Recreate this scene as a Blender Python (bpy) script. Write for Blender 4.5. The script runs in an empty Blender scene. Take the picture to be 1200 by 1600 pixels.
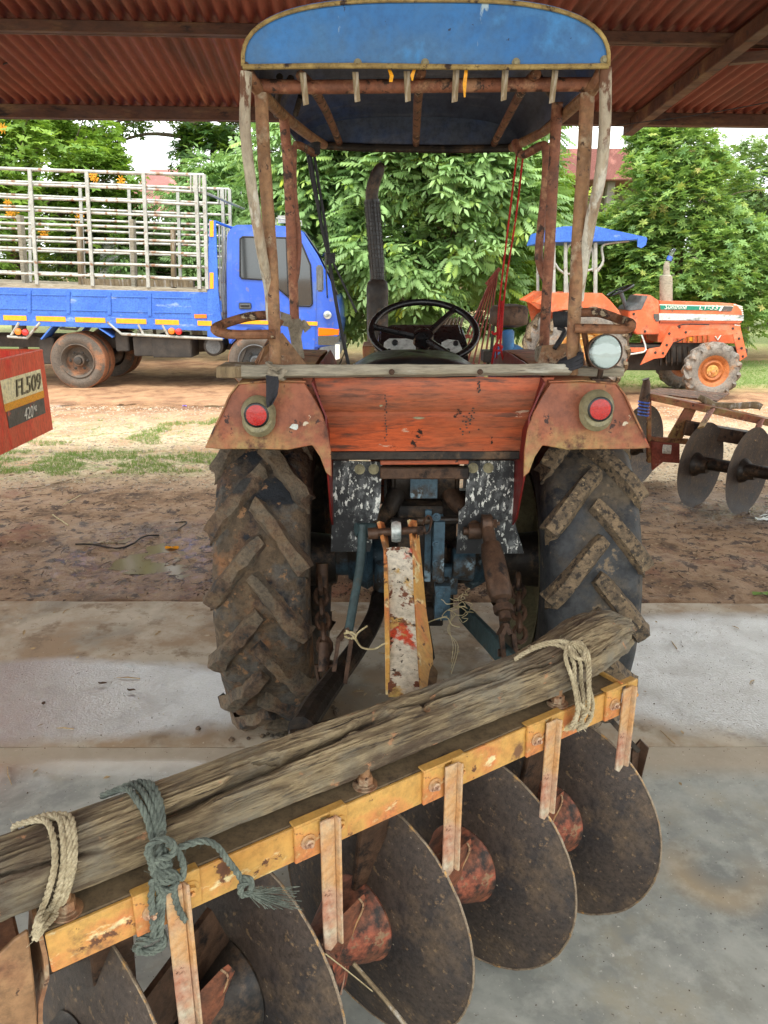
import bpy, bmesh, math, random
import numpy as np
from mathutils import Vector, Matrix, noise, Quaternion
R = math.radians
random.seed(7)
sc = bpy.context.scene
col = sc.collection

# ---------------------------------------------------------------- camera, sky, sun, exposure
PITCH = R(17.5); F = 1170.0; CH = 1.6
cam_d = bpy.data.cameras.new('camera'); cam = bpy.data.objects.new('camera', cam_d); col.objects.link(cam)
cam.location = (0, 0, CH); cam.rotation_euler = (R(90) - PITCH, 0, 0)
cam_d.sensor_fit = 'VERTICAL'; cam_d.sensor_height = 24.0; cam_d.lens = 24.0 * F / 1600.0
cam_d.clip_start = 0.05; cam_d.clip_end = 2000
sc.camera = cam
sc.render.resolution_x = 768; sc.render.resolution_y = 1024
SUN_EL, SUN_AZ = 62, 205      # high, veiled by cloud, from beyond the shed and to the left
w = bpy.data.worlds.new('World'); sc.world = w; w.use_nodes = True
nt = w.node_tree; nt.nodes.clear()
sky = nt.nodes.new('ShaderNodeTexSky'); sky.sky_type = 'NISHITA'; sky.sun_disc = False
sky.sun_elevation = R(SUN_EL); sky.sun_rotation = R(SUN_AZ); sky.dust_density = 2.0; sky.air_density = 1.0
hs = nt.nodes.new('ShaderNodeHueSaturation'); hs.inputs['Saturation'].default_value = 0.22; hs.inputs['Value'].default_value = 1.0
mixw = nt.nodes.new('ShaderNodeMix'); mixw.data_type = 'RGBA'; mixw.inputs[0].default_value = 0.75
mixw.inputs[7].default_value = (10.9, 11.4, 11.3, 1)
bg = nt.nodes.new('ShaderNodeBackground'); bg.inputs[1].default_value = 0.11
wo = nt.nodes.new('ShaderNodeOutputWorld')
nt.links.new(sky.outputs[0], hs.inputs['Color']); nt.links.new(hs.outputs[0], mixw.inputs[6])
nt.links.new(mixw.outputs[2], bg.inputs[0]); nt.links.new(bg.outputs[0], wo.inputs[0])
sd = bpy.data.lights.new('sun', 'SUN'); sd.energy = 1.3; sd.angle = R(14); sd.color = (1, .965, .9)
sun = bpy.data.objects.new('sun', sd); col.objects.link(sun)
_el, _az = R(SUN_EL), R(SUN_AZ)
_dir = Vector((math.sin(_az) * math.cos(_el), math.cos(_az) * math.cos(_el), math.sin(_el)))
sun.rotation_euler = _dir.to_track_quat('Z', 'Y').to_euler()
sc.view_settings.view_transform = 'Standard'; sc.view_settings.look = 'None'
sc.view_settings.exposure = 1.42; sc.view_settings.gamma = 1; sc.view_settings.use_curve_mapping = False

# ---------------------------------------------------------------- helpers
def at(px, py, Y=None, z=None):
    """world point measured from the photograph: a ray and the real distance Y (or height z) it stands at"""
    a = (px - 600) / F; b = (py - 800) / F
    dy = math.cos(PITCH) - b * math.sin(PITCH); dz = -math.sin(PITCH) - b * math.cos(PITCH)
    t = (Y / dy) if Y is not None else (z - CH) / dz
    return Vector((a * t, dy * t, CH + dz * t))

def srgb(r, g, b):
    f = lambda c: (c / 255 / 12.92) if c / 255 <= .04045 else ((c / 255 + .055) / 1.055) ** 2.4
    return (f(r), f(g), f(b), 1)

ORG = {}
def tag(o, label, cat, group=None):
    o['label'] = label; o['category'] = cat
    if group: o['group'] = group
    return o
def kind(o, k):
    o['kind'] = k; return o
def empty(name, loc, label=None, cat=None, group=None):
    o = bpy.data.objects.new(name, None); col.objects.link(o); o.location = loc
    o.empty_display_size = .1
    ORG[o.name] = Vector(loc)
    if label: tag(o, label, cat, group)
    return o

class MB:
    """collects geometry in world coordinates, builds ONE mesh object"""
    def __init__(s): s.v = []; s.f = []; s.m = []; s.cur = 0
    def add(s, vs, fs, m=None):
        b = len(s.v); s.v += [tuple(p) for p in vs]; s.f += [tuple(i + b for i in f) for f in fs]
        s.m += [s.cur if m is None else m] * len(fs); return s
    def box(s, c, d, rot=None):
        x, y, z = d[0] / 2, d[1] / 2, d[2] / 2
        P = [Vector((i * x, j * y, k * z)) for k in (-1, 1) for j in (-1, 1) for i in (-1, 1)]
        if rot is not None: P = [rot @ p for p in P]
        c = Vector(c); P = [p + c for p in P]
        return s.add(P, [(0, 2, 3, 1), (4, 5, 7, 6), (0, 1, 5, 4), (2, 6, 7, 3), (0, 4, 6, 2), (1, 3, 7, 5)])
    def bar(s, a, b, wd, ht, up=(0, 0, 1)):
        a = Vector(a); b = Vector(b); x = (b - a); L = x.length; x.normalize()
        up = Vector(up); y = up.cross(x)
        if y.length < 1e-4: y = Vector((0, 1, 0)).cross(x)
        y.normalize(); z = x.cross(y)
        return s.box((a + b) / 2, (L, wd, ht), Matrix((x, y, z)).transposed())
    def tube(s, path, r, seg=10, closed=False, caps=True, sub=0):
        P = [Vector(p) for p in path]
        if sub:
            Q = []; n = len(P)
            rng = range(n if closed else n - 1)
            for i in rng:
                p0 = P[(i - 1) % n] if (closed or i > 0) else P[0]; p1 = P[i]; p2 = P[(i + 1) % n]
                p3 = P[(i + 2) % n] if (closed or i + 2 < n) else P[-1]
                for k in range(sub):
                    t = k / sub; t2 = t * t; t3 = t2 * t
                    Q.append(.5 * ((2 * p1) + (p2 - p0) * t + (2 * p0 - 5 * p1 + 4 * p2 - p3) * t2 + (3 * p1 - p0 - 3 * p2 + p3) * t3))
            if not closed: Q.append(P[-1])
            if not isinstance(r, (int, float)):
                m = len(r); r = [r[min(int(i / max(1, len(Q) - 1) * (m - 1)), m - 2)] * (1 - (i / max(1, len(Q) - 1) * (m - 1)) % 1) + r[min(int(i / max(1, len(Q) - 1) * (m - 1)) + 1, m - 1)] * ((i / max(1, len(Q) - 1) * (m - 1)) % 1) for i in range(len(Q))]
            P = Q
        n = len(P); rr = [r] * n if isinstance(r, (int, float)) else list(r)
        T = []
        for i in range(n):
            a = P[(i - 1) % n] if (closed or i > 0) else P[i]; b = P[(i + 1) % n] if (closed or i < n - 1) else P[i]
            T.append((b - a).normalized())
        nrm = T[0].orthogonal().normalized(); V = []; base = []
        for i in range(n):
            if i:
                q = T[i - 1].rotation_difference(T[i]); nrm = (q @ nrm); nrm = (nrm - T[i] * nrm.dot(T[i])).normalized()
            bi = T[i].cross(nrm)
            for k in range(seg):
                an = 2 * math.pi * k / seg; V.append(P[i] + (nrm * math.cos(an) + bi * math.sin(an)) * rr[i])
        Fs = []
        for i in range(n if closed else n - 1):
            j = (i + 1) % n
            for k in range(seg):
                k2 = (k + 1) % seg; Fs.append((i * seg + k, i * seg + k2, j * seg + k2, j * seg + k))
        if not closed and caps:
            Fs.append(tuple(range(seg - 1, -1, -1))); Fs.append(tuple((n - 1) * seg + k for k in range(seg)))
        return s.add(V, Fs)
    def cyl(s, a, b, r0, r1=None, seg=20):
        return s.tube([a, b], [r0, r0 if r1 is None else r1], seg)
    def lathe(s, prof, o, ax, seg=40, closed=False, caps=True):
        """profile of (distance along axis, radius)"""
        o = Vector(o); ax = Vector(ax).normalized(); u = ax.orthogonal().normalized(); v = ax.cross(u); V = []; Fs = []
        for (h, r) in prof:
            for k in range(seg):
                an = 2 * math.pi * k / seg; V.append(o + ax * h + (u * math.cos(an) + v * math.sin(an)) * r)
        n = len(prof)
        for i in range(n if closed else n - 1):
            j = (i + 1) % n
            for k in range(seg):
                k2 = (k + 1) % seg; Fs.append((i * seg + k, i * seg + k2, j * seg + k2, j * seg + k))
        if not closed and caps:
            if prof[0][1] > 1e-4: Fs.append(tuple(range(seg - 1, -1, -1)))
            if prof[-1][1] > 1e-4: Fs.append(tuple((n - 1) * seg + k for k in range(seg)))
        return s.add(V, Fs)
    def prism(s, poly, vec):
        P = [Vector(p) for p in poly]; v = Vector(vec); n = len(P)
        return s.add(P + [p + v for p in P], [tuple(range(n - 1, -1, -1)), tuple(range(n, 2 * n))] + [(i, (i + 1) % n, n + (i + 1) % n, n + i) for i in range(n)])
    def sheet(s, rows, th=.004, n=None):
        """grid of points (rows), given thickness along the local normal"""
        H = len(rows); Wd = len(rows[0]); top = []; bot = []
        g = [[Vector(p) for p in r] for r in rows]
        for i in range(H):
            for j in range(Wd):
                a = g[min(i + 1, H - 1)][j] - g[max(i - 1, 0)][j]; b = g[i][min(j + 1, Wd - 1)] - g[i][max(j - 1, 0)]
                nn = a.cross(b); nn = nn.normalized() if nn.length > 1e-9 else Vector((0, 0, 1))
                top.append(g[i][j] + nn * th / 2); bot.append(g[i][j] - nn * th / 2)
        N = H * Wd; Fs = []
        for i in range(H - 1):
            for j in range(Wd - 1):
                a, b, c, d = i * Wd + j, i * Wd + j + 1, (i + 1) * Wd + j + 1, (i + 1) * Wd + j
                Fs.append((a, d, c, b)); Fs.append((N + a, N + b, N + c, N + d))
        for i in range(H - 1):
            Fs.append((i * Wd, N + i * Wd, N + (i + 1) * Wd, (i + 1) * Wd)); k = Wd - 1
            Fs.append((i * Wd + k, (i + 1) * Wd + k, N + (i + 1) * Wd + k, N + i * Wd + k))
        for j in range(Wd - 1):
            Fs.append((j, j + 1, N + j + 1, N + j)); k = (H - 1) * Wd
            Fs.append((k + j, N + k + j, N + k + j + 1, k + j + 1))
        return s.add(top + bot, Fs)
    def bolt(s, c, ax, r=.009, h=.008):
        c = Vector(c); ax = Vector(ax).normalized()
        s.lathe([(0, r * 1.6), (.002, r * 1.6)], c, ax, 12); s.lathe([(.002, r), (.002 + h, r), (.003 + h, r * .8)], c, ax, 6)
        return s.lathe([(.003 + h, r * .45), (.003 + h * 1.7, r * .45)], c, ax, 8)
    def jitter(s, amp, sc_=10, seed=0):
        o = Vector((seed * 7.3, seed * 3.1, 0))
        s.v = [tuple(Vector(p) + noise.noise_vector(Vector(p) * sc_ + o) * amp) for p in s.v]; return s
    def build(s, name, mat, parent=None, bev=0, smooth=35, sub=0):
        P = [Vector(p) for p in s.v]
        lo = Vector((min(p[i] for p in P) for i in range(3))); hi = Vector((max(p[i] for p in P) for i in range(3)))
        c = (lo + hi) / 2
        if parent is None: c.z = lo.z
        me = bpy.data.meshes.new(name); me.from_pydata([p - c for p in P], [], s.f)
        mats = mat if isinstance(mat, (list, tuple)) else [mat]
        for m in mats: me.materials.append(m)
        me.polygons.foreach_set('material_index', s.m)
        bm = bmesh.new(); bm.from_mesh(me)
        bmesh.ops.recalc_face_normals(bm, faces=bm.faces)
        if bev:
            es = [e for e in bm.edges if len(e.link_faces) == 2 and e.calc_face_angle(0) > R(30)]
            bmesh.ops.bevel(bm, geom=es, offset=bev, segments=2 if bev > .004 else 1, affect='EDGES', clamp_overlap=True)
        bm.to_mesh(me); bm.free()
        if smooth:
            me.polygons.foreach_set('use_smooth', [True] * len(me.polygons)); me.set_sharp_from_angle(angle=R(smooth))
        me.update()
        o = bpy.data.objects.new(name, me); col.objects.link(o)
        if parent is not None:
            o.parent = parent; o.location = c - ORG[parent.name]
        else: o.location = c
        ORG[o.name] = c
        return o

def text_mesh(name, s, size, mat, parent, M4, ext=.0015, shear=0):
    cu = bpy.data.curves.new(name, 'FONT'); cu.body = s; cu.size = size; cu.extrude = ext; cu.shear = shear; cu.resolution_u = 3
    t = bpy.data.objects.new(name, cu); me = bpy.data.meshes.new_from_object(t)
    bpy.data.objects.remove(t); bpy.data.curves.remove(cu)
    me.transform(M4); P = [v.co for v in me.vertices]; c = sum((Vector(p) for p in P), Vector()) / len(P)
    me.transform(Matrix.Translation(-c)); me.materials.clear(); me.materials.append(mat); me.name = name
    o = bpy.data.objects.new(name, me); col.objects.link(o); o.parent = parent; o.location = c - ORG[parent.name]; ORG[o.name] = c
    return o

# ---------------------------------------------------------------- materials
def new_mat(name):
    m = bpy.data.materials.new(name); m.use_nodes = True; t = m.node_tree
    return m, t, t.nodes, t.links, t.nodes['Principled BSDF']
def N_(t, kind_, **k):
    n = t.nodes.new(kind_)
    for a, b in k.items(): setattr(n, a, b)
    return n
def noise_n(t, vec, scale, detail=6, rough=.6, dist=0):
    n = N_(t, 'ShaderNodeTexNoise'); n.inputs['Scale'].default_value = scale; n.inputs['Detail'].default_value = detail
    n.inputs['Roughness'].default_value = rough; n.inputs['Distortion'].default_value = dist; t.links.new(vec, n.inputs['Vector']); return n.outputs['Fac']
def ramp_n(t, fac, stops, interp='LINEAR'):
    r = N_(t, 'ShaderNodeValToRGB'); r.color_ramp.interpolation = interp
    while len(r.color_ramp.elements) < len(stops): r.color_ramp.elements.new(.5)
    for e, (p, c) in zip(r.color_ramp.elements, stops): e.position = p; e.color = c if len(c) == 4 else (*c, 1)
    t.links.new(fac, r.inputs[0]); return r.outputs[0]
def mix_n(t, fac, a, b):
    m = N_(t, 'ShaderNodeMix', data_type='RGBA')
    for s_, v in ((0, fac), (6, a), (7, b)):
        if isinstance(v, bpy.types.NodeSocket): t.links.new(v, m.inputs[s_])
        else: m.inputs[s_].default_value = v
    return m.outputs[2]
def math_n(t, op, a, b=0, clamp=False):
    m = N_(t, 'ShaderNodeMath', operation=op, use_clamp=clamp)
    for i, v in ((0, a), (1, b)):
        if isinstance(v, bpy.types.NodeSocket): t.links.new(v, m.inputs[i])
        else: m.inputs[i].default_value = v
    return m.outputs[0]
def mask_n(t, vec, scale, thr, soft=.04, detail=8, rough=.65):
    n = noise_n(t, vec, scale, detail, rough)
    return ramp_n(t, n, [(thr - soft, (0, 0, 0, 1)), (thr + soft, (1, 1, 1, 1))])
def coords(t, stretch=None, use='Object'):
    tc = N_(t, 'ShaderNodeTexCoord'); mp = N_(t, 'ShaderNodeMapping')
    if stretch: mp.inputs['Scale'].default_value = stretch
    if use == 'World':
        g = N_(t, 'ShaderNodeNewGeometry'); t.links.new(g.outputs['Position'], mp.inputs[0])
    else: t.links.new(tc.outputs[use], mp.inputs[0])
    return mp.outputs[0]
def bump_n(t, b, h, strength, dist=.01):
    bp = N_(t, 'ShaderNodeBump'); bp.inputs['Strength'].default_value = strength; bp.inputs['Distance'].default_value = dist
    t.links.new(h, bp.inputs['Height']); t.links.new(bp.outputs[0], b.inputs['Normal']); return bp

def mat(name, cols, scale=6, rough=(.5, .8), bump=.25, bscale=40, metal=0, stretch=None, spots=(), detail=8, coat=0, bdist=.006, grain=.42, gscale=None):
    """worn surface: a noise ramp of colours, then layers of spots (colour, threshold, scale[, softness[, stretch]])"""
    m, t, n, l, b = new_mat(name)
    v = coords(t, stretch); f = noise_n(t, v, scale, detail, .62, .3)
    k = len(cols); st = [(.32 + .36 * i / max(1, k - 1), c) for i, c in enumerate(cols)]
    c = ramp_n(t, f, st) if k > 1 else mix_n(t, 0.0, cols[0], cols[0])
    hs_ = f
    for sp in spots:
        sv = coords(t, sp[4]) if len(sp) > 4 else v
        k_ = mask_n(t, sv, sp[2], sp[1], sp[3] if len(sp) > 3 else .03); c = mix_n(t, k_, c, sp[0])
    if grain:
        gm = N_(t, 'ShaderNodeMix', data_type='RGBA'); gm.blend_type = 'MULTIPLY'; gm.inputs[0].default_value = 1
        gf = ramp_n(t, noise_n(t, v, gscale or max(scale * 7, 45), 8, .75), [(.34, (1 - grain, 1 - grain, 1 - grain, 1)), (.52, (1, 1, 1, 1)), (.68, (1 + grain * .45,) * 3 + (1,))])
        l.new(c, gm.inputs[6]); l.new(gf, gm.inputs[7]); c = gm.outputs[2]
    l.new(c, b.inputs['Base Color'])
    r = ramp_n(t, noise_n(t, v, scale * 2.3, 5), [(.3, (rough[0],) * 3), (.7, (rough[1],) * 3)]); l.new(r, b.inputs['Roughness'])
    b.inputs['Metallic'].default_value = metal
    if coat: b.inputs['Coat Weight'].default_value = coat; b.inputs['Coat Roughness'].default_value = .12
    if bump: bump_n(t, b, noise_n(t, v, bscale, 8, .7), bump, bdist)
    return m
def plain(name, c, rough=.5, metal=0, **k):
    m, t, n, l, b = new_mat(name); b.inputs['Base Color'].default_value = c; b.inputs['Roughness'].default_value = rough; b.inputs['Metallic'].default_value = metal
    for a, v in k.items(): b.inputs[a.replace('_', ' ')].default_value = v
    return m
def glass(name, tint=(.75, .8, .8, 1), a=.35, tc_=(.55, .6, .58, 1)):
    m, t, n, l, b = new_mat(name); b.inputs['Base Color'].default_value = tint; b.inputs['Roughness'].default_value = .04
    tr = N_(t, 'ShaderNodeBsdfTransparent'); tr.inputs[0].default_value = tc_; mx = N_(t, 'ShaderNodeMixShader')
    fr = N_(t, 'ShaderNodeFresnel'); fr.inputs[0].default_value = 1.5
    gl = N_(t, 'ShaderNodeBsdfGlossy'); gl.inputs['Roughness'].default_value = .03
    f2 = math_n(t, 'MULTIPLY_ADD', fr.outputs[0], 1.0); f2.node.inputs[2].default_value = a * .3; f2.node.use_clamp = True
    l.new(f2, mx.inputs[0]); l.new(tr.outputs[0], mx.inputs[1]); l.new(gl.outputs[0], mx.inputs[2])
    l.new(mx.outputs[0], n['Material Output'].inputs[0]); return m

DK = srgb(22, 18, 15); BLK = srgb(14, 14, 15)
m_orange = mat('faded_orange_paint', [srgb(120, 66, 44), srgb(154, 88, 58), srgb(170, 108, 72)], 4, (.45, .75), .25, 60,
               spots=[(srgb(186, 72, 46), .56, 3, .05), (srgb(158, 128, 78), .53, 3.4, .06), (srgb(92, 52, 36), .59, 9, .04), (srgb(60, 34, 24), .63, 24, .015), (srgb(204, 190, 164), .67, 16, .01)], grain=.35)
m_orange2 = mat('ribbed_panel_orange', [srgb(134, 72, 48), srgb(166, 90, 56), srgb(180, 112, 78)], 3, (.45, .75), .3, 50, stretch=(.35, 1, 2.2),
                spots=[(srgb(128, 78, 58), .51, 4, .10, (.5, 1, 4)), (srgb(196, 90, 48), .54, 3, .08, (.6, 1, 2)), (srgb(104, 64, 48), .60, 14, .05, (.5, 1, 4)), (srgb(40, 26, 20), .665, 18, .015, (1, 1, 1)), (srgb(200, 170, 146), .68, 10, .012, (.6, 1, 2))], grain=.4)
m_red_dark = mat('dark_red_paint', [srgb(84, 12, 8), srgb(120, 20, 12)], 5, (.4, .6))
m_rust = mat('brown_rusted_pipe', [srgb(84, 52, 34), srgb(128, 84, 56), srgb(150, 108, 76)], 9, (.6, .85), .35, 90, metal=.1,
             spots=[(srgb(54, 34, 24), .56, 22, .03), (srgb(170, 152, 124), .62, 24, .02)])
m_rust_tan = mat('tan_painted_pipe', [srgb(122, 88, 58), srgb(154, 116, 80), srgb(142, 98, 66)], 7, (.5, .8), .3, 90,
                 spots=[(srgb(124, 80, 54), .55, 7, .07), (srgb(180, 166, 138), .61, 10, .06), (srgb(72, 46, 32), .62, 30, .02)])
m_rust_red = mat('red_brown_pipe', [srgb(100, 60, 42), srgb(142, 88, 62), srgb(124, 74, 52)], 8, (.5, .8), .3, 90,
                 spots=[(srgb(58, 38, 28), .57, 26, .02), (srgb(164, 120, 88), .58, 14, .05)])
m_pipe_grey = mat('grey_peeling_pipe', [srgb(140, 122, 100), srgb(178, 166, 144), srgb(150, 116, 84)], 8, (.5, .8), .3, 90,
                  stretch=(1, 1, .4), spots=[(srgb(104, 68, 46), .58, 20, .02), (srgb(198, 192, 176), .6, 10, .02)])
m_dark = mat('greasy_black_iron', [srgb(34, 29, 26), srgb(66, 56, 46)], 9, (.35, .7), .3, 70, metal=.25, spots=[(srgb(104, 80, 58), .58, 8, .06), (srgb(30, 27, 26), .57, 14, .05)])
m_iron = mat('brown_iron', [srgb(58, 42, 32), srgb(104, 76, 56)], 9, (.4, .75), .3, 80, metal=.35, spots=[(srgb(34, 26, 22), .58, 12, .04)])
m_blueg = mat('blue_grey_casting', [srgb(58, 82, 96), srgb(92, 122, 138)], 7, (.4, .7), .3, 60, spots=[(srgb(62, 52, 42), .53, 8, .06), (srgb(134, 158, 170), .62, 12, .03)])
m_bluebar = mat('dark_teal_bar', [srgb(38, 54, 56), srgb(62, 84, 86)], 6, (.5, .75), .2, 60, spots=[(srgb(84, 70, 54), .62, 9, .05)])
m_splat = mat('black_plate_with_white_splatter', [srgb(24, 26, 28), srgb(46, 48, 50)], 8, (.5, .7), .2, 80,
              spots=[(srgb(96, 98, 98), .53, 26, .05, (1, 1, .6)), (srgb(212, 212, 204), .575, 70, .012, (1.3, 1, .6)), (srgb(218, 218, 210), .615, 24, .012, (1, 1, .6)), (srgb(24, 24, 26), .55, 6, .05)])
m_rub = mat('worn_tyre_rubber', [srgb(38, 40, 43), srgb(62, 63, 64)], 7, (.5, .85), .3, 80, spots=[(srgb(92, 80, 64), .56, 4, .08), (srgb(30, 33, 38), .57, 10, .04), (srgb(120, 102, 78), .62, 18, .03)])
m_lugmud = mat('tread_lug_with_dry_mud', [srgb(84, 72, 58), srgb(140, 118, 90)], 26, (.75, .95), .8, 120, spots=[(srgb(58, 52, 46), .55, 60, .05), (srgb(172, 148, 112), .64, 40, .03)])
m_mudtyre = mat('tyre_caked_in_mud', [srgb(58, 50, 42), srgb(98, 82, 64), srgb(122, 100, 76)], 6, (.7, .95), 1, 45,
                spots=[(srgb(140, 98, 64), .56, 8, .06), (srgb(96, 90, 82), .54, 10, .05), (srgb(36, 40, 46), .565, 4, .03), (srgb(160, 120, 84), .62, 26, .03)], bdist=.018, grain=.55)
m_mudlug = mat('mud_caked_lug', [srgb(82, 74, 64), srgb(116, 102, 84), srgb(122, 98, 72)], 12, (.8, .95), 1, 60, spots=[(srgb(134, 94, 60), .56, 9, .08), (srgb(60, 58, 56), .57, 9, .06)], bdist=.014, grain=.5)
m_canopy = mat('blue_painted_canopy_sheet', [srgb(30, 92, 150), srgb(36, 110, 174), srgb(40, 120, 186)], 2.2, (.4, .65), .12, 30,
               spots=[(srgb(76, 106, 132), .54, 2.5, .10), (srgb(60, 130, 190), .6, 5, .05), (srgb(160, 182, 192), .665, 12, .015, (1, 1, .3)), (srgb(24, 44, 74), .69, 30, .01)], grain=.2)
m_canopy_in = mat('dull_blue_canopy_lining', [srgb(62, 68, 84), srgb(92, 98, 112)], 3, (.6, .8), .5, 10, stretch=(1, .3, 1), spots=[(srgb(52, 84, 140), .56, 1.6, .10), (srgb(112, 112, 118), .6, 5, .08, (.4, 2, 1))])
m_trimtan = mat('tan_edge_trim', [srgb(120, 96, 54), srgb(176, 150, 90)], 14, (.6, .8), .4, 80, spots=[(srgb(60, 40, 28), .6, 30, .03)])
m_board = mat('grey_weathered_board', [srgb(116, 108, 94), srgb(160, 152, 134), srgb(142, 132, 110)], 5, (.75, .9), .6, 50, stretch=(.35, 3, 3),
              spots=[(srgb(70, 58, 46), .66, 14, .03, (.3, 3, 3)), (srgb(182, 178, 164), .66, 8, .04, (.5, 2, 2))])
m_reflector = mat('red_reflector', [srgb(176, 14, 6), srgb(200, 22, 12)], 60, (.15, .25), .5, 260, coat=.6)
m_beige = mat('beige_cup_metal', [srgb(120, 112, 84), srgb(154, 146, 112)], 9, (.5, .7))
m_chrome = plain('lamp_reflector', srgb(150, 152, 148), .22, 1)
m_clear = glass('clear_lens_glass', a=.1, tc_=(.9, .93, .92, 1))
m_blackplastic = mat('black_plastic', [srgb(14, 14, 15), srgb(26, 26, 27)], 20, (.22, .4), .05, 90)
m_cloth_k = mat('black_rag_cloth', [srgb(30, 30, 34), srgb(62, 62, 68)], 12, (.8, .95), .5, 120)
m_cloth_w = mat('dirty_white_rag_cloth', [srgb(120, 108, 90), srgb(176, 166, 146)], 12, (.85, .95), .5, 90)
m_yellow = mat('yellow_frame_paint', [srgb(186, 132, 62), srgb(204, 158, 84), srgb(200, 144, 76)], 5, (.4, .7), .2, 60,
               spots=[(srgb(198, 122, 70), .55, 6, .06), (srgb(222, 204, 152), .61, 12, .03, (1, 1, 2)), (srgb(104, 66, 42), .62, 30, .02), (srgb(120, 84, 56), .63, 9, .04)], grain=.28)
m_beamtop = mat('beam_top_dust_and_grime', [srgb(92, 76, 54), srgb(124, 104, 76)], 8, (.7, .9), .3, 60, spots=[(srgb(58, 46, 36), .6, 14, .04), (srgb(168, 112, 56), .7, 12, .03)])
m_white_rust = mat('chipped_white_over_rust', [srgb(186, 174, 150), srgb(222, 214, 194)], 8, (.5, .8), .4, 60, spots=[(srgb(112, 66, 44), .535, 16, .012, (1, 1, .6)), (srgb(196, 72, 44), .58, 6, .02, (1, 1, .5)), (srgb(190, 156, 90), .58, 12, .03), (srgb(60, 48, 36), .60, 40, .015, (1, 1, .4))])
m_stand = mat('orange_bracket_worn', [srgb(176, 122, 78), srgb(196, 148, 96), srgb(186, 160, 120)], 9, (.5, .75), .3, 60, spots=[(srgb(190, 182, 160), .53, 7, .08, (1, 1, .5)), (srgb(168, 96, 66), .56, 6, .08), (srgb(84, 52, 36), .61, 24, .02)], grain=.35)
m_disc = mat('dark_disc_steel', [srgb(62, 52, 46), srgb(84, 71, 62), srgb(96, 82, 71)], 4, (.42, .62), .3, 90, metal=.2,
             spots=[(srgb(52, 49, 50), .54, 3, .10), (srgb(112, 92, 72), .60, 9, .10), (srgb(128, 104, 78), .62, 50, .03), (srgb(168, 156, 132), .70, 90, .012)], grain=.5, gscale=90)
m_discedge = mat('scuffed_disc_edge', [srgb(110, 92, 76), srgb(170, 152, 128)], 40, (.4, .6), .3, 90, metal=.4, spots=[(srgb(196, 150, 90), .6, 50, .04)])
m_hub = mat('rusty_orange_hub', [srgb(84, 58, 44), srgb(144, 88, 62), srgb(160, 94, 66)], 10, (.5, .75), .4, 60, metal=.1, spots=[(srgb(54, 44, 38), .52, 7, .05), (srgb(180, 98, 70), .58, 9, .06), (srgb(150, 120, 90), .62, 20, .02)])
m_rail = mat('galvanised_tube', [srgb(146, 146, 138), srgb(188, 188, 180)], 5, (.4, .65), .15, 40, metal=.25, spots=[(srgb(132, 98, 74), .60, 9, .04)], grain=.25)
m_truckblue = mat('blue_truck_paint', [srgb(36, 82, 186), srgb(46, 98, 208)], 1.2, (.25, .45), 0, coat=.5, spots=[(srgb(84, 112, 168), .60, 2.5, .10), (srgb(120, 110, 110), .66, 7, .05)], grain=.12)
m_truckbed = mat('sun_faded_blue_paint', [srgb(44, 94, 190), srgb(70, 118, 206)], 2.5, (.4, .6), .1, 40, spots=[(srgb(130, 156, 208), .64, 9, .04, (.3, 1, 1)), (srgb(110, 86, 80), .71, 20, .02)])
m_yellowtape = mat('yellow_reflective_tape', [srgb(232, 150, 12), srgb(246, 176, 30)], 20, (.35, .5), 0)
m_truckchassis = mat('dusty_black_chassis', [srgb(36, 33, 31), srgb(70, 62, 54)], 5, (.6, .8), .3, 40)
m_dusttyre = mat('dusty_road_tyre', [srgb(84, 76, 68), srgb(108, 96, 84)], 5, (.75, .9), .3, 60, spots=[(srgb(150, 104, 74), .58, 4, .07)])
m_dusttread = mat('orange_dust_tread', [srgb(130, 86, 62), srgb(164, 112, 80)], 8, (.8, .95), .7, 90)
m_tire2 = mat('light_dusty_tractor_tyre', [srgb(112, 108, 102), srgb(144, 134, 122)], 6, (.7, .9), .4, 50, spots=[(srgb(150, 112, 80), .6, 6, .06), (srgb(70, 68, 66), .62, 9, .05)])
m_or2 = mat('bright_orange_paint', [srgb(204, 92, 52), srgb(222, 112, 66)], 2, (.35, .6), .05, 30, coat=.15, spots=[(srgb(196, 132, 98), .57, 4, .08), (srgb(160, 84, 56), .62, 9, .05), (srgb(120, 84, 62), .66, 22, .02)], grain=.2)
m_or2dk = mat('rusty_orange_rim', [srgb(150, 84, 40), srgb(190, 116, 62)], 9, (.5, .8), .3, 40)
m_redbox = mat('red_orange_box_paint', [srgb(214, 82, 48), srgb(226, 100, 66)], 3, (.45, .65), .1, 40, stretch=(2, 2, .5), spots=[(srgb(226, 52, 28), .6, 3, .08), (srgb(120, 44, 26), .72, 26, .02)])
m_greentape = mat('green_sticker', [srgb(10, 120, 96), srgb(24, 134, 108)], 5, (.35, .5), 0)
m_white = mat('off_white_sticker', [srgb(222, 220, 206), srgb(238, 236, 224)], 9, (.4, .6), 0, spots=[(srgb(170, 160, 140), .66, 18, .03)])
m_cream = mat('cream_panel', [srgb(238, 226, 172), srgb(246, 238, 196)], 6, (.4, .6), 0, spots=[(srgb(190, 160, 110), .68, 30, .02, (1, 1, .4))])
m_greytape = mat('worn_dark_grey_sticker', [srgb(66, 66, 64), srgb(96, 94, 88)], 10, (.4, .6), 0, spots=[(srgb(206, 92, 70), .64, 14, .05)])
m_silvertape = mat('chrome_grey_strip', [srgb(190, 196, 190), srgb(224, 228, 222)], 6, (.25, .5), 0, metal=.3, spots=[(srgb(120, 130, 128), .58, 9, .05, (.3, 1, 1))])
m_leather = mat('black_vinyl', [srgb(18, 18, 19), srgb(36, 36, 37)], 12, (.3, .5), .1, 90)
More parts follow.
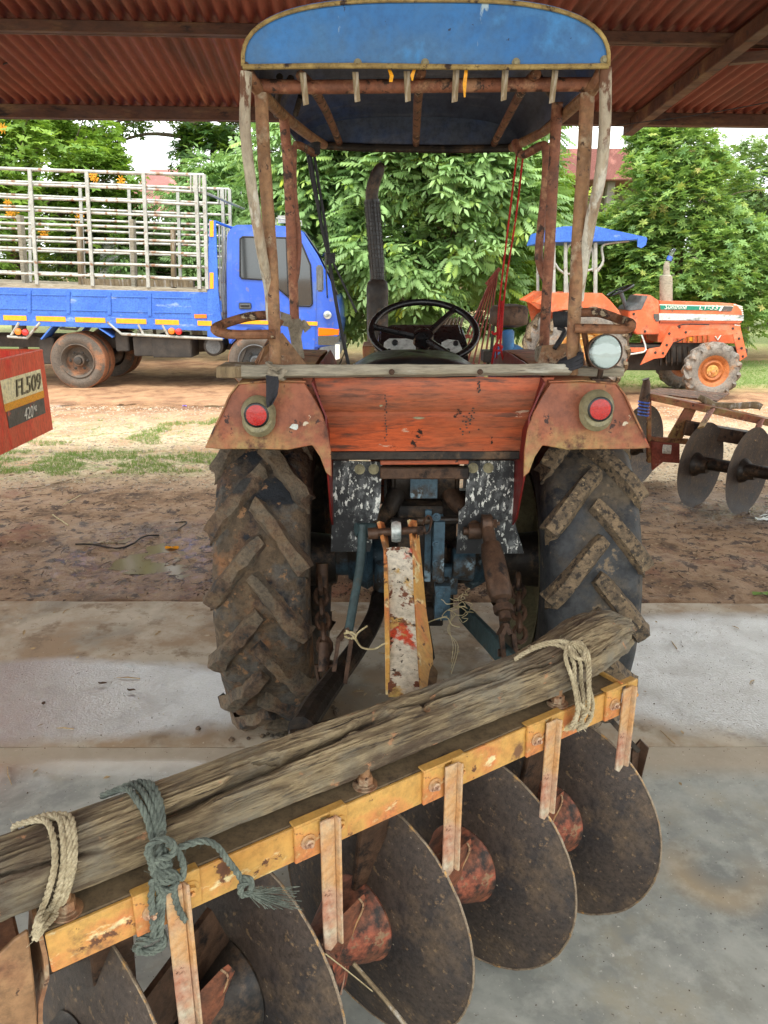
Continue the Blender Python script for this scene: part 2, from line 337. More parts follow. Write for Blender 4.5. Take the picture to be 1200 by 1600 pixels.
m_window = plain('cab_window_glass', srgb(30, 36, 38), .05, 0, Specular_IOR_Level=.9, Coat_Weight=.6)
m_grey = mat('grey_plastic', [srgb(80, 82, 84), srgb(108, 110, 110)], 10, (.5, .7), .1, 60)
m_lampor = plain('amber_lens', srgb(240, 120, 20), .15, 0, Coat_Weight=.8)
m_lampred = plain('red_lens', srgb(190, 30, 30), .15, 0, Coat_Weight=.8)
m_roofred = mat('dark_red_roof_steel', [srgb(118, 54, 40), srgb(138, 66, 48)], 1.3, (.55, .8), .1, 20, stretch=(1, .15, 1), spots=[(srgb(84, 42, 32), .58, 2.2, .09, (1, .2, 1)), (srgb(150, 92, 70), .64, 5, .03, (1, .1, 1))], grain=.25)
m_purlin = mat('rusty_purlin_steel', [srgb(62, 36, 24), srgb(96, 60, 38)], 6, (.5, .8), .3, 50, stretch=(.3, 1, 1), spots=[(srgb(110, 84, 52), .6, 6, .06), (srgb(34, 20, 16), .62, 14, .04)])
m_rope_c = mat('cream_rope_fibre', [srgb(150, 134, 104), srgb(204, 190, 158)], 40, (.85, .95), .7, 300, bdist=.002)
m_rope_g = mat('grey_green_rope_fibre', [srgb(74, 80, 74), srgb(122, 130, 118)], 40, (.8, .95), .7, 300, bdist=.002)
m_rope_r = mat('red_cord', [srgb(150, 14, 14), srgb(190, 24, 20)], 40, (.6, .8), .4, 200, bdist=.002)
m_rope_k = mat('black_strap_cord', [srgb(24, 24, 26), srgb(48, 48, 50)], 40, (.6, .8), .4, 200, bdist=.002)
m_twine = mat('straw_twine', [srgb(176, 158, 112), srgb(214, 200, 160)], 30, (.8, .9), .4, 200, bdist=.002)
m_bark = mat('tree_bark', [srgb(70, 60, 48), srgb(118, 104, 84)], 6, (.8, .95), .8, 30, stretch=(1, 1, .3), bdist=.03)
m_slat = mat('red_brown_slat', [srgb(120, 46, 32), srgb(160, 84, 66)], 8, (.6, .8), .3, 60, spots=[(srgb(170, 150, 136), .66, 14, .03)])
m_wood = mat('old_timber', [srgb(104, 86, 62), srgb(160, 140, 108)], 5, (.8, .9), .5, 40, stretch=(3, 3, .4), spots=[(srgb(196, 190, 180), .6, 7, .06)])

# ---------------------------------------------------------------- log wood
def make_logmat():
    m, t, n, l, b = new_mat('weathered_log_wood')
    v = coords(t, (2.8, 20, 20)); v2 = coords(t, (7, 90, 90)); v3 = coords(t, (1, 1, 1))
    f = noise_n(t, v, 1.6, 10, .7, .9)
    c = ramp_n(t, f, [(.30, srgb(50, 39, 29)), (.41, srgb(92, 76, 56)), (.50, srgb(130, 112, 84)), (.57, srgb(158, 140, 108)), (.66, srgb(100, 83, 61)), (.78, srgb(138, 118, 88))])
    c = mix_n(t, mask_n(t, v2, 1.2, .60, .03), c, srgb(56, 43, 32))
    c = mix_n(t, mask_n(t, v3, 6, .54, .08), c, srgb(124, 116, 100)); c = mix_n(t, mask_n(t, coords(t, (1, 2.4, 2.4)), 5, .57, .07), c, srgb(84, 68, 52))
    c = mix_n(t, mask_n(t, v3, 22, .65, .03), c, srgb(176, 128, 92))
    l.new(c, b.inputs['Base Color']); b.inputs['Roughness'].default_value = .85
    h = math_n(t, 'ADD', math_n(t, 'MULTIPLY', f, 1.5), noise_n(t, v2, 1.2, 8, .7)); bump_n(t, b, h, .8, .006)
    return m
m_log = make_logmat()

# ================================================================ GROUND
def ell_mask(t, P, c, r, edge=.12, nscale=2.5, namp=.5):
    """soft noisy ellipse in world x/y"""
    sub = N_(t, 'ShaderNodeVectorMath', operation='SUBTRACT'); t.links.new(P, sub.inputs[0]); sub.inputs[1].default_value = (c[0], c[1], 0)
    mul = N_(t, 'ShaderNodeVectorMath', operation='MULTIPLY'); t.links.new(sub.outputs[0], mul.inputs[0]); mul.inputs[1].default_value = (1 / r[0], 1 / r[1], 0)
    ln = N_(t, 'ShaderNodeVectorMath', operation='LENGTH'); t.links.new(mul.outputs[0], ln.inputs[0])
    nn = noise_n(t, P, nscale, 8, .6)
    s = math_n(t, 'ADD', ln.outputs['Value'], math_n(t, 'MULTIPLY', math_n(t, 'SUBTRACT', nn, .5), namp * 2))
    return ramp_n(t, math_n(t, 'MULTIPLY', s, .5), [((1 - edge) / 2, (1, 1, 1, 1)), ((1 + edge) / 2, (0, 0, 0, 1))])
def maxm(t, *a):
    r = a[0]
    for b in a[1:]: r = math_n(t, 'MAXIMUM', r, b)
    return r

def ground_mat():
    m, t, n, l, b = new_mat('earth_yard')
    P = coords(t, use='World')
    sep = N_(t, 'ShaderNodeSeparateXYZ'); l.new(P, sep.inputs[0]); Y = sep.outputs[1]; X = sep.outputs[0]
    wob = math_n(t, 'MULTIPLY', math_n(t, 'SUBTRACT', noise_n(t, P, .9, 6), .5), 1.6)
    Yw = math_n(t, 'ADD', Y, wob)
    f = noise_n(t, P, 3.0, 12, .68, .4); fine = noise_n(t, P, 28, 10, .75)
    mud = ramp_n(t, f, [(.34, srgb(98, 74, 52)), (.46, srgb(148, 116, 86)), (.56, srgb(174, 142, 110)), (.66, srgb(132, 98, 70))])
    mud = mix_n(t, mask_n(t, P, 11, .57, .03), mud, srgb(88, 68, 54))
    mud = mix_n(t, mask_n(t, P, 30, .60, .03), mud, srgb(176, 148, 116))
    mud = mix_n(t, mask_n(t, P, 1.8, .62, .06), mud, srgb(140, 92, 66))
    grav = ramp_n(t, fine, [(.34, srgb(132, 102, 74)), (.46, srgb(196, 168, 134)), (.6, srgb(214, 196, 164))])
    grav = mix_n(t, mask_n(t, P, 1.6, .58, .08), grav, srgb(186, 142, 106))
    grav = mix_n(t, mask_n(t, P, 60, .62, .03), grav, srgb(206, 198, 184))
    dirt = ramp_n(t, f, [(.36, srgb(134, 98, 70)), (.5, srgb(174, 132, 96)), (.64, srgb(192, 154, 116))])
    dirt = mix_n(t, mask_n(t, P, .9, .6, .08), dirt, srgb(128, 88, 62))
    green = ramp_n(t, fine, [(.36, srgb(86, 104, 52)), (.5, srgb(124, 142, 76)), (.6, srgb(170, 160, 116))])
    step = lambda y0, s: ramp_n(t, math_n(t, 'MULTIPLY', Yw, .05), [((y0 - s) * .05, (0, 0, 0, 1)), ((y0 + s) * .05, (1, 1, 1, 1))])
    c = mix_n(t, step(6.0, .35), mud, grav)
    c = mix_n(t, step(8.6, .5), c, dirt)
    g1 = ell_mask(t, P, (-3.1, 6.65), (2.4, .5), .5, 3, .5)
    g1 = math_n(t, 'MULTIPLY', g1, mask_n(t, P, 9, .53, .09)); c = mix_n(t, g1, c, green)
    g2 = ell_mask(t, P, (-2.0, 8.0), (2.2, .6), .6, 3, .7); g2 = math_n(t, 'MULTIPLY', g2, mask_n(t, P, 8, .56, .05)); c = mix_n(t, g2, c, green)
    g3 = maxm(t, ell_mask(t, P, (6.5, 13.2), (5.2, 1.9), .3, 1.2, .4), ell_mask(t, P, (-13, 20), (14, 3.0), .3, 1, .4), ell_mask(t, P, (12, 26), (30, 9), .3, .3, .3))
    c = mix_n(t, g3, c, green)
    l.new(c, b.inputs['Base Color'])
    wet = maxm(t, ell_mask(t, P, (-1.35, 4.25), (.75, .62), .35, 5, .55), ell_mask(t, P, (2.6, 5.2), (1.3, .35), .5, 4, .5),
               ell_mask(t, P, (-3.6, 9.7), (2.6, .5), .4, 2, .4))
    damp = math_n(t, 'MULTIPLY', math_n(t, 'SUBTRACT', 1.0, step(6.0, .3)), mask_n(t, P, 3, .56, .09))
    r = math_n(t, 'SUBTRACT', .9, math_n(t, 'ADD', math_n(t, 'MULTIPLY', wet, .68), math_n(t, 'MULTIPLY', damp, .3)), True); l.new(r, b.inputs['Roughness'])
    h = math_n(t, 'ADD', math_n(t, 'MULTIPLY', f, 2.0), math_n(t, 'ADD', fine, math_n(t, 'MULTIPLY', noise_n(t, P, 9, 10, .7), 1.2)))
    bump_n(t, b, h, .8, .03)
    return m
def build_ground():
    def gh(x, y):
        p = Vector((x, y, 0)); near = max(0, min(1, (y - 3.5) / .5))
        h = noise.fractal(p * 1.4, .9, 2.1, 4) * .012 + noise.fractal(p * 6 + Vector((9, 3, 0)), .9, 2.1, 3) * .009
        if y < 6.4: h += noise.fractal(p * 17, .8, 2.2, 3) * .006
        z = -.02 + h
        if y < 3.58: z = -.035 + h * .5
        if y < 3.4: z = -.10
        # shallow ruts under the lorry
        z -= .025 * math.exp(-((y - 9.9) / .35) ** 2)
        for (wx, wy, wr) in ((-1.35, 4.25, .55),): 
            d = ((x - wx) / wr) ** 2 + ((y - wy) / (wr * .7)) ** 2
            z -= .016 * math.exp(-d)
        if y > 40: z = -.05
        return z
    xs = list(np.concatenate([[-400, -200, -100, -50, -25], np.arange(-14, -4, .25), np.arange(-4, 4.5, .03), np.arange(4.5, 14, .25), [25, 50, 100, 200, 400]]))
    ys = list(np.concatenate([[-400, -100, -30, -10, -2, 2.5, 3.3], np.arange(3.4, 7.2, .025), np.arange(7.2, 12, .09), np.arange(12, 30, .5), [34, 40, 50, 70, 100, 160, 260, 400, 700]]))
    me = bpy.data.meshes.new('ground'); nx, ny = len(xs), len(ys)
    V = [(x, y, gh(x, y)) for y in ys for x in xs]
    Fs = [(j * nx + i, j * nx + i + 1, (j + 1) * nx + i + 1, (j + 1) * nx + i) for j in range(ny - 1) for i in range(nx - 1)]
    me.from_pydata(V, [], Fs); me.polygons.foreach_set('use_smooth', [True] * len(Fs)); me.materials.append(ground_mat())
    o = bpy.data.objects.new('ground', me); col.objects.link(o); kind(o, 'structure')
    return gh
gh = build_ground()
def puddle(name, cx, cy, rx, ry, z, seed):
    m, t, n, l, b = new_mat('muddy_water'); b.inputs['Base Color'].default_value = srgb(112, 88, 66); b.inputs['Roughness'].default_value = .1; b.inputs['Specular IOR Level'].default_value = .8
    V = [(cx, cy, z)]; n_ = 72
    for k in range(n_):
        a = 2 * math.pi * k / n_; r = 1 + .35 * noise.noise(Vector((math.cos(a) * 1.4, math.sin(a) * 1.4, seed))) + .16 * noise.noise(Vector((math.cos(a) * 5, math.sin(a) * 5, seed)))
        V.append((cx + rx * r * math.cos(a), cy + ry * r * math.sin(a), z))
    me = bpy.data.meshes.new(name); me.from_pydata(V, [], [(0, 1 + k, 1 + (k + 1) % n_) for k in range(n_)]); me.materials.append(m); o = bpy.data.objects.new(name, me); col.objects.link(o); kind(o, 'structure')
puddle('puddle', -1.22, 4.22, .36, .30, -.031, 1); puddle('puddle', -1.75, 4.55, .22, .07, -.026, 4); puddle('puddle', 2.7, 5.05, .5, .10, -.024, 9); puddle('puddle', -3.4, 9.85, 2.0, .22, -.046, 6)

def slab_mat(name, seed, rear):
    m, t, n, l, b = new_mat(name)
    P = coords(t, use='World'); f = noise_n(t, P, 2.2, 12, .62, .6); fi = noise_n(t, P, 90, 6, .7); mid = noise_n(t, P, 11, 8, .65); gx = noise_n(t, P, 85, 3, .6)
    if rear:
        c = ramp_n(t, f, [(.36, srgb(146, 136, 120)), (.48, srgb(182, 170, 150)), (.6, srgb(198, 186, 166)), (.68, srgb(162, 148, 126))])
        c = mix_n(t, mask_n(t, P, 2.8, .52, .07), c, srgb(162, 138, 110)); c = mix_n(t, mask_n(t, P, 6.5, .58, .05), c, srgb(140, 120, 96))
        c = mix_n(t, mask_n(t, P, 16, .66, .04), c, srgb(200, 186, 160))
        wet = maxm(t, ell_mask(t, P, (-1.35, 2.62), (.95, .30), .1, 2.6, .32), ell_mask(t, P, (1.7, 2.85), (1.15, .52), .12, 2.6, .22))
        dark = maxm(t, ell_mask(t, P, (-1.25, 2.83), (1.2, .05), .8, 3, .4), ell_mask(t, P, (1.6, 3.36), (1.3, .04), .8, 3, .4), ell_mask(t, P, (-.3, 2.45), (.42, .14), .6, 4, .4))
        c = mix_n(t, math_n(t, 'MULTIPLY', dark, .6), c, srgb(126, 108, 86))
        c = mix_n(t, math_n(t, 'MULTIPLY', wet, .8), c, srgb(166, 163, 158))
        r = math_n(t, 'SUBTRACT', math_n(t, 'ADD', .66, math_n(t, 'MULTIPLY', mid, .2)), math_n(t, 'MULTIPLY', wet, .44))
        gr = math_n(t, 'MULTIPLY', noise_n(t, P, 120, 3, .6), math_n(t, 'ADD', .25, math_n(t, 'MULTIPLY', wet, 1.2)))
        h = math_n(t, 'ADD', gr, math_n(t, 'MULTIPLY', mid, .7)); bump_n(t, b, h, .55, .004)
    else:
        c = ramp_n(t, f, [(.36, srgb(130, 132, 126)), (.46, srgb(154, 156, 148)), (.54, srgb(174, 175, 166)), (.64, srgb(148, 148, 138))])
        c = mix_n(t, mask_n(t, P, 5, .56, .1), c, srgb(142, 144, 138)); c = mix_n(t, mask_n(t, P, 2.4, .62, .09), c, srgb(172, 164, 142))
        c = mix_n(t, mask_n(t, P, 14, .60, .12), c, srgb(182, 182, 172)); c = mix_n(t, mask_n(t, P, 70, .66, .02), c, srgb(218, 214, 202))
        c = mix_n(t, mask_n(t, P, 55, .67, .02), c, srgb(102, 92, 78))
        ring = math_n(t, 'SUBTRACT', ell_mask(t, P, (.93, 1.70), (.13, .12), .3, 7, .25), ell_mask(t, P, (.95, 1.73), (.085, .09), .5, 7, .2), True)
        c = mix_n(t, math_n(t, 'MULTIPLY', ring, .55), c, srgb(204, 174, 128))
        edge = ell_mask(t, P, (0, 2.28), (9, .13), .4, 3, .28); c = mix_n(t, math_n(t, 'MULTIPLY', edge, .65), c, srgb(182, 160, 130))
        wet = maxm(t, ell_mask(t, P, (-1.42, 2.07), (.34, .16), .12, 5, .3), ell_mask(t, P, (-.85, 2.17), (.5, .05), .3, 6, .5))
        c = mix_n(t, math_n(t, 'MULTIPLY', ell_mask(t, P, (-1.5, 2.02), (.16, .22), .3, 6, .3), .8), c, srgb(118, 94, 68))
        r = math_n(t, 'SUBTRACT', math_n(t, 'ADD', .38, math_n(t, 'MULTIPLY', mid, .3)), math_n(t, 'MULTIPLY', wet, .3))
        bump_n(t, b, math_n(t, 'ADD', math_n(t, 'MULTIPLY', mid, .8), math_n(t, 'MULTIPLY', fi, .35)), .25, .003)
    l.new(c, b.inputs['Base Color']); l.new(r, b.inputs['Roughness'])
    if rear:
        brk = math_n(t, 'MULTIPLY', wet, math_n(t, 'ADD', .5, math_n(t, 'MULTIPLY', ramp_n(t, noise_n(t, P, 5, 6, .6), [(.36, (0, 0, 0, 1)), (.56, (1, 1, 1, 1))]), .5)))
        l.new(brk, b.inputs['Coat Weight']); b.inputs['Coat Roughness'].default_value = .14; b.inputs['Coat IOR'].default_value = 2.5
        cb = N_(t, 'ShaderNodeBump'); cb.inputs['Strength'].default_value = 1.0; cb.inputs['Distance'].default_value = .004; l.new(gx, cb.inputs['Height']); l.new(cb.outputs[0], b.inputs['Coat Normal'])
    else:
        l.new(math_n(t, 'MULTIPLY', wet, .7), b.inputs['Coat Weight']); b.inputs['Coat Roughness'].default_value = .15; b.inputs['Coat IOR'].default_value = 1.5
    return m
def slab(name, y0, y1, m, sl0, sl1):
    s = MB(); xs = np.arange(-9, 9.01, .06 if name else .1); top = []
    wob = lambda x, k, a: a * (noise.noise(Vector((x * 3, k, 0))) * 1.0 + noise.noise(Vector((x * 12, k, 4))) * .4)
    rows = []
    for t_ in (0, .04, .5, .97, 1):
        rows.append([(x, (y0 + x * sl0 + wob(x, 1, .003)) * (1 - t_) + (y1 + x * sl1 + wob(x, 7, .006)) * t_, 0 if 0 < t_ < 1 else -.004) for x in xs])
    V = [p for r_ in rows for p in r_]; nx = len(xs)
    Fs = [(j * nx + i, j * nx + i + 1, (j + 1) * nx + i + 1, (j + 1) * nx + i) for j in range(4) for i in range(nx - 1)]
    n0 = len(V)
    V += [(p[0], p[1], -.14) for p in rows[0]] + [(p[0], p[1], -.14) for p in rows[4]]
    for i in range(nx - 1):
        Fs += [(i, n0 + i, n0 + i + 1, i + 1), (4 * nx + i, 4 * nx + i + 1, n0 + nx + i + 1, n0 + nx + i)]
    me = bpy.data.meshes.new(name); me.from_pydata(V, [], Fs); me.materials.append(m); me.update()
    bm = bmesh.new(); bm.from_mesh(me); bmesh.ops.recalc_face_normals(bm, faces=bm.faces); bm.to_mesh(me); bm.free()
    o = bpy.data.objects.new(name, me); col.objects.link(o); kind(o, 'structure')
slab('concrete_floor', -6, 2.294, slab_mat('smooth_grey_concrete', 1, False), 0, .002)
slab('concrete_apron', 2.300, 3.54, slab_mat('stained_wet_concrete', 2, True), .002, -.008)

# ================================================================ SHED ROOF
RYAW = R(3.6)
def build_roof():
    root = empty('shed_roof', (0, 6.2, 2.7), 'dark red corrugated steel shed roof on rusty purlins and posts overhead', 'roof')
    ux = Vector((math.cos(RYAW), math.sin(RYAW), 0)); uy = Vector((-math.sin(RYAW), math.cos(RYAW), 0))
    E0 = Vector((0, 6.1, 0))                       # eave, beam underside height 2.68
    rise = .105; zE = 2.76
    def rp(x, d, dz=0):                            # x along the eave, d back from the eave
        dd = d
        return E0 + ux * x - uy * d + Vector((0, 0, zE + rise * dd + dz))
    pitch = .076; n = int(11 / (pitch / 8))
    for (d0, d1, nm) in ((-.22, 7.2, 'corrugated_sheet'),):
        s = MB(); rows = []
        for d in np.linspace(d0, d1, 12):
            rows.append([rp(-5.5 + 11 * i / n, d, .016 * math.sin(2 * math.pi * (11 * i / n) / pitch) + .004 * noise.noise(Vector((i * .004, d * 1.3, 0)))) for i in range(n + 1)])
        s.v = [tuple(p) for r_ in rows for p in r_]; W_ = n + 1
        s.f = [(j * W_ + i, j * W_ + i + 1, (j + 1) * W_ + i + 1, (j + 1) * W_ + i) for j in range(11) for i in range(n)]; s.m = [0] * len(s.f)
        s.build(nm, m_roofred, root, smooth=60)
    def beam(x0, x1, d, wd, ht, nm='purlin'):
        a = rp(x0, d, -.018 - ht / 2); b = rp(x1, d, -.018 - ht / 2); s = MB().bar(a, b, wd, ht); s.build(nm, m_purlin, root, bev=.004)
        s = MB().bar(rp(x0, d, -.016 - ht) + uy * (wd / 2 + .012), rp(x1, d, -.016 - ht) + uy * (wd / 2 + .012), .02, .006); s.build('purlin_lip', m_purlin, root)
    beam(-5.5, 5.5, .06, .05, .085)
    for d in (1.42, 2.9, 4.4, 5.9, 7.0): beam(-5.5, 5.5, d, .05, .055)
    # rafters and posts
    for x, sk in ((-4.6, 0), (1.85, .1), (5.3, 0)):
        a = rp(x, -.05, -.105); bpt = rp(x - sk * 0 + .02, 6.9, -.12)
        s = MB().bar(a, bpt, .075, .08); s.build('rafter', m_purlin, root, bev=.004)
        s = MB().bar(a + ux * .02 + Vector((0, 0, .043)), bpt + ux * .02 + Vector((0, 0, .043)), .11, .008); s.build('rafter_flange', m_purlin, root)
    # diagonal braces to the right of the rafter
    p0 = rp(1.9, 1.35, -.11); p1 = rp(3.9, 1.15, -.13); MB().bar(p0, p1, .05, .012).build('brace', m_purlin, root)
    q1 = rp(3.9, 1.15, -.48) ; MB().bar(p0 + Vector((0, 0, -.01)), rp(3.9, 1.9, -.10), .06, .05).build('brace', m_purlin, root)
    s = MB().prism([p0 + Vector((0, 0, .0)), p1, p1 + Vector((0, 0, .10)), p0 + Vector((0, 0, .05))], uy * .006); s.build('gusset_plate', m_roofred, root)
    for (x, d) in ((-4.6, 2.4), (4.7, 2.4), (-4.6, 6.8), (4.7, 6.8)):
        q = rp(x, d, -.1); s = MB().bar((q.x, q.y, 0), q, .1, .1, up=(0, 1, 0)); s.build('post', m_rust, root, bev=.004)
    return rp
rp = build_roof()
def cable(pts, r, label, sag=0):
    s = MB().tube(pts, r, 6, sub=8); o = s.build('cable', m_rope_k); tag(o, label, 'cable'); return o
cable([at(-60, 122, 5.2), at(0, 102, 5.2), at(120, 58, 5.15), at(240, 18, 5.1), at(290, -6, 5.05)], .004, 'thin dark cable sagging under the roof at the far left')
cable([at(285, -8, 4.9), at(330, 10, 4.95), at(368, 24, 5.0), at(450, 52, 5.05), at(560, 62, 5.1)], .0045, 'thin dark cable running down towards the blue canopy from the left')
cable([at(930, 200, 5.9), at(1010, 190, 5.6), at(1100, 178, 5.4), at(1210, 158, 5.2)], .003, 'thin dark wire under the eave at the far right')

# ================================================================ TYRES
def tyre(mb, c, ax, Ro, Wd, Rr, nlug=17, lh=.032, lw=.022, dth=.34, seed=0, amp=.004, namp=12, up=(0, 0, 1), lugs=True, ns=72, sgn=1):
    """ax: axle direction. Carcass uses slot 0, lugs slot 1"""
    ax = Vector(ax).normalized(); up = Vector(up); e1 = up; e2 = ax.cross(up)   # angle 0 = up
    c = Vector(c); rc = Ro - lh; h = Wd / 2
    dR = rc - Rr
    prof = [(-h * .62, Rr), (-h * .85, Rr + dR * .1), (-h * .97, Rr + dR * .35), (-h, Rr + dR * .62), (-h * .93, Rr + dR * .86), (-h * .75, rc - .008), (-h * .45, rc - .001), (-h * .15, rc), (h * .15, rc), (h * .45, rc - .001), (h * .75, rc - .008), (h * .93, Rr + dR * .86), (h, Rr + dR * .62), (h * .97, Rr + dR * .35), (h * .85, Rr + dR * .1), (h * .62, Rr)]
    V = []
    def pos(x, r, th): return c + ax * x + (e1 * math.cos(th) + e2 * math.sin(th)) * r
    off = Vector((seed * 5.1, 0, 0))
    for i in range(ns):
        th = 2 * math.pi * i / ns
        for (x, r) in prof:
            p = pos(x, r, th); d = noise.fractal(p * namp + off, .9, 2, 4) * amp
            if r < Rr + dR * .5: d *= .3
            V.append(pos(x, r + d, th))
    k = len(prof); Fs = [(i * k + j, i * k + j + 1, ((i + 1) % ns) * k + j + 1, ((i + 1) % ns) * k + j) for i in range(ns) for j in range(k - 1)]
    mb.add(V, Fs, 0)
    if not lugs: return
    for sd in (-1, 1):
        for q in range(nlug):
            t0 = 2 * math.pi * (q + (.5 if sd > 0 else 0)) / nlug; V = []; n = 9
            for i in range(n + 1):
                t = i / n; x = sd * (-.012 + (h + .006) * t) ; th = t0 + sgn * dth * (t ** 1.1)
                drop = .0 if t < .7 else ((t - .7) / .3) ** 2 * .022
                rt = Ro - drop; rb = rc - .012 - drop * 1.3; w1 = lw * (1.15 if t < .1 else 1.0) * (1 + .15 * t); w2 = w1 * 1.75
                # direction perpendicular to lug: mix of axial and tangential
                for (ww, rr) in ((-w2, rb), (-w1, rt), (0, rt + .002), (w1, rt), (w2, rb)):
                    p = pos(x + sd * ww * .8 * (1 if t > .08 else .6), rr, th - sgn * ww * .6 / rr); d = noise.noise_vector(p * 26 + off) * amp * 1.1
                    V.append(p + d)
            # rounded outer end dives into the sidewall
            base = len(V); x = sd * (h + .004); th = t0 + sgn * dth * 1.04
            for (ww, rr) in ((-lw * 1.4, rc - .05), (-lw, rc - .05), (0, rc - .055), (lw, rc - .05), (lw * 1.4, rc - .05)): V.append(pos(x - sd * .002, rr, th - sgn * ww * .95 / rr))
            Fs = [(i * 5 + j, i * 5 + j + 1, (i + 1) * 5 + j + 1, (i + 1) * 5 + j) for i in range(n + 1) for j in range(4)] + [(4, 3, 2, 1, 0)]
            Fs += [((n + 1) * 5 + 0, (n + 1) * 5 + 1, (n + 1) * 5 + 2, (n + 1) * 5 + 3, (n + 1) * 5 + 4)]
            mb.add(V, Fs, 1)
def rim(mb, c, ax, Rr, Wd, hub=.1, dish=.0, out=1):
    """ax points to the outer side"""
    mb.lathe([(-Wd * .5, Rr + .02), (-Wd * .48, Rr + .005), (-Wd * .40, Rr - .012), (-Wd * .2, Rr - .04), (Wd * .2, Rr - .04), (Wd * .40, Rr - .012), (Wd * .48, Rr + .005), (Wd * .5, Rr + .02), (Wd * .5, Rr + .012), (Wd * .38, Rr - .022), (Wd * .2, Rr - .05), (-Wd * .2, Rr - .05), (-Wd * .38, Rr - .022), (-Wd * .5, Rr + .012)], c, ax, 40, closed=True)
    mb.lathe([(dish, Rr - .045), (dish + .02, Rr * .78), (dish + .05, Rr * .6), (dish + .02, Rr * .42), (dish + .02, hub), (dish + .035, hub * .9), (dish + .035, .002)], c, ax, 40)

# ================================================================ MAIN TRACTOR
XC = .13
TR = empty('tractor', (XC, 2.6, 0), 'old rusty orange tractor with blue canopy seen from behind at the middle of the shed', 'tractor')
def T(px, py, Y): return at(px, py, Y)
def build_tractor():
    # wheels
    WX = .505; WY = 2.6; WR = .61; WW = .295
    for sx in (-1, 1):
        c = Vector((XC + sx * WX, WY, WR - .012))
        w_ = MB()
        if sx < 0:
            tyre(w_, c, (1, 0, 0), WR, WW, .33, 17, .027, .0165, .34, 3, .011, 15, ns=150)
            tl = [m_mudtyre, m_mudlug]
        else:
            tyre(w_, c, (1, 0, 0), WR, WW, .33, 17, .030, .0175, .33, 8, .003, 14, ns=90)
            tl = [m_rub, m_lugmud]
        tr_ = w_.build('rear_tyre', tl, TR, smooth=50)
        tr_['label'] = 'left rear tyre caked in mud' if sx < 0 else 'right rear tyre, bare black rubber with muddy lugs'
        r_ = MB(); rim(r_, c, (sx, 0, 0), .33, .26, .09, -.03); r_.build('wheel_rim', m_beige if sx > 0 else m_dark, TR)
        h_ = MB(); h_.cyl(c - Vector((sx * .02, 0, 0)), c - Vector((sx * .2, 0, 0)), .11, .09, 24)
        for k in range(6):
            a = k * math.pi / 3; h_.bolt(c + Vector((-sx * .03, .13 * math.cos(a), .13 * math.sin(a))), (-sx, 0, 0), .01)
        h_.build('wheel_hub', m_dark, TR)
        # front wheels
        cf = Vector((XC + sx * .45, 4.25, .36)); w_ = MB(); tyre(w_, cf, (1, 0, 0), .36, .17, .19, 15, .022, .014, .3, 5, .003, ns=48); w_.build('front_tyre', [m_rub, m_lugmud], TR, smooth=50)
        r_ = MB(); rim(r_, cf, (sx, 0, 0), .19, .15, .06, .0); r_.build('front_rim', m_dark, TR)
    # axle, housing
    s = MB().cyl((XC - .42, 2.6, .61), (XC + .42, 2.6, .61), .072, seg=24)
    for sx in (-1, 1): s.lathe([(0, .11), (.02, .125), (.05, .11), (.09, .085)], (XC + sx * .17, 2.6, .61), (sx, 0, 0), 24)
    s.build('rear_axle', m_blueg, TR)
    s = MB()
    s.box((XC, 3.0, .60), (.26, .86, .40)); s.box((XC, 2.56, .66), (.25, .14, .34)); s.lathe([(0, .10), (.05, .10), (.06, .085)], (XC + .03, 2.47, .64), (0, -1, 0), 20)
    s.build('gearbox_housing', m_dark, TR, bev=.02)
    s = MB(); s.lathe([(-.11, .075), (-.1, .085), (.1, .085), (.11, .075)], (XC, 2.36, .985), (1, 0, 0), 24); s.box((XC - .005, 2.42, 1.0), (.21, .16, .12)); s.box((XC, 2.48, .9), (.24, .18, .2))
    s.build('lift_housing', m_dark, TR, bev=.012)
    s = MB(); s.box(T(662, 760, 2.27), (.085, .03, .07)); s.bolt(T(648, 745, 2.25), (0, -1, 0), .007); s.bolt(T(676, 745, 2.25), (0, -1, 0), .007)
    s.build('cylinder_cover', m_blueg, TR, bev=.01)
    # vertical hitch bracket in the middle
    s = MB(); s.box((T(684, 815, 2.22) + T(684, 890, 2.22)) / 2, (.034, .10, .19)); s.box(T(690, 935, 2.25), (.05, .08, .12)); s.box(T(668, 850, 2.26), (.02, .05, .24))
    for y in (808, 850, 880, 905, 930, 952): s.bolt(T(682 + (6 if y > 890 else 0), y, 2.165), (0, -1, 0), .0085)
    s.build('top_link_bracket', m_blueg, TR, bev=.005)
    s = MB(); s.box(T(655, 850, 2.32), (.14, .14, .3)); s.box(T(650, 925, 2.36), (.18, .12, .2)); s.lathe([(0, .05), (.03, .055), (.07, .05), (.1, .03)], T(640, 905, 2.3), (0, -1, 0), 20)
    s.cyl(T(610, 815, 2.2), T(720, 812, 2.2), .012, seg=12); s.cyl(T(662, 970, 2.3), T(672, 1030, 2.3), .018, seg=10); s.box(T(672, 955, 2.28), (.09, .05, .05)); s.box(T(630, 885, 2.3), (.03, .06, .17))
    s.cyl(T(716, 850, 2.4), T(724, 905, 2.4), .04, seg=16)
    s.build('hitch_frame', m_dark, TR, bev=.006)
    MB().cyl(T(705, 880, 2.35), T(740, 882, 2.35), .055, seg=20).build('drive_flange', m_blueg, TR, bev=.004)
    MB().cyl(T(598, 920, 2.45), T(602, 880, 2.45), .035, seg=14).build('link_bush', m_blueg, TR)
    MB().box(T(703, 905, 2.33), (.05, .04, .1)).build('hitch_block', m_blueg, TR, bev=.004)
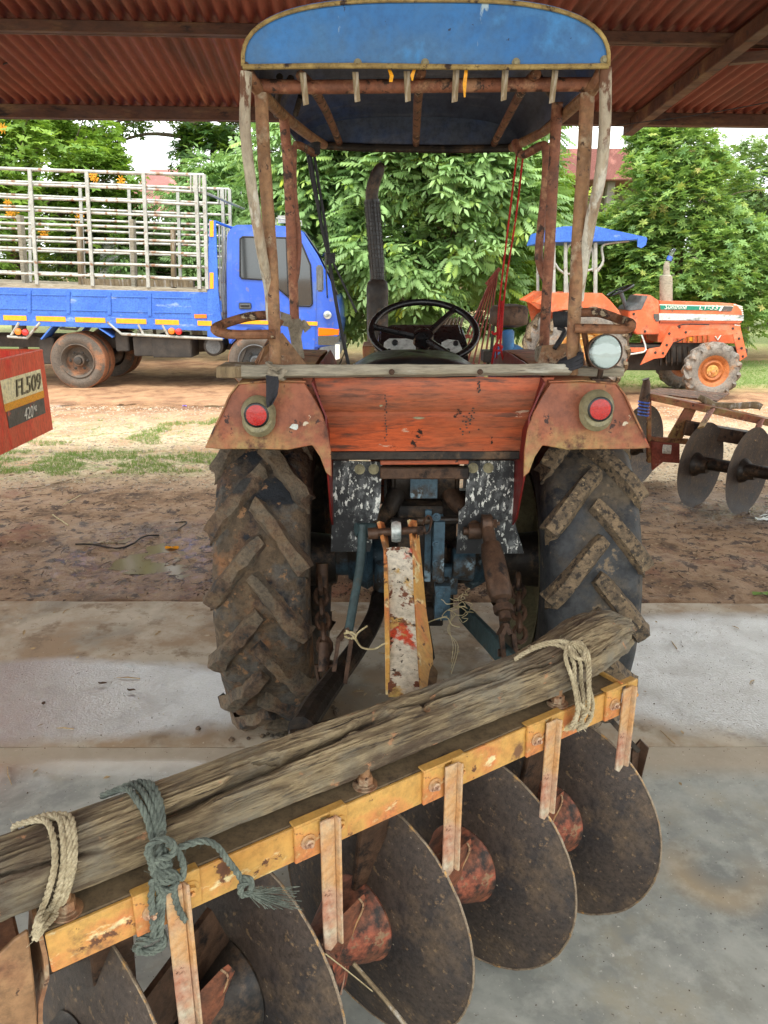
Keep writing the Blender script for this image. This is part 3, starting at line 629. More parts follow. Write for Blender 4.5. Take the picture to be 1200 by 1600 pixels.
    # lift arms
    for sx, pts in ((-1, [(622, 752), (618, 775), (605, 800), (592, 812), (586, 835)]), (1, [(697, 752), (706, 775), (722, 795), (738, 812), (742, 835)])):
        s = MB().tube([T(x, y, 2.34 - .05 * i) for i, (x, y) in enumerate(pts)], [.030, .03, .026, .023, .021], 12, sub=5)
        s.cyl(T(pts[-1][0] - 18, 830, 2.14), T(pts[-1][0] + 22, 830, 2.14), .013, seg=12); s.lathe([(-.02, .024), (.02, .024)], T(pts[-1][0], 830, 2.14), (1, 0, 0), 14)
        s.build('lift_arm', m_dark if sx < 0 else m_iron, TR)
    # lift rods
    s = MB().tube([T(567, 820, 2.12), T(563, 880, 2.08), T(552, 945, 2.02), T(545, 985, 1.98)], .0135, 12, sub=4)
    s.cyl(T(556, 827, 2.12), T(585, 827, 2.14), .02, seg=12)
    s.build('lift_rod', m_bluebar, TR)
    s = MB(); a, b_ = T(760, 818, 2.12), T(795, 995, 1.85)
    pt = lambda t: a.lerp(b_, t)
    s.tube([pt(0), pt(.1), pt(.2)], [.019, .02, .019], 12); s.lathe([(-.014, .028), (.014, .028)], pt(0), (1, 0, 0), 16); s.bolt(pt(0) + Vector((.016, 0, 0)), (1, 0, 0), .014, .012)
    s.tube([pt(.18), pt(.2), pt(.24), pt(.3), pt(.62), pt(.68), pt(.7)], [.014, .028, .03, .033, .036, .03, .02], 16)
    s.tube([pt(.70), pt(.74), pt(.742), pt(.80), pt(.802), pt(.86)], [.018, .018, .028, .028, .017, .017], 8)
    s.build('turnbuckle_rod', m_iron, TR)
    s = MB()
    for dx in (-9, 10):
        s.bar(T(790, 975, 1.88), T(790 + dx * .9, 992, 1.86), .012, .03, up=(0, 1, 0)); s.bar(T(792 + dx, 990, 1.86), T(796 + dx, 1030, 1.83), .012, .032, up=(0, 1, 0))
    s.cyl(T(778, 1020, 1.84), T(812, 1020, 1.84), .011, seg=10); s.build('rod_fork', m_iron, TR)
    s = MB()
    for dx in (-11, 9):
        s.bar(T(543, 982, 1.98), T(540 + dx, 1000, 1.96), .012, .025, up=(0, 1, 0)); s.bar(T(540 + dx, 998, 1.96), T(530 + dx, 1068, 1.9), .012, .03, up=(0, 1, 0))
    s.build('rod_fork', m_iron, TR)
    # lower links
    s = MB().bar(T(722, 955, 2.35), T(812, 1050, 1.74), .022, .07); s.lathe([(-.02, .035), (.02, .035)], T(812, 1050, 1.74), (1, 0, 0), 16); s.build('lower_link', m_bluebar, TR, bev=.004)
    s = MB().tube([T(592, 930, 2.45), T(585, 965, 2.3), T(560, 1010, 2.1), T(520, 1065, 1.9), T(488, 1110, 1.7), T(470, 1140, 1.58)], [.028, .03, .03, .032, .034, .03], 10, sub=4); s.build('lower_link', m_dark, TR)
    # check chains
    def chain(p, q, n, r=.011, m=m_iron):
        s = MB(); p = Vector(p); q = Vector(q); d = (q - p).normalized(); L = (q - p).length / n; sd = Vector((1, 0, 0)); fw = d.cross(sd)
        for i in range(n):
            cc = p + (q - p) * ((i + .5) / n); w_ = (sd if i % 2 else fw)
            loop = [cc + d * (L * .72 * math.cos(a)) + w_ * (.019 * math.sin(a)) for a in [k * math.pi / 5 for k in range(10)]]
            s.tube(loop, r * .62, 6, closed=True)
        return s.build('check_chain', m, TR)
    chain(T(500, 905, 2.2), T(508, 1020, 2.0), 6, .013); chain(T(809, 900, 2.2), T(812, 1000, 2.0), 6, .013)
    s = MB().cyl(T(507, 1005, 2.0), T(506, 1050, 1.95), .018, seg=12); s.build('chain_adjuster', m_iron, TR); MB().cyl(T(503, 880, 2.22), T(503, 925, 2.2), .02, seg=12).build('chain_anchor', m_iron, TR); s = MB().tube([T(494, 1040, 1.96), T(520, 1040, 1.96), T(516, 1062, 1.95), T(498, 1062, 1.95)], .008, 8, closed=True); s.build('chain_shackle', m_iron, TR)
    # splattered plates with two bolts each
    for pts, bl in (([(521, 720), (597, 722), (594, 790), (578, 862), (517, 862)], ((562, 733), (584, 733))), ([(730, 720), (803, 720), (803, 812), (819, 865), (713, 865), (717, 800), (727, 790)], ((739, 731), (763, 731)))):
        s = MB().prism([T(x, y, 2.16) for x, y in pts], (0, .006, 0)); s.build('splash_plate', m_splat, TR)
        s = MB()
        for b in bl: s.bolt(T(b[0], b[1], 2.158), (0, -1, 0), .010, .004)
        s.build('plate_bolt', m_beige, TR)
    # fenders
    for sx in (-1, 1):
        mx = lambda px: px if sx < 0 else 1336 - px
        F0 = 1.985
        sec = [T(mx(321), 700, F0), T(mx(333), 672, F0), T(mx(346), 645, F0 + .005), T(mx(358), 618, F0 + .015), T(mx(372), 600, F0 + .03), T(mx(425), 595, F0 + .035), T(mx(478), 597, F0 + .035)]
        zt = sec[5].z
        # rear face with cup hole look: face sheet as prism between rim line and bottom line
        s = MB(); low = [T(mx(321), 700, F0), T(mx(345), 702, F0), T(mx(400), 702, F0), T(mx(450), 704, F0), T(mx(478), 701, F0), T(mx(488), 698, F0)]
        face = [T(mx(x), y, F0 + .035 * (700 - y) / 105) for x, y in ((321, 700), (334, 670), (347, 643), (360, 617), (374, 600), (425, 597), (476, 598), (490, 620), (503, 645), (512, 672), (517, 705), (518, 746), (509, 738), (500, 714), (488, 696), (476, 698), (450, 703), (400, 702), (345, 702))]
        s.prism(face, (0, .005, 0)); o = s.build('fender_rear', m_orange, TR, bev=.003)
        rows = []
        for (Y, dz) in ((F0 + .03, 0), (2.2, .012), (2.5, .02), (2.8, .01), (3.0, -.05), (3.15, -.17), (3.24, -.34), (3.27, -.55)):
            r_ = []
            for p in sec:
                q = Vector(p); k = (Y - p.y); q.y = Y if Y > 2.1 else p.y + .004; q.z += dz; 
                r_.append(q)
            rows.append(r_)
        s = MB().sheet(rows, .004); s.build('fender_top', m_orange, TR)
        # inner side plate
        xin = T(mx(510), 700, F0).x
        rows = []
        for (Y, z0, z1) in ((2.0, 1.33, 1.10), (2.1, 1.345, .92), (2.3, 1.35, .78), (2.7, 1.35, .74), (3.0, 1.28, .72), (3.2, 1.1, .6)):
            rows.append([(xin + sx * .035, Y, z0), (xin, Y, z0 * .6 + z1 * .4), (xin, Y, z1)])
        s = MB().sheet(rows, .005); s.build('fender_side', m_red_dark, TR)
        # reflector cup
        pc = (404, 645) if sx < 0 else (932, 636); cc = T(*pc, F0 - .004) ; up_ = T(pc[0], pc[1] + 5, F0 - .006)
        s = MB(); s.lathe([(0, .047), (.012, .044), (.03, .035), (.034, .031), (.02, .030)], cc + Vector((0, .0, 0)), (0, -1, .0), 28)
        # slanted lower shell, giving the teardrop outline
        s.lathe([(0, .045), (.008, .043), (.022, .036), (.024, .02)], up_ + Vector((0, .002, -.012)), (0, -1, .35), 28)
        s.build('reflector_cup', m_beige, TR)
        s = MB(); s.lathe([(.028, .032), (.036, .033), (.038, .030)], cc, (0, -1, 0), 28); s.build('reflector_ring', m_blackplastic, TR)
        s = MB(); s.lathe([(.030, .0295), (.037, .0295), (.0385, .026), (.0395, .0)], cc, (0, -1, 0), 28); s.build('reflector', m_reflector, TR)
    # seat-box back panel with horizontal folds
    def prow(y, Y, x0, x1): return [T(x0 + (x1 - x0) * k / 16, y, Y) for k in range(17)]
    rows = [prow(590, 2.05, 472, 866), prow(598, 2.045, 474, 864), prow(635, 2.055, 496, 842), prow(643, 2.068, 500, 838), prow(650, 2.06, 503, 836), prow(668, 2.075, 509, 826), prow(673, 2.083, 511, 824), prow(704, 2.10, 517, 818)]
    s = MB().sheet(rows, .006).jitter(.0015, 9); s.build('seat_box_panel', m_orange2, TR)
    rr_ = random.Random(4); s = MB()
    def fleck(x, y, w_, h_, Y=2.05):
        yy = float(np.interp(y, [590, 598, 635, 643, 650, 668, 673, 704], [2.05, 2.045, 2.055, 2.068, 2.06, 2.075, 2.083, 2.10])) - .0055; q_ = T(x, y, yy - .001)
        pts = [q_ + Vector((math.cos(k * 1.05) * w_ * rr_.uniform(.5, 1.2), 0, math.sin(k * 1.05) * h_ * rr_.uniform(.5, 1.2))) for k in range(6)]; s.prism(pts, (0, .001, 0))
    for k in range(17): fleck(603 + rr_.uniform(-2, 2), 618 + k * 4.4, .0022, .0035)
    s.build('paint_chips', m_truckchassis, TR); s = MB()
    for k in range(7): fleck(747 + rr_.uniform(-3, 3), 597 + k * 2.6, .003, .004)
    s.build('paint_chips', m_truckchassis, TR); s = MB()
    for k in range(22): fleck(rr_.gauss(733, 6), rr_.gauss(656, 10), .0035, .0025)
    s.build('paint_chips', m_truckchassis, TR); s = MB()
    s = MB(); fleck(655, 653, .016, .004); s.build('bare_patch', m_beige, TR)
    s = MB(); fleck(595, 634, .006, .003); s.build('bare_patch', m_beige, TR)
    s = MB(); pp = T(460, 667, 1.99); s.prism([pp + Vector((math.cos(k * .9) * .014 * rr_.uniform(.5, 1.2), -.001, math.sin(k * .9) * .010 * rr_.uniform(.5, 1.2) - .3 * math.cos(k * .9) * .012)) for k in range(7)], (0, .001, 0)); s.build('bare_patch', m_silvertape, TR)
    s = MB().bar(T(516, 711, 2.11), T(818, 710, 2.11), .02, .026); s.build('panel_sill', m_dark, TR, bev=.003)
    s = MB().bar(T(594, 722, 2.13), T(732, 721, 2.13), .02, .013); s.bar(T(520, 715, 2.14), T(820, 714, 2.14), .01, .012); s.build('panel_lip', m_orange2, TR, bev=.002)
    s = MB().bar(T(594, 738, 2.15), T(732, 738, 2.15), .03, .035); s.build('seat_crossmember', m_iron, TR, bev=.003)
    s = MB().box((XC, 2.55, 1.20), (.52, .9, .03)); s.build('platform', m_orange, TR)
    # board across the fenders
    s = MB().sheet([[T(378 + (892 - 378) * k / 24, 571 + 2 * noise.noise(Vector((k * .8, 1, 0))) - (1 if k > 20 else 0), 2.03) for k in range(25)], [T(378 + (892 - 378) * k / 24, 590 - (6 * k / 24) + 2 * noise.noise(Vector((k * .7, 5, 0))), 2.02) for k in range(25)]], .028)
    s.build('rear_board', m_board, TR, bev=.002)
    for q in (612, 750): MB().bolt(T(q, 581, 2.0), (0, -1, 0), .005, .002).build('board_screw', m_iron, TR)
    s = MB().box(T(932, 580, 2.12), (.13, .08, .025)).jitter(.006, 20); s.build('packing_block', m_board, TR, bev=.003)
    s = MB().box(T(370, 578, 2.12), (.09, .12, .03)).jitter(.006, 20); s.build('packing_block', m_wood, TR, bev=.003)
    # seat
    s = MB(); n = 24
    ring = lambda k, w_, d_, z_: [(XC - .035 + w_ * (abs(math.cos(a)) ** .6) * (1 if math.cos(a) > 0 else -1), 2.42 + d_ * (abs(math.sin(a)) ** .6) * (1 if math.sin(a) > 0 else -1), z_ - .012 * math.cos(a) ** 2) for a in [2 * math.pi * i / n for i in range(n)]]
    V = ring(0, .18, .19, 1.29) + ring(1, .195, .20, 1.31) + ring(2, .19, .195, 1.34) + ring(3, .15, .15, 1.364) + ring(4, .05, .05, 1.368)
    Fs = [(i * n + j, i * n + (j + 1) % n, (i + 1) * n + (j + 1) % n, (i + 1) * n + j) for i in range(4) for j in range(n)] + [tuple(range(n - 1, -1, -1)), tuple(4 * n + j for j in range(n))]
    s.add(V, Fs); st = s.build('seat', m_leather, TR, smooth=60)
    s = MB().tube([Vector(p) + Vector((0, 0, .014)) for p in ring(0, .198, .203, 1.318)], .0035, 6, closed=True); s.build('seat_piping', m_white, TR)
    # dashboard and column
    dc = T(662, 545, 3.15)
    def dpt(px, py, dy=0): return T(px, py, 3.15 + (560 - py) * .0025 + dy)
    s = MB().prism([dpt(x, y) for x, y in ((588, 572), (592, 530), (612, 520), (722, 520), (730, 534), (733, 572))], (0, .10, .03)); s.build('dashboard', m_blackplastic, TR, bev=.008)
    s = MB().prism([dpt(x, y, -.006) for x, y in ((596, 566), (600, 535), (608, 529), (648, 529), (652, 566))], (0, .005, 0)); s.build('instrument_panel', m_silvertape, TR); s = MB().prism([dpt(x, y, -.006) for x, y in ((688, 562), (690, 535), (700, 530), (716, 532), (722, 545), (722, 566))], (0, .005, 0)); s.build('instrument_panel', m_silvertape, TR)
    s = MB()
    for (x, y, r_) in ((617, 536, .013), (608, 548, .008), (712, 537, .012), (700, 548, .009)): s.lathe([(0, r_), (.008, r_), (.012, r_ * .7), (.012, 0)], dpt(x, y, -.008), (0, -1, .4), 14)
    s.build('knob', m_blackplastic, TR)
    s = MB().bar(dpt(618, 552, -.008), dpt(640, 556, -.008), .002, .008, up=(0, 1, 0)); s.build('gauge_strip', m_greytape, TR)
    wc = T(662, 517, 2.8); nrm = Vector((0, -.50, .87)).normalized(); e1 = Vector((1, 0, 0)); e2 = nrm.cross(e1)
    s = MB().tube([wc + (e1 * math.cos(a) + e2 * math.sin(a)) * .192 for a in [2 * math.pi * k / 48 for k in range(48)]], .0125, 12, closed=True); s.build('steering_wheel', m_blackplastic, TR)
    s = MB()
    for a in (R(50), R(172), R(-58)):
        d = e1 * math.cos(a) + e2 * math.sin(a); s.tube([wc - nrm * .03, wc - nrm * .022 + d * .06, wc + d * .188], [.016, .014, .009], 8, sub=4)
    s.build('wheel_spoke', m_blackplastic, TR)
    s = MB().lathe([(-.06, .03), (-.05, .038), (-.012, .036), (-.004, .024), (-.003, 0)], wc, nrm, 24); s.cyl(wc - nrm * .06, wc - nrm * .45 , .022); s.build('steering_column', m_blackplastic, TR)
    # bonnet, chassis front
    s = MB().prism([(XC - .19, 3.25, .62), (XC + .19, 3.25, .62), (XC + .19, 3.25, 1.0), (XC + .14, 3.25, 1.08), (XC - .14, 3.25, 1.08), (XC - .19, 3.25, 1.0)], (0, 1.4, -.04)); s.build('bonnet', m_orange, TR, bev=.01)
    s = MB().box((XC, 3.9, .48), (.22, 1.3, .24)); s.box((XC, 4.25, .36), (.8, .08, .08)); s.build('front_axle_frame', m_dark, TR, bev=.01)
    s = MB().prism([T(568, 575, 3.35), T(566, 541, 3.35), T(584, 541, 3.35), T(585, 548, 3.35), T(600, 560, 3.35), T(600, 575, 3.35)], (0, .25, 0)); s.build('side_cowl', m_orange, TR, bev=.004)
    # exhaust stack with lattice guard
    E = lambda px, py: T(px, py, 3.9)
    s = MB().lathe([(0, .052), (.34, .055), (.37, .05), (.39, .034)], E(590, 560), (0, 0, 1), 26); s.build('exhaust_muffler', m_dark, TR)
    s = MB().tube([E(592, 452), E(590, 440), E(588, 400), E(584, 350), E(581, 312)], [.034, .036, .037, .037, .036], 20, sub=3); ex = s.build('exhaust_guard', m_blackplastic, TR)
    s = MB(); cl = [E(592, 440), E(590, 420), E(588, 400), E(586, 375), E(584, 350), E(582, 330), E(581, 315)]
    for k in range(14):
        a = 2 * math.pi * k / 14; s.tube([p + Vector((math.cos(a) * .0395, math.sin(a) * .0395, 0)) for p in cl], .0016, 4)
    for k in range(18):
        p = E(592 - 11 * k / 17, 440 - 122 * k / 17); s.tube([p + Vector((math.cos(a) * .0395, math.sin(a) * .0395, 0)) for a in [2 * math.pi * j / 16 for j in range(16)]], .0016, 4, closed=True)
    s.build('guard_lattice', m_truckchassis, TR)
    s = MB().tube([E(581, 318), E(581, 305), E(583, 290), E(588, 275), E(594, 262), E(598, 256)], [.030, .031, .031, .030, .025, .008], 18, sub=4); s.build('exhaust_outlet', m_dark, TR)
    s = MB().bar(E(578, 440), E(583, 455), .05, .03); s.build('exhaust_clamp', m_dark, TR)
    # air pre-cleaner on the right
    A = lambda px, py: T(px, py, 3.45)
    s = MB().lathe([(0, .045), (.012, .082), (.02, .085), (.075, .085), (.092, .075), (.1, .03), (.1, 0)], A(794, 511), (0, 0, 1), 30); s.build('air_filter_bowl', m_iron, TR)
    s = MB().tube([A(794, 515), A(794, 545)], .027, 16); s.prism([A(770, 572), A(772, 546), A(782, 540), (A(812, 540)), A(821, 548), A(821, 572)], (0, .12, 0)); s.build('air_filter_body', m_canopy, TR, bev=.006)
    s = MB().box(A(762, 556), (.05, .1, .05)); s.tube([A(762, 570), A(768, 545), A(772, 500), A(776, 478)], .008, 8); s.build('filter_bracket', m_dark, TR, bev=.003)
    # ---------------- canopy
    zb = at(660, 104, 1.95).z
    def arch(px0, px1, Y, zb_, zt_, n=30, e=2.9):
        """superellipse arch from left to right"""
        x0 = T(px0, 104, Y).x; x1 = T(px1, 104, Y).x; mx_ = (x0 + x1) / 2; h_ = (x1 - x0) / 2; out = []
        for k in range(n + 1):
            a = math.pi * (1 - k / n); cx_ = math.cos(a); sy = math.sin(a)
            out.append(Vector((mx_ + h_ * abs(cx_) ** (2 / e) * (1 if cx_ > 0 else -1), Y, zb_ + (zt_ - zb_) * abs(sy) ** (2 / 2.7))))
        return out
    Ztop = at(660, 1, 1.95).z
    a0 = arch(380, 950, 1.95, zb, Ztop); x0f, x1f = at(470, 225, 2.98).x, at(812, 228, 2.98).x
    zf = at(650, 231, 2.98).z
    s = MB()
    s.prism(a0, (0, .006, 0)); s.build('canopy_end_panel', m_canopy, TR)
    rows = []
    for k in range(7):
        t = k / 6; r_ = []
        for p in a0:
            u = (p.x - a0[0].x) / (a0[-1].x - a0[0].x); hgt = (p.z - zb) / (Ztop - zb)
            xf = x0f + (x1f - x0f) * u; zz = (zb + (Ztop - zb) * hgt) * (1 - t) + (zf + .10 * hgt) * t
            r_.append(Vector((p.x * (1 - t) + xf * t, 1.954 + 1.03 * t, zz + .02 * math.sin(math.pi * t) * hgt)))
        rows.append(r_)
    s = MB().sheet(rows, .004); s.cur = 0; o = s.build('canopy_top_sheet', m_canopy_in, TR, smooth=60)
    s = MB().sheet([[p + Vector((0, 0, .007)) for p in r_] for r_ in rows], .003); s.build('canopy_outer_skin', m_canopy, TR, smooth=60)
    s = MB().prism([Vector((p.x, p.y - .012, p.z)) for p in rows[-1]], (0, .006, 0)); s.build('canopy_front_panel', m_canopy_in, TR)
    s = MB().tube([p + Vector((0, -.004, 0)) for p in a0], .0048, 8); s.build('canopy_edge_trim', m_trimtan, TR)
    s = MB().tube([Vector((a0[0].x, 1.945, zb - .002)), Vector((XC - .2, 1.943, zb)), Vector((XC + .1, 1.943, zb - .003)), Vector((a0[-1].x, 1.945, zb))], .006, 8, sub=6)
    s.build('canopy_lower_trim', m_trimtan, TR)
    for bx, by in ((384, 104), (559, 99), (664, 99), (806, 98), (944, 94)):
        s = MB().lathe([(0, .0095), (.003, .0095), (.0035, .006), (.006, .005), (.006, 0)], T(bx, by, 1.95), (0, -1, 0), 16); s.build('canopy_bolt', m_beige if by < 100 else m_iron, TR)
    # lower frame: rear tube, side rails, front bar, ribs
    s = MB().tube([T(400, 134, 2.03), T(480, 136, 2.03), T(660, 134, 2.03), T(860, 132, 2.03), T(925, 132, 2.03)], .0155, 12, sub=3); s.build('canopy_cross_tube', m_rust_red, TR)
    for L_ in (([(386, 112, 1.97), (402, 138, 2.02), (440, 178, 2.3), (486, 214, 2.7), (506, 226, 2.95)]), ([(944, 104, 1.97), (925, 140, 2.02), (895, 168, 2.25), (850, 205, 2.65), (800, 230, 2.95)])):
        s = MB().tube([T(*q) for q in L_], .0155, 10, sub=4); s.build('canopy_side_rail', m_rust_tan, TR)
    s = MB().tube([T(500, 227, 2.96), T(575, 231, 2.97), T(720, 233, 2.97), T(806, 231, 2.96)], .014, 10, sub=3); s.build('canopy_front_bar', m_dark, TR)
    for L_ in (([(470, 118, 1.99), (488, 150, 2.15), (510, 185, 2.5), (530, 222, 2.95)]), ([(658, 112, 1.99), (656, 140, 2.1), (652, 180, 2.45), (650, 224, 2.95)]), ([(838, 115, 1.99), (818, 150, 2.15), (795, 190, 2.55), (772, 224, 2.95)])):
        s = MB().tube([T(*q) + Vector((0, 0, .02 if 0 < i < 3 else .0)) for i, q in enumerate(L_)], .0125, 8, sub=4); s.build('canopy_rib', m_rust, TR)
    for a_, b_ in (((431, 155, 2.3), (455, 122, 2.2)), ((432, 180, 2.4), (437, 120, 2.1)), ((462, 178, 2.5), (470, 150, 2.4)), ((862, 150, 2.3), (842, 120, 2.15))):
        MB().tube([T(*a_), T(*b_)], .009, 8).build('canopy_brace', m_dark, TR)
    # hanging tabs under the rear edge
    for (x, y0, y1, dx) in ((473, 113, 163, 4), (555, 112, 158, 2), (636, 111, 158, 0), (713, 110, 158, -4), (790, 110, 156, -5), (868, 110, 160, -7)):
        s = MB().prism([T(x - 5, y0, 1.965), T(x + 5, y0, 1.965), T(x + 6 + dx, y1, 1.975), T(x - 3 + dx, y1 + 2, 1.975)], (0, .005, 0)).jitter(.0015, 30, x); s.build('hanging_tab', m_wood, TR)
    for (x, y1, dx) in ((608, 128, 4), (647, 126, -3), (728, 152, -2)):
        s = MB().sheet([[T(x - 2, 109, 1.955), T(x + 3, 109, 1.955)], [T(x - 3 + dx, (109 + y1) / 2, 1.95), T(x + 3 + dx, (109 + y1) / 2, 1.955)], [T(x - 2 + dx * .5, y1, 1.955), T(x + 1 + dx, y1, 1.96)]], .001); s.build('torn_strip', m_yellowtape, TR)
    # posts
    posts = [
        (m_pipe_grey, .0135, [(385, 112, 1.96), (383, 200, 1.97), (395, 305, 1.99), (410, 400, 2.03), (420, 450, 2.06), (424, 500, 2.08)]),
        (m_rust_tan, .0165, [(408, 145, 2.03), (413, 250, 2.04), (420, 350, 2.05), (426, 440, 2.06), (431, 575, 2.07)]),
        (m_rust_red, .0145, [(443, 178, 2.32), (449, 250, 2.34), (453, 330, 2.36), (458, 440, 2.38), (463, 568, 2.40)]),
        (m_rust_red, .010, [(459, 228, 2.40), (459, 300, 2.40), (466, 370, 2.40), (464, 420, 2.39), (459, 445, 2.385)]),
        (m_pipe_grey, .0145, [(946, 106, 1.96), (945, 200, 1.97), (938, 275, 1.99), (924, 340, 2.02), (910, 420, 2.06), (903, 470, 2.07)]),
        (m_rust_tan, .0175, [(918, 145, 2.03), (913, 240, 2.04), (906, 340, 2.05), (900, 440, 2.06), (893, 585, 2.07)]),
        (m_rust_red, .0155, [(871, 160, 2.32), (864, 280, 2.34), (858, 400, 2.36), (853, 480, 2.38), (850, 552, 2.40)]),
        (m_rust_red, .0125, [(805, 222, 2.6), (808, 232, 2.58), (818, 242, 2.55), (845, 228, 2.45), (853, 236, 2.43), (852, 290, 2.42), (842, 390, 2.41), (846, 420, 2.40), (854, 440, 2.385)])]
    for mt, r_, pts in posts: MB().tube([T(*q) for q in pts], r_, 14, sub=5).jitter(.0008, 30).build('canopy_post', mt, TR)
    MB().tube([T(461, 227, 2.40), T(470, 228, 2.42), T(491, 240, 2.5)], .011, 10, sub=3).build('post_arm', m_rust, TR)
    # arm rests: bent flat tubes either side
    for pts in ([(430, 492), (395, 494), (372, 499), (345, 508), (336, 514), (345, 520), (375, 523), (430, 522)], [(893, 489), (925, 488), (942, 490), (968, 499), (986, 506), (980, 514), (945, 514), (897, 513)]):
        up_ = [T(x, y, 2.12 if i < 4 else 2.02) for i, (x, y) in enumerate(pts)]; MB().tube(up_, .0125, 10, sub=5).build('side_handle', m_rust, TR)
    for (a_, b_) in (((912, 514, 2.05), (922, 575, 2.12)), ((440, 500, 2.25), (400, 570, 2.25))):
        MB().tube([T(*a_), T(*b_)], .008, 8).build('handle_stay', m_rust, TR)
    MB().sheet([[T(402, 572, 2.16), T(412, 545, 2.16)], [T(480, 572, 2.22), T(440, 520, 2.22)]], .006).build('side_shield', m_rust_tan, TR)
    MB().sheet([[T(838, 575, 2.3), T(848, 540, 2.3)], [T(918, 575, 2.22), T(905, 535, 2.22)]], .006).build('side_shield', m_rust_tan, TR)
    # spotlight
    c = T(945, 550, 2.02); ax = Vector((.05, -1, .12)).normalized()
    MB().lathe([(-.05, .012), (-.048, .03), (-.03, .044), (-.004, .047), (.004, .047), (.004, .0445), (-.003, .044)], c, ax, 36).build('spotlight_shell', m_iron, TR)
    MB().lathe([(-.032, .0), (-.031, .012), (-.024, .026), (-.012, .038), (0, .0435)], c, ax, 36).build('spotlight_reflector', m_chrome, TR)
    MB().lathe([(-.03, .009), (-.012, .011), (-.008, .006), (-.008, 0)], c, ax, 14).build('spotlight_bulb', m_white, TR)
    MB().lathe([(-.018, .019), (-.015, .021), (-.013, .019), (-.016, .017)], c, ax, 30, closed=True).build('spotlight_ring', m_white, TR)
    MB().lathe([(.003, .0435), (.008, .038), (.013, .02), (.0145, 0.0)], c, ax, 36).build('spotlight_lens', m_clear, TR)
    MB().tube([c + Vector((0, .02, -.045)), c + Vector((0, .03, -.075))], .008, 8).box(c + Vector((0, .03, -.078)), (.05, .04, .012)).build('spotlight_bracket', m_iron, TR)
build_tractor()

# ================================================================ DISC HARROW IN FRONT
O = Vector((-.476, .825, 0)); BD = Vector((.834, .552, 0)); PD = Vector((-.552, .834, 0)); ZT = .716; BL = 1.214
def hb(s_, u, z): return O + BD * s_ + PD * u + Vector((0, 0, z))
def ray(px, py): return (at(px, py, 1.0) - Vector((0, 0, CH))).normalized()
def on_front(px, py, off=0.0):
    """where the sight line meets the beam's front face"""
    d = ray(px, py); o_ = Vector((0, 0, CH)); t = ((O - PD * off) - o_).dot(PD) / d.dot(PD); return o_ + d * t
def s_of(px, py): return (on_front(px, py) - O).dot(BD)
LR = .059; LU = .073
def on_log(px, py, off=.0):
    d = ray(px, py); o_ = Vector((0, 0, CH)); c0 = hb(0, LU, ZT + LR); w_ = o_ - c0
    dp = d - BD * d.dot(BD); wp = w_ - BD * w_.dot(BD); r = LR + off
    a = dp.dot(dp); b = 2 * dp.dot(wp); c = wp.dot(wp) - r * r; D = b * b - 4 * a * c
    t = (-b - math.sqrt(max(D, 0))) / (2 * a); return o_ + d * t
HR = empty('disc_harrow', (0, 1.3, 0), 'yellow framed disc harrow hitched behind the tractor, carrying a roped log', 'disc harrow', 'disc harrows')
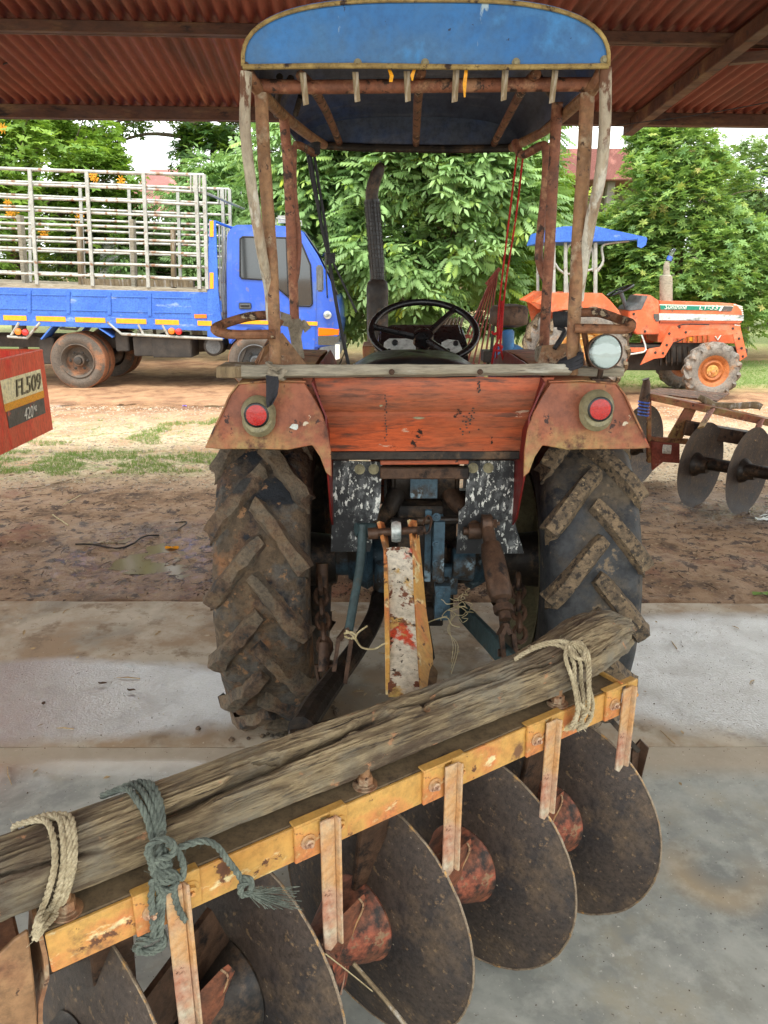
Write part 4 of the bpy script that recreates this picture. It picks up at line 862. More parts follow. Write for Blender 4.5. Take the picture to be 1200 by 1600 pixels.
def harrow():
    # main beam: an open angle beam, yellow front, grimy top
    s = MB(); s.bar(hb(0, .004, ZT - .036), hb(BL, .004, ZT - .036), .008, .070); s.jitter(.001, 14).build('beam_front', m_yellow, HR, bev=.002)
    s = MB(); s.bar(hb(-.0, .063, ZT - .004), hb(BL, .063, ZT - .004), .109, .008); s.jitter(.001, 14); s.bar(hb(0, .113, ZT - .04), hb(BL, .113, ZT - .04), .008, .062); s.build('beam_top', m_beamtop, HR, bev=.002)
    # end bracket at the right end
    s = MB(); s.bar(hb(BL + .002, .0, ZT - .03), hb(BL + .006, .11, ZT - .03), .006, .075); s.build('beam_end_plate', m_yellow, HR)
    px_std = [(505, 1290), (697, 1203), (853, 1130), (972, 1075), (268, 1400)]
    lens = [.275, .25, .235, .21, .29]
    for (px, py), L_ in zip(px_std, lens):
        s0 = s_of(px, py); s = MB()
        a = hb(s0, -.012, ZT + .002); 
        wv = BD * .0138
        top = [a - wv, a + wv, a + wv + Vector((0, 0, -L_)), a + Vector((0, 0, -L_ - .012)), a - wv + Vector((0, 0, -L_ - .0))]
        s.prism(top, PD * -.005)
        s.prism([a + wv, a + wv + PD * -.013 + BD * .004, a + wv + PD * -.013 + BD * .004 + Vector((0, 0, -L_)), a + wv + Vector((0, 0, -L_))], BD * .005)
        s.jitter(.0012, 22).build('scraper_standard', m_stand, HR, bev=.0012)
        # clamp plate behind it, bolted through the beam
        s = MB(); s.bar(hb(s0 - .058, -.004, ZT - .034), hb(s0 - .008, -.004, ZT - .034), .007, .072); s.bar(hb(s0 + .010, -.004, ZT - .026), hb(s0 + .045, -.004, ZT - .026), .007, .066)
        s.bar(hb(s0 - .058, .004, ZT + .003), hb(s0 + .045, .004, ZT + .003), .02, .004)
        s.jitter(.0008, 22).build('clamp_plate', m_yellow, HR, bev=.0015)
        for ds, dz in ((-.034, -.032), (.027, -.022)):
            s = MB().bolt(hb(s0 + ds, -.008, ZT + dz), -PD, .009, .007); s.build('clamp_bolt', m_stand if ds < 0 else m_yellow, HR)
    for (px, py) in ((583, 1222), (108, 1425), (888, 1082)):
        p = on_front(px, py); s0 = (p - O).dot(BD); s = MB(); b_ = hb(s0, .028, ZT)
        s.lathe([(0, .023), (.003, .023), (.0035, .017), (.006, .017)], b_, (0, 0, 1), 20); s.lathe([(.006, .0145), (.021, .0145), (.022, .012)], b_, (0, 0, 1), 6); s.lathe([(.022, .009), (.036, .009), (.037, .007)], b_, (0, 0, 1), 14)
        s.build('beam_bolt', m_rust_tan, HR)
    # discs
    PH, TAU, RD = R(48.4), R(4.5), .274
    a_ = Vector((-math.sin(PH), math.cos(PH), 0)); n0 = Vector((math.cos(PH), math.sin(PH), 0)); b_ = Vector((0, 0, 1)) * math.cos(TAU) + n0 * math.sin(TAU); nn = a_.cross(b_).normalized()
    if nn.dot(n0) < 0: nn = -nn
    prev = None
    for i in range(5):
        c = hb(1.213 - .287 * i, .156, .276); prof = []
        for k in range(13):
            r = RD * k / 12; prof.append((-.040 * (1 - (r / RD) ** 2), r))      # the domed side faces the camera's left
        back = [(h + .0045, r) for (h, r) in prof]; back[-1] = (.0045, RD - .002)
        d_ = MB(); d_.lathe([(-.040, .002)] + prof[1:] + back[::-1][:-1] + [(-.0355, .002)], c, nn, 96)
        D = d_.build('disc', m_disc, HR, smooth=40)
        e_ = MB().tube([c + (a_ * math.cos(t) + b_ * math.sin(t)) * (RD - .0005) for t in [2 * math.pi * k / 120 for k in range(120)]], .0026, 6, closed=True).jitter(.0012, 60); e_.build('disc_rim', m_discedge, D)
        hc = c - nn * .034
        s = MB(); s.lathe([(.004, .090), (-.006, .094), (-.010, .090), (-.03, .084), (-.065, .068), (-.10, .050), (-.135, .038)], hc, nn, 40); s.jitter(.002, 16, i); s.build('hub_spool', m_hub if i < 3 else m_dark, D, smooth=60)
        # gang shaft piece towards the next disc
        if i < 4:
            c2 = hb(1.213 - .287 * (i + 1), .156, .276) + nn * .04; MB().cyl(hc - nn * .14, c2, .03, seg=16).build('gang_shaft', m_dark, HR)
        # scraper: a bent plate from the foot of the standard to the disc face
        if i == 0:
            h3 = hb(1.213 - .287 * 2, .156, .276) - nn * .034; SO = []
            for (x, y, dY) in ((519, 1446, -.11), (560, 1403, -.10), (566, 1416, -.085), (551, 1450, -.085), (541, 1485, -.085), (535, 1530, -.09), (531, 1552, -.10), (521, 1520, -.12), (512, 1475, -.12)): SO.append(at(x, y, h3.y + dY) - h3)
        s = MB(); sh_ = BD * (-.012 if i < 2 else 0); s.prism([hc + q + sh_ for q in SO], Vector((.012, .012, 0))); s.jitter(.0025, 18, i + 4).build('scraper_blade', m_hub, HR, bev=.0015)
        s = MB().tube([hc + q + sh_ + Vector((.002, -.003, 0)) for q in SO[1:7]], .0022, 6, sub=3); s.build('scraper_edge', m_stand, HR)
    # right-most scraper bracket standing beyond the last disc
    c = at(999, 1190, 1.60); MB().bar(c + Vector((-.008, .012, .03)), hb(BL - .01, .10, ZT - .05), .03, .012).build('bracket_stay', m_dark, HR)
    s = MB()
    s.sheet([[c + Vector((-.022, 0, .036)), c + Vector((0, .01, .058)), c + Vector((.020, .0, .040))], [c + Vector((-.020, 0, -.04)), c + Vector((.0, .01, -.03)), c + Vector((.012, .0, -.03))], [c + Vector((-.004, 0, -.11)), c + Vector((0, .01, -.11)), c + Vector((.004, 0, -.11))]], .006); s.build('scraper_bracket', m_iron, HR)
    # bearing arms and rear frame in the dark below the beam
    for s0 in (.10, .62, 1.08):
        s = MB().bar(hb(s0, .09, ZT - .05), hb(s0, .15, .33), .014, .07, up=BD); s.build('bearing_arm', m_iron, HR, bev=.003)
    s = MB().bar(hb(-.1, .20, .50), hb(BL - .05, .22, .50), .06, .06); s.build('rear_frame_bar', m_dark, HR, bev=.003)
    s = MB().bar(hb(.3, .16, .42), hb(-.02, .02, .30), .012, .12); s.build('frame_gusset', m_iron, HR)
    # hitch cross bar
    s = MB().bar(at(455, 1165, 1.56), at(830, 1062, 1.72), .05, .06); s.build('hitch_cross_bar', m_dark, HR, bev=.004)
    for q in ((470, 1155, 1.56), (812, 1060, 1.72)):
        e = at(*q); d = (e - O); s0 = d.dot(BD); MB().bar(e, hb(s0, .1, ZT - .05), .02, .05).build('hitch_strut', m_dark, HR)
    # big orange end plate at the lower left
    P = lambda x, y: on_front(x, y, .0)
    s = MB().prism([P(-170, 1560), P(0, 1492), P(22, 1470), P(44, 1455), P(52, 1520), P(58, 1580), P(62, 1760), P(-170, 1860)], PD * .008); s.build('end_plate', m_rust_tan, HR, bev=.002)
    s = MB().sheet([[P(62, 1456) + PD * .002, P(62, 1456) + PD * .10], [P(72, 1500) + PD * .002, P(68, 1500) + PD * .1], [P(74, 1530), P(66, 1530) + PD * .1], [P(64, 1568), P(58, 1568) + PD * .1], [P(62, 1640), P(56, 1640) + PD * .1]], .006); s.build('curved_end_rib', m_rust_tan, HR)
    s = MB().bar(hb(-.30, .06, ZT - .06), hb(-.03, .06, ZT - .06), .10, .09); s.build('beam_stub', m_rust, HR, bev=.004)
    # mast up to the top link
    T_ = lambda px, py, Y: at(px, py, Y)
    Yb, Yt = 1.44, 1.98
    def Ym(py): return Yt + (Yb - Yt) * ((py - 812) / 265)
    M_ = lambda px, py, dy=0: T_(px, py, Ym(py) + dy)
    s = MB().sheet([[M_(604, 858), M_(614, 856, -.006), M_(633, 856, -.006), M_(643, 859)], [M_(605, 930), M_(616, 929, -.006), M_(636, 929, -.006), M_(646, 931)], [M_(606, 1000), M_(618, 1000, -.006), M_(640, 1000, -.006), M_(650, 1001)], [M_(607, 1088), M_(620, 1088, -.006), M_(644, 1088, -.006), M_(655, 1088)]], .006); s.jitter(.0008, 30).build('mast_channel', m_white_rust, HR)
    s = MB().sheet([[M_(591, 815), M_(598, 817, .05)], [M_(597, 840), M_(604, 842, .05)], [M_(602, 860), M_(606, 860, .05)], [M_(606, 1085), M_(612, 1085, .05)]], .010); s.build('mast_plate', m_yellow, HR, bev=.001)
    s = MB().sheet([[M_(638, 812), M_(649, 814, .06)], [M_(641, 832), M_(653, 834, .06)], [M_(643, 858), M_(655, 860, .06)], [M_(648, 960), M_(665, 960, .06)], [M_(651, 1020), M_(674, 1015, .06)], [M_(655, 1088), M_(676, 1062, .06)]], .008); s.build('mast_plate', m_yellow, HR, bev=.001)
    s = MB().prism([M_(650, 1040, .03), M_(672, 1035, .05), M_(684, 1052, .05), M_(680, 1080, .03), M_(652, 1085, .01)], (0, .01, 0)); s.build('mast_gusset', m_beamtop, HR)
    s = MB().cyl(M_(588, 832), M_(664, 828), .011, seg=14); s.bolt(M_(652, 829), (1, 0, 0), .014, .012); s.cyl(M_(575, 834), M_(590, 833), .016, seg=14); s.build('top_link_pin', m_iron, HR)
    s = MB().lathe([(-.014, .018), (-.012, .027), (0, .030), (.012, .027), (.014, .018)], M_(619, 831), (1, 0, 0), 24); s.build('top_link_ball', m_silvertape, HR)
    s = MB().bar(M_(619, 826, .02), T_(655, 815, 2.3), .03, .035); s.build('top_link', m_dark, HR, bev=.004)
    s = MB().tube([M_(660, 820), M_(668, 806), M_(674, 812), M_(670, 830), M_(664, 834)], .003, 6, sub=4); s.build('linch_pin', m_iron, HR)
harrow()

# ================================================================ LOG
def build_log():
    s0, s1 = -.62, 1.318; ns, na = 760, 200; V = []
    N3 = lambda a, b, c, k=0: noise.fractal(Vector((a, b, c + k)), .85, 2.1, 5)
    cracks = [(.10, .62, 128, -22, .042, .14), (.62, .90, 112, 8, .028, .10), (-.1, .10, 140, 14, .012, .05), (.17, .245, 146, -3, .026, .11), (.90, 1.15, 135, 8, .010, .05), (-.5, -.1, 140, 10, .012, .06), (.34, .40, 112, 5, .026, .10), (.25, .55, 168, -6, .006, .04), (.6, .9, 160, 5, .006, .04), (.685, .70, 118, 0, .018, .25)]
    for i in range(ns + 1):
        s_ = s0 + (s1 - s0) * i / ns; x = s_ - s0
        fl = max(0, (s_ - .97) / (1.318 - .97)); fl = fl ** 1.3
        for j in range(na):
            a = 2 * math.pi * j / na; ca, sa = math.cos(a), math.sin(a)       # ca along PD, sa up
            r = LR * .96 * (1 + .05 * math.cos(2 * a + 1.1)) * (1 + .03 * math.sin(3 * a + s_ * 2))
            r *= 1 + .05 * noise.noise(Vector((s_ * 2.3, 3, 1)))
            grain = N3(s_ * 2.2, ca * 5, sa * 5) * .0045 + N3(s_ * 5, ca * 22, sa * 22, 4) * .0030
            rough = max(0, noise.noise(Vector((s_ * 3.1, ca * 1.5, sa * 1.5 + 8)))) * N3(s_ * 12, ca * 10, sa * 10, 9) * .010
            d = grain + rough
            for (c0, c1, ad, sl, dep, wd) in cracks:
                if c0 < s_ < c1:
                    u = (s_ - c0) / (c1 - c0); ac = R(ad) + R(sl) * (u - .5) * 2 + .10 * noise.noise(Vector((s_ * 14, ad, 0))) + .03 * noise.noise(Vector((s_ * 50, ad, 0)))
                    k = abs(a - ac) / (wd * (1 + .6 * noise.noise(Vector((s_ * 20, 1, ad))))); d -= dep * math.exp(-k * k) * min(1, 6 * u, 6 * (1 - u)) * (.5 + .9 * max(0, noise.noise(Vector((s_ * 9, ad, 7))) + .4))
                    if 1 < k < 3 and dep > .009: d += .003 * (3 - k) / 2 * min(1, 6 * u, 6 * (1 - u))
            if .585 < s_ < .70 and 1.3 < a < 2.3: d += .010 * math.sin((s_ - .585) / .115 * math.pi) * max(0, noise.noise(Vector((s_ * 26, a * 5, 2))) + .35)
            hol = 0
            for (hs_, ha_, hl_, hw_, hd_) in ((.52, 118, .10, .5, .010), (.72, 102, .07, .4, .012), (.06, 150, .14, .35, .008), (.36, 152, .12, .4, .008), (.84, 128, .09, .35, .007), (-.2, 125, .12, .5, .009)):
                hol += hd_ * math.exp(-((s_ - hs_) / hl_) ** 2 - ((a - R(ha_)) / hw_) ** 2) * (.6 + 1.2 * noise.noise(Vector((s_ * 18, ca * 4, sa * 4))))
            d -= hol
            rr = r + d
            y = ca * rr * (1 + .6 * fl); z = sa * rr * (1 + .15 * fl) 
            y += .045 * fl
            if fl > 0: z += fl * .018 * (1 if sa > 0 else .2) + .012 * fl * N3(s_ * 8, ca * 3, sa * 3, 20); y += fl * .020 * N3(s_ * 6, ca * 3, sa * 3, 30)
            if s_ < -.0: z += .0
            xx = x
            if i > ns - 110:                                            # ragged, tapered tip
                t = (i - (ns - 110)) / 110; q = .05 * noise.noise(Vector((ca * 1.2, sa * 1.2, 5)))
                xx += t * q; tp = 1 - .62 * t ** 4; z = z * tp + .012 * t; y = y * (1 - .5 * t ** 4)
            V.append((xx, y, z))
    Fs = [(i * na + j, i * na + (j + 1) % na, (i + 1) * na + (j + 1) % na, (i + 1) * na + j) for i in range(ns) for j in range(na)]
    c0 = len(V); V.append((0, 0, 0)); c1 = len(V); V.append((s1 - s0 - .01, .03, .01))
    Fs += [(c0, (j + 1) % na, j) for j in range(na)] + [(c1, ns * na + j, ns * na + (j + 1) % na) for j in range(na)]
    me = bpy.data.meshes.new('log'); me.from_pydata(V, [], Fs); me.polygons.foreach_set('use_smooth', [True] * len(Fs)); me.set_sharp_from_angle(angle=R(50)); me.materials.append(m_log)
    o = bpy.data.objects.new('log', me); col.objects.link(o)
    o.matrix_world = Matrix.Translation(hb(s0, LU, ZT + LR + .001)) @ Matrix((BD, PD, Vector((0, 0, 1)))).transposed().to_4x4()
    tag(o, 'long weathered cracked grey-brown log tied along the top of the foreground harrow', 'log')
build_log()

# ================================================================ ROPES
def smooth_path(P, n=60):
    m = MB(); P = [Vector(p) for p in P]; Q = []
    for i in range(len(P) - 1):
        p0 = P[i - 1] if i else P[0]; p1, p2 = P[i], P[i + 1]; p3 = P[i + 2] if i + 2 < len(P) else P[-1]
        L_ = max(2, int((p2 - p1).length / .0022)) if n is None else n
        for k in range(L_):
            t = k / L_; Q.append(.5 * ((2 * p1) + (p2 - p0) * t + (2 * p0 - 5 * p1 + 4 * p2 - p3) * t * t + (3 * p1 - p0 - 3 * p2 + p3) * t ** 3))
    Q.append(P[-1]); return Q
def strands(mb, P, r, pitch=None, cnt=3, seg=6, step=.0022, fray=0):
    Q = smooth_path(P, None); pitch = pitch or r * 7; acc = 0; T = [(Q[min(i + 1, len(Q) - 1)] - Q[max(i - 1, 0)]).normalized() for i in range(len(Q))]
    nrm = T[0].orthogonal().normalized(); fr = []
    for i in range(len(Q)):
        if i: q = T[i - 1].rotation_difference(T[i]); nrm = (q @ nrm); nrm = (nrm - T[i] * nrm.dot(T[i])).normalized(); acc += (Q[i] - Q[i - 1]).length
        fr.append((Q[i], nrm.copy(), T[i].cross(nrm), acc))
    for k in range(cnt):
        path = []
        for (p, a, b, l_) in fr:
            th = 2 * math.pi * (l_ / pitch + k / cnt); path.append(p + (a * math.cos(th) + b * math.sin(th)) * r * .52)
        mb.tube(path, r * .56, seg)
    return mb
def back(s_, ang, dr=.006):
    a = R(ang); return hb(s_, LU, ZT + LR) + (PD * math.cos(a) + Vector((0, 0, 1)) * math.sin(a)) * (LR + dr)
def rope_thing(name, paths, r, m, label, cat='rope', fray=None, **k):
    s = MB()
    for p in paths: strands(s, p, r, **k)
    # loose fibres
    for p in paths:
        for q in range(int(len(p) * 5)):
            a = Vector(random.choice(p)) + Vector([random.uniform(-1, 1) * r * .8 for _ in range(3)]); d = Vector([random.uniform(-1, 1) for _ in range(3)]).normalized() * random.uniform(.004, .012)
            s.tube([a, a + d], [.0004, .0002], 3)
    if fray: fray(s)
    o = s.build(name, m); return tag(o, label, cat)
def front_wrap(pts_log, pts_front, s_back):
    """from behind the log, over its top, down its front, then down the beam front"""
    P = [back(s_back, 20), back(s_back, 50)] + [on_log(x, y, .006) for x, y in pts_log] + [on_front(x, y, .012) for x, y in pts_front]
    return P
sA = s_of(95, 1430)
rope_thing('rope', [
    front_wrap([(68, 1282), (82, 1305), (86, 1345), (78, 1385), (68, 1415)], [(58, 1440), (54, 1458)], sA - .03),
    front_wrap([(88, 1276), (98, 1305), (99, 1350), (90, 1395), (76, 1425)], [(64, 1442), (56, 1462)], sA - .012),
    front_wrap([(106, 1274), (115, 1300), (116, 1345), (106, 1390), (90, 1425)], [(70, 1448), (54, 1468)], sA + .006),
    front_wrap([(100, 1280), (108, 1310), (108, 1350), (98, 1395), (82, 1428)], [(66, 1452), (56, 1464)], sA)], .0046, m_rope_c, 'cream hemp rope wrapped three times round the left end of the log')
sB = s_of(255, 1380)
def fray_g(s):
    a = on_log(385, 1390, .03); a = on_front(386, 1396, .03)
    for q in range(70):
        b_ = on_front(386 + random.uniform(18, 86), 1396 + random.uniform(-12, 26), .03 + random.uniform(-.01, .02)); mid = a.lerp(b_, .5) + Vector((random.uniform(-.004, .004), 0, random.uniform(-.004, .006)))
        s.tube([a + Vector((random.uniform(-.003, .003), 0, random.uniform(-.003, .003))), mid, b_], [.0009, .0007, .0003], 4, sub=3)
G = lambda L, off=.008: [on_front(x, y, off) for x, y in L]
GL = lambda L, off=.006: [on_log(x, y, off) for x, y in L]
rope_thing('rope', [
    [back(sB - .05, 40)] + GL([(196, 1232), (214, 1250), (228, 1275), (238, 1310)]) + G([(244, 1340), (250, 1380), (246, 1420), (240, 1460)], .014),
    [back(sB - .035, 40)] + GL([(208, 1226), (228, 1245), (240, 1275), (246, 1305)]) + G([(252, 1335), (256, 1370), (254, 1410), (250, 1462)], .016),
    [back(sB - .02, 40)] + GL([(222, 1222), (240, 1245), (250, 1275), (252, 1300)]) + G([(254, 1325), (262, 1340), (262, 1375)], .020),
    [back(sB - .005, 40)] + GL([(234, 1224), (249, 1250), (254, 1280), (254, 1305)]) + G([(250, 1325), (245, 1345), (250, 1365)], .026),
    G([(262, 1350), (245, 1348), (232, 1338), (232, 1325), (242, 1315), (260, 1312), (272, 1322), (268, 1336), (250, 1342), (238, 1348), (245, 1354), (268, 1348)], .034),
    G([(235, 1344), (240, 1364), (250, 1372), (268, 1366), (284, 1372), (286, 1350), (276, 1328), (262, 1318)], .030),
    G([(240, 1362), (262, 1362), (274, 1366), (268, 1376), (250, 1378), (238, 1376), (240, 1384), (256, 1392), (270, 1388), (276, 1376)], .028),
    G([(276, 1366), (272, 1390), (276, 1412), (284, 1430), (290, 1438)], .018),
    G([(240, 1384), (236, 1400), (238, 1430), (240, 1462)], .016),
    G([(270, 1330), (292, 1320), (318, 1314), (338, 1322), (356, 1345), (372, 1366), (382, 1384)], .028),
    G([(378, 1372), (392, 1376), (390, 1394), (378, 1398), (376, 1384), (388, 1378)], .032),
    G([(212, 1478), (232, 1470), (250, 1462), (256, 1470), (240, 1482), (220, 1488), (210, 1480)], .010),
    G([(214, 1470), (234, 1462), (252, 1456), (256, 1476), (236, 1488), (216, 1484)], .004)],
    .0052, m_rope_g, 'grey-green rope knotted round the log and beam with a frayed loose end', fray=fray_g)
sC = s_of(890, 1080)
def fray_c(s):
    a = on_front(905, 1128, .02)
    for q in range(26):
        b_ = on_front(905 + random.uniform(-18, 14), 1128 + random.uniform(6, 16), .02); s.tube([a + Vector((random.uniform(-.012, .012), 0, random.uniform(-.004, .004))), b_], [.0012, .0005], 4)
rope_thing('rope', [
    GL([(805, 1030), (828, 1016), (856, 1008), (880, 1012), (896, 1035), (898, 1065)]) + G([(905, 1100), (896, 1138)], .016),
    GL([(812, 1024), (838, 1012), (866, 1004), (890, 1010), (906, 1035), (908, 1065)]) + G([(912, 1095), (905, 1140)], .016),
    GL([(830, 1012), (856, 1004), (880, 1002), (902, 1012), (918, 1040)], .010) + G([(920, 1070), (926, 1105), (914, 1136)], .018),
    GL([(892, 1006), (906, 1004), (918, 1020), (921, 1048)], .014) + G([(920, 1080), (918, 1108), (908, 1125)], .024),
    GL([(890, 1010), (896, 1024), (908, 1030), (914, 1018), (904, 1006), (894, 1004)], .018),
    GL([(886, 1008), (884, 1030), (894, 1060)], .012) + G([(902, 1100), (900, 1120), (890, 1138)], .022),
    G([(904, 1098), (916, 1110), (924, 1118), (916, 1132), (902, 1140)], .022)], .0046, m_rope_c, 'cream rope looped and knotted round the right end of the log', fray=fray_c)
# straw twine bits
def twine(pts, label, r=.0018):
    s = MB().tube(pts, r, 5, sub=6); o = s.build('twine', m_twine); return tag(o, label, 'twine')
s_ = MB(); tw = lambda *q: [at(x, y, Y) for x, y, Y in q]
s_.tube(tw((541, 985, 1.95), (548, 990, 1.94), (556, 1000, 1.92), (566, 1012, 1.92), (585, 1014, 1.90), (600, 1006, 1.86), (608, 1004, 1.84)), .003, 5, sub=6); s_.tube(tw((541, 986, 1.95), (552, 994, 1.93), (558, 1002, 1.92), (556, 996, 1.92), (560, 988, 1.92), (574, 978, 1.92)), .0026, 5, sub=6)
s_.tube(tw((538, 990, 1.95), (550, 988, 1.94), (556, 994, 1.93), (548, 998, 1.95), (538, 994, 1.96)), .0035, 5, sub=5)
tag(s_.build('twine', m_twine), 'straw coloured twine tied round the left lift rod', 'twine')
s_ = MB(); random.seed(3)
for k in range(9):
    x, y = random.uniform(700, 735), random.uniform(935, 955); P = []
    for j in range(7): P.append(at(x, y, 2.2 - random.uniform(0, .05))); x += random.uniform(-13, 12); y += random.uniform(-9, 9)
    s_.tube(P, .0012, 4, sub=5)
s_.tube(tw((664, 975, 2.2), (680, 968, 2.18), (698, 965, 2.17), (706, 976, 2.16), (718, 980, 2.15)), .0018, 4, sub=5)
for k in range(3): s_.tube(tw((706 + k * 3, 960, 2.19), (703 - k * 2, 985, 2.18), (708 + k * 4, 1010, 2.17), (705, 1035 + k * 9, 2.16)), .0008, 4, sub=5)
tag(s_.build('twine', m_twine), 'tangled pale twine snagged on the tractor drawbar', 'twine')
# dry straws lying on the discs and floor
for k, (a, b, lb) in enumerate(((at(508, 1490, 1.03), at(582, 1549, 1.10), 'thin dry straw between the second and third disc from the left'),
                                (at(552, 1505, 1.1), at(640, 1610, 1.05), 'thick dry stalk lying below the second disc from the left'))):
    tag(MB().tube([a, a.lerp(b, .5) + Vector((.004, 0, -.003)), b], .0011 if k == 0 else .0042, 6, sub=4).build('straw', m_twine if k == 0 else m_wood), lb, 'straw')

# rags and cords tied on the tractor
def rag(rows, m, label, name='rag', th=.002, seed=1):
    P = [[Vector(p) for p in r_] for r_ in rows]; out = []
    H, Wd = len(P), len(P[0]); n1, n2 = 14, 12
    for i in range(n1 + 1):
        u = i / n1 * (H - 1); i0 = min(int(u), H - 2); fu = u - i0; r_ = []
        for j in range(n2 + 1):
            v = j / n2 * (Wd - 1); j0 = min(int(v), Wd - 2); fv = v - j0
            p = (P[i0][j0] * (1 - fu) + P[i0 + 1][j0] * fu) * (1 - fv) + (P[i0][j0 + 1] * (1 - fu) + P[i0 + 1][j0 + 1] * fu) * fv
            p = p + Vector((0, math.sin(v * 5 + i * .3 + seed) * .006, 0)) + noise.noise_vector(p * 30 + Vector((seed, 0, 0))) * .004; r_.append(p)
        out.append(r_)
    s = MB().sheet(out, th); return tag(s.build(name, m, smooth=60), label, 'rag')
rag([[at(414, 588, 1.98), at(434, 588, 1.98)], [at(416, 606, 1.965), at(435, 604, 1.965)], [at(416, 622, 1.955), at(433, 618, 1.955)], [at(418, 636, 1.95), at(424, 632, 1.95)]], m_cloth_k, 'black cloth strip hanging from the board over the left fender')
s_ = MB()
for k in range(7): 
    c = at(431, 572 + k * 2.6, 2.035); s_.tube([c + Vector((math.cos(a) * .024, math.sin(a) * .028, (k % 3 - 1) * .008 * math.cos(a))) for a in [2 * math.pi * j / 20 for j in range(20)]], .0045, 6, closed=True)
s_.tube([at(420, 580, 2.0), at(436, 590, 1.99), at(446, 578, 2.0)], .007, 6, sub=3)
s_.jitter(.002, 60); tag(s_.build('cord', m_cloth_w), 'dirty pale cord binding the left inner canopy post to the board', 'cord')
rag([[at(452, 500, 2.36), at(470, 498, 2.36)], [at(450, 512, 2.35), at(474, 512, 2.35)], [at(454, 530, 2.36), at(472, 530, 2.36)], [at(458, 550, 2.37), at(476, 560, 2.37)]], m_cloth_w, 'dirty white rag knotted low on the left rear-most red post', seed=3)
rag([[at(438, 486, 2.3), at(454, 492, 2.34)], [at(440, 508, 2.3), at(456, 512, 2.34)]], m_cloth_w, 'small pale rag end wedged between the left posts', seed=5)
rag([[at(468, 502, 2.34), at(476, 500, 2.34)], [at(476, 520, 2.33), at(487, 512, 2.33)]], m_cloth_w, 'loose pale rag end sticking out right of the left red post', seed=6)
s_ = MB()
for k in range(5):
    c = at(892, 560 + k * 3.4, 2.04); s_.tube([c + Vector((math.cos(a) * .027, math.sin(a) * .027, .012 * math.cos(a) + (k % 2) * .003)) for a in [2 * math.pi * j / 20 for j in range(20)]], .0065, 6, closed=True)
s_.jitter(.002, 50); tag(s_.build('strap', m_cloth_k), 'black strap wound round the foot of the right tan post', 'strap')
s_ = MB()
for k in range(9):
    x = 866 + k * 2.9; s_.tube([at(x, 488, 2.30), at(x, 498, 2.29), at(x + 2, 510, 2.30)], .005, 6, sub=3)
s_.tube([at(872, 512, 2.29), at(882, 518, 2.27), at(866, 545, 2.25)], .007, 6, sub=3); s_.tube([at(884, 518, 2.29), at(872, 540, 2.27)], .006, 6)
tag(s_.build('strap', m_rope_k), 'black webbing wrapped round the bar between the two right posts', 'strap')
s_ = MB(); s_.box(at(850, 556, 2.36), (.05, .05, .06)); tag(s_.jitter(.004, 40).build('cloth_wad', m_cloth_w, bev=.006), 'grey cloth wad stuffed round the foot of the right red post', 'rag')
# black elastic cords on the left
s_ = MB()
for P, r_ in (([(484, 238, 2.5), (492, 290, 2.48), (502, 350, 2.46), (512, 395, 2.44), (518, 430, 2.42), (530, 500, 2.4), (545, 572, 2.38)], .0055), ([(490, 236, 2.5), (500, 300, 2.48), (508, 350, 2.46), (515, 400, 2.44)], .0045), ([(516, 400, 2.44), (530, 430, 2.43), (545, 462, 2.42), (557, 488, 2.42)], .0035), ([(480, 240, 2.5), (487, 280, 2.49), (498, 330, 2.47)], .004)):
    s_.tube([at(*q) for q in P], r_, 8, sub=5)
for k in range(5): s_.tube([at(517, 398 + k * 3, 2.44) + Vector((math.cos(a) * .011, math.sin(a) * .011, .003 * math.cos(a))) for a in [j * math.pi / 5 for j in range(10)]], .004, 6, closed=True)
for k in range(6): s_.tube([at(490, 226 + k * 3, 2.5) + Vector((math.cos(a) * .017, math.sin(a) * .017, .004 * math.cos(a))) for a in [j * math.pi / 5 for j in range(10)]], .0045, 6, closed=True)
tag(s_.build('cord', m_rope_k), 'black elastic cords strung from the canopy down to the left of the exhaust', 'cord')
s_ = MB()
strands(s_, [at(809, 230, 2.58), at(797, 330, 2.6), at(785, 430, 2.65), at(778, 500, 2.68), at(776, 560, 2.7)], .0032, step=.004)
strands(s_, [at(817, 245, 2.56), at(806, 340, 2.6), at(792, 430, 2.65), at(784, 500, 2.68), at(780, 530, 2.7)], .0032)
for L_ in ([(784, 470), (782, 500), (778, 530), (772, 548), (768, 572)], [(786, 478), (784, 510), (782, 540), (786, 560), (790, 572)], [(776, 520), (772, 522), (768, 518)], [(774, 538), (784, 542), (780, 548), (772, 546), (776, 536)]): strands(s_, [at(x, y, 2.68) for x, y in L_], .0042)
tag(s_.build('cord', m_rope_r), 'long red cord hanging from the right canopy arm to the filter', 'cord')

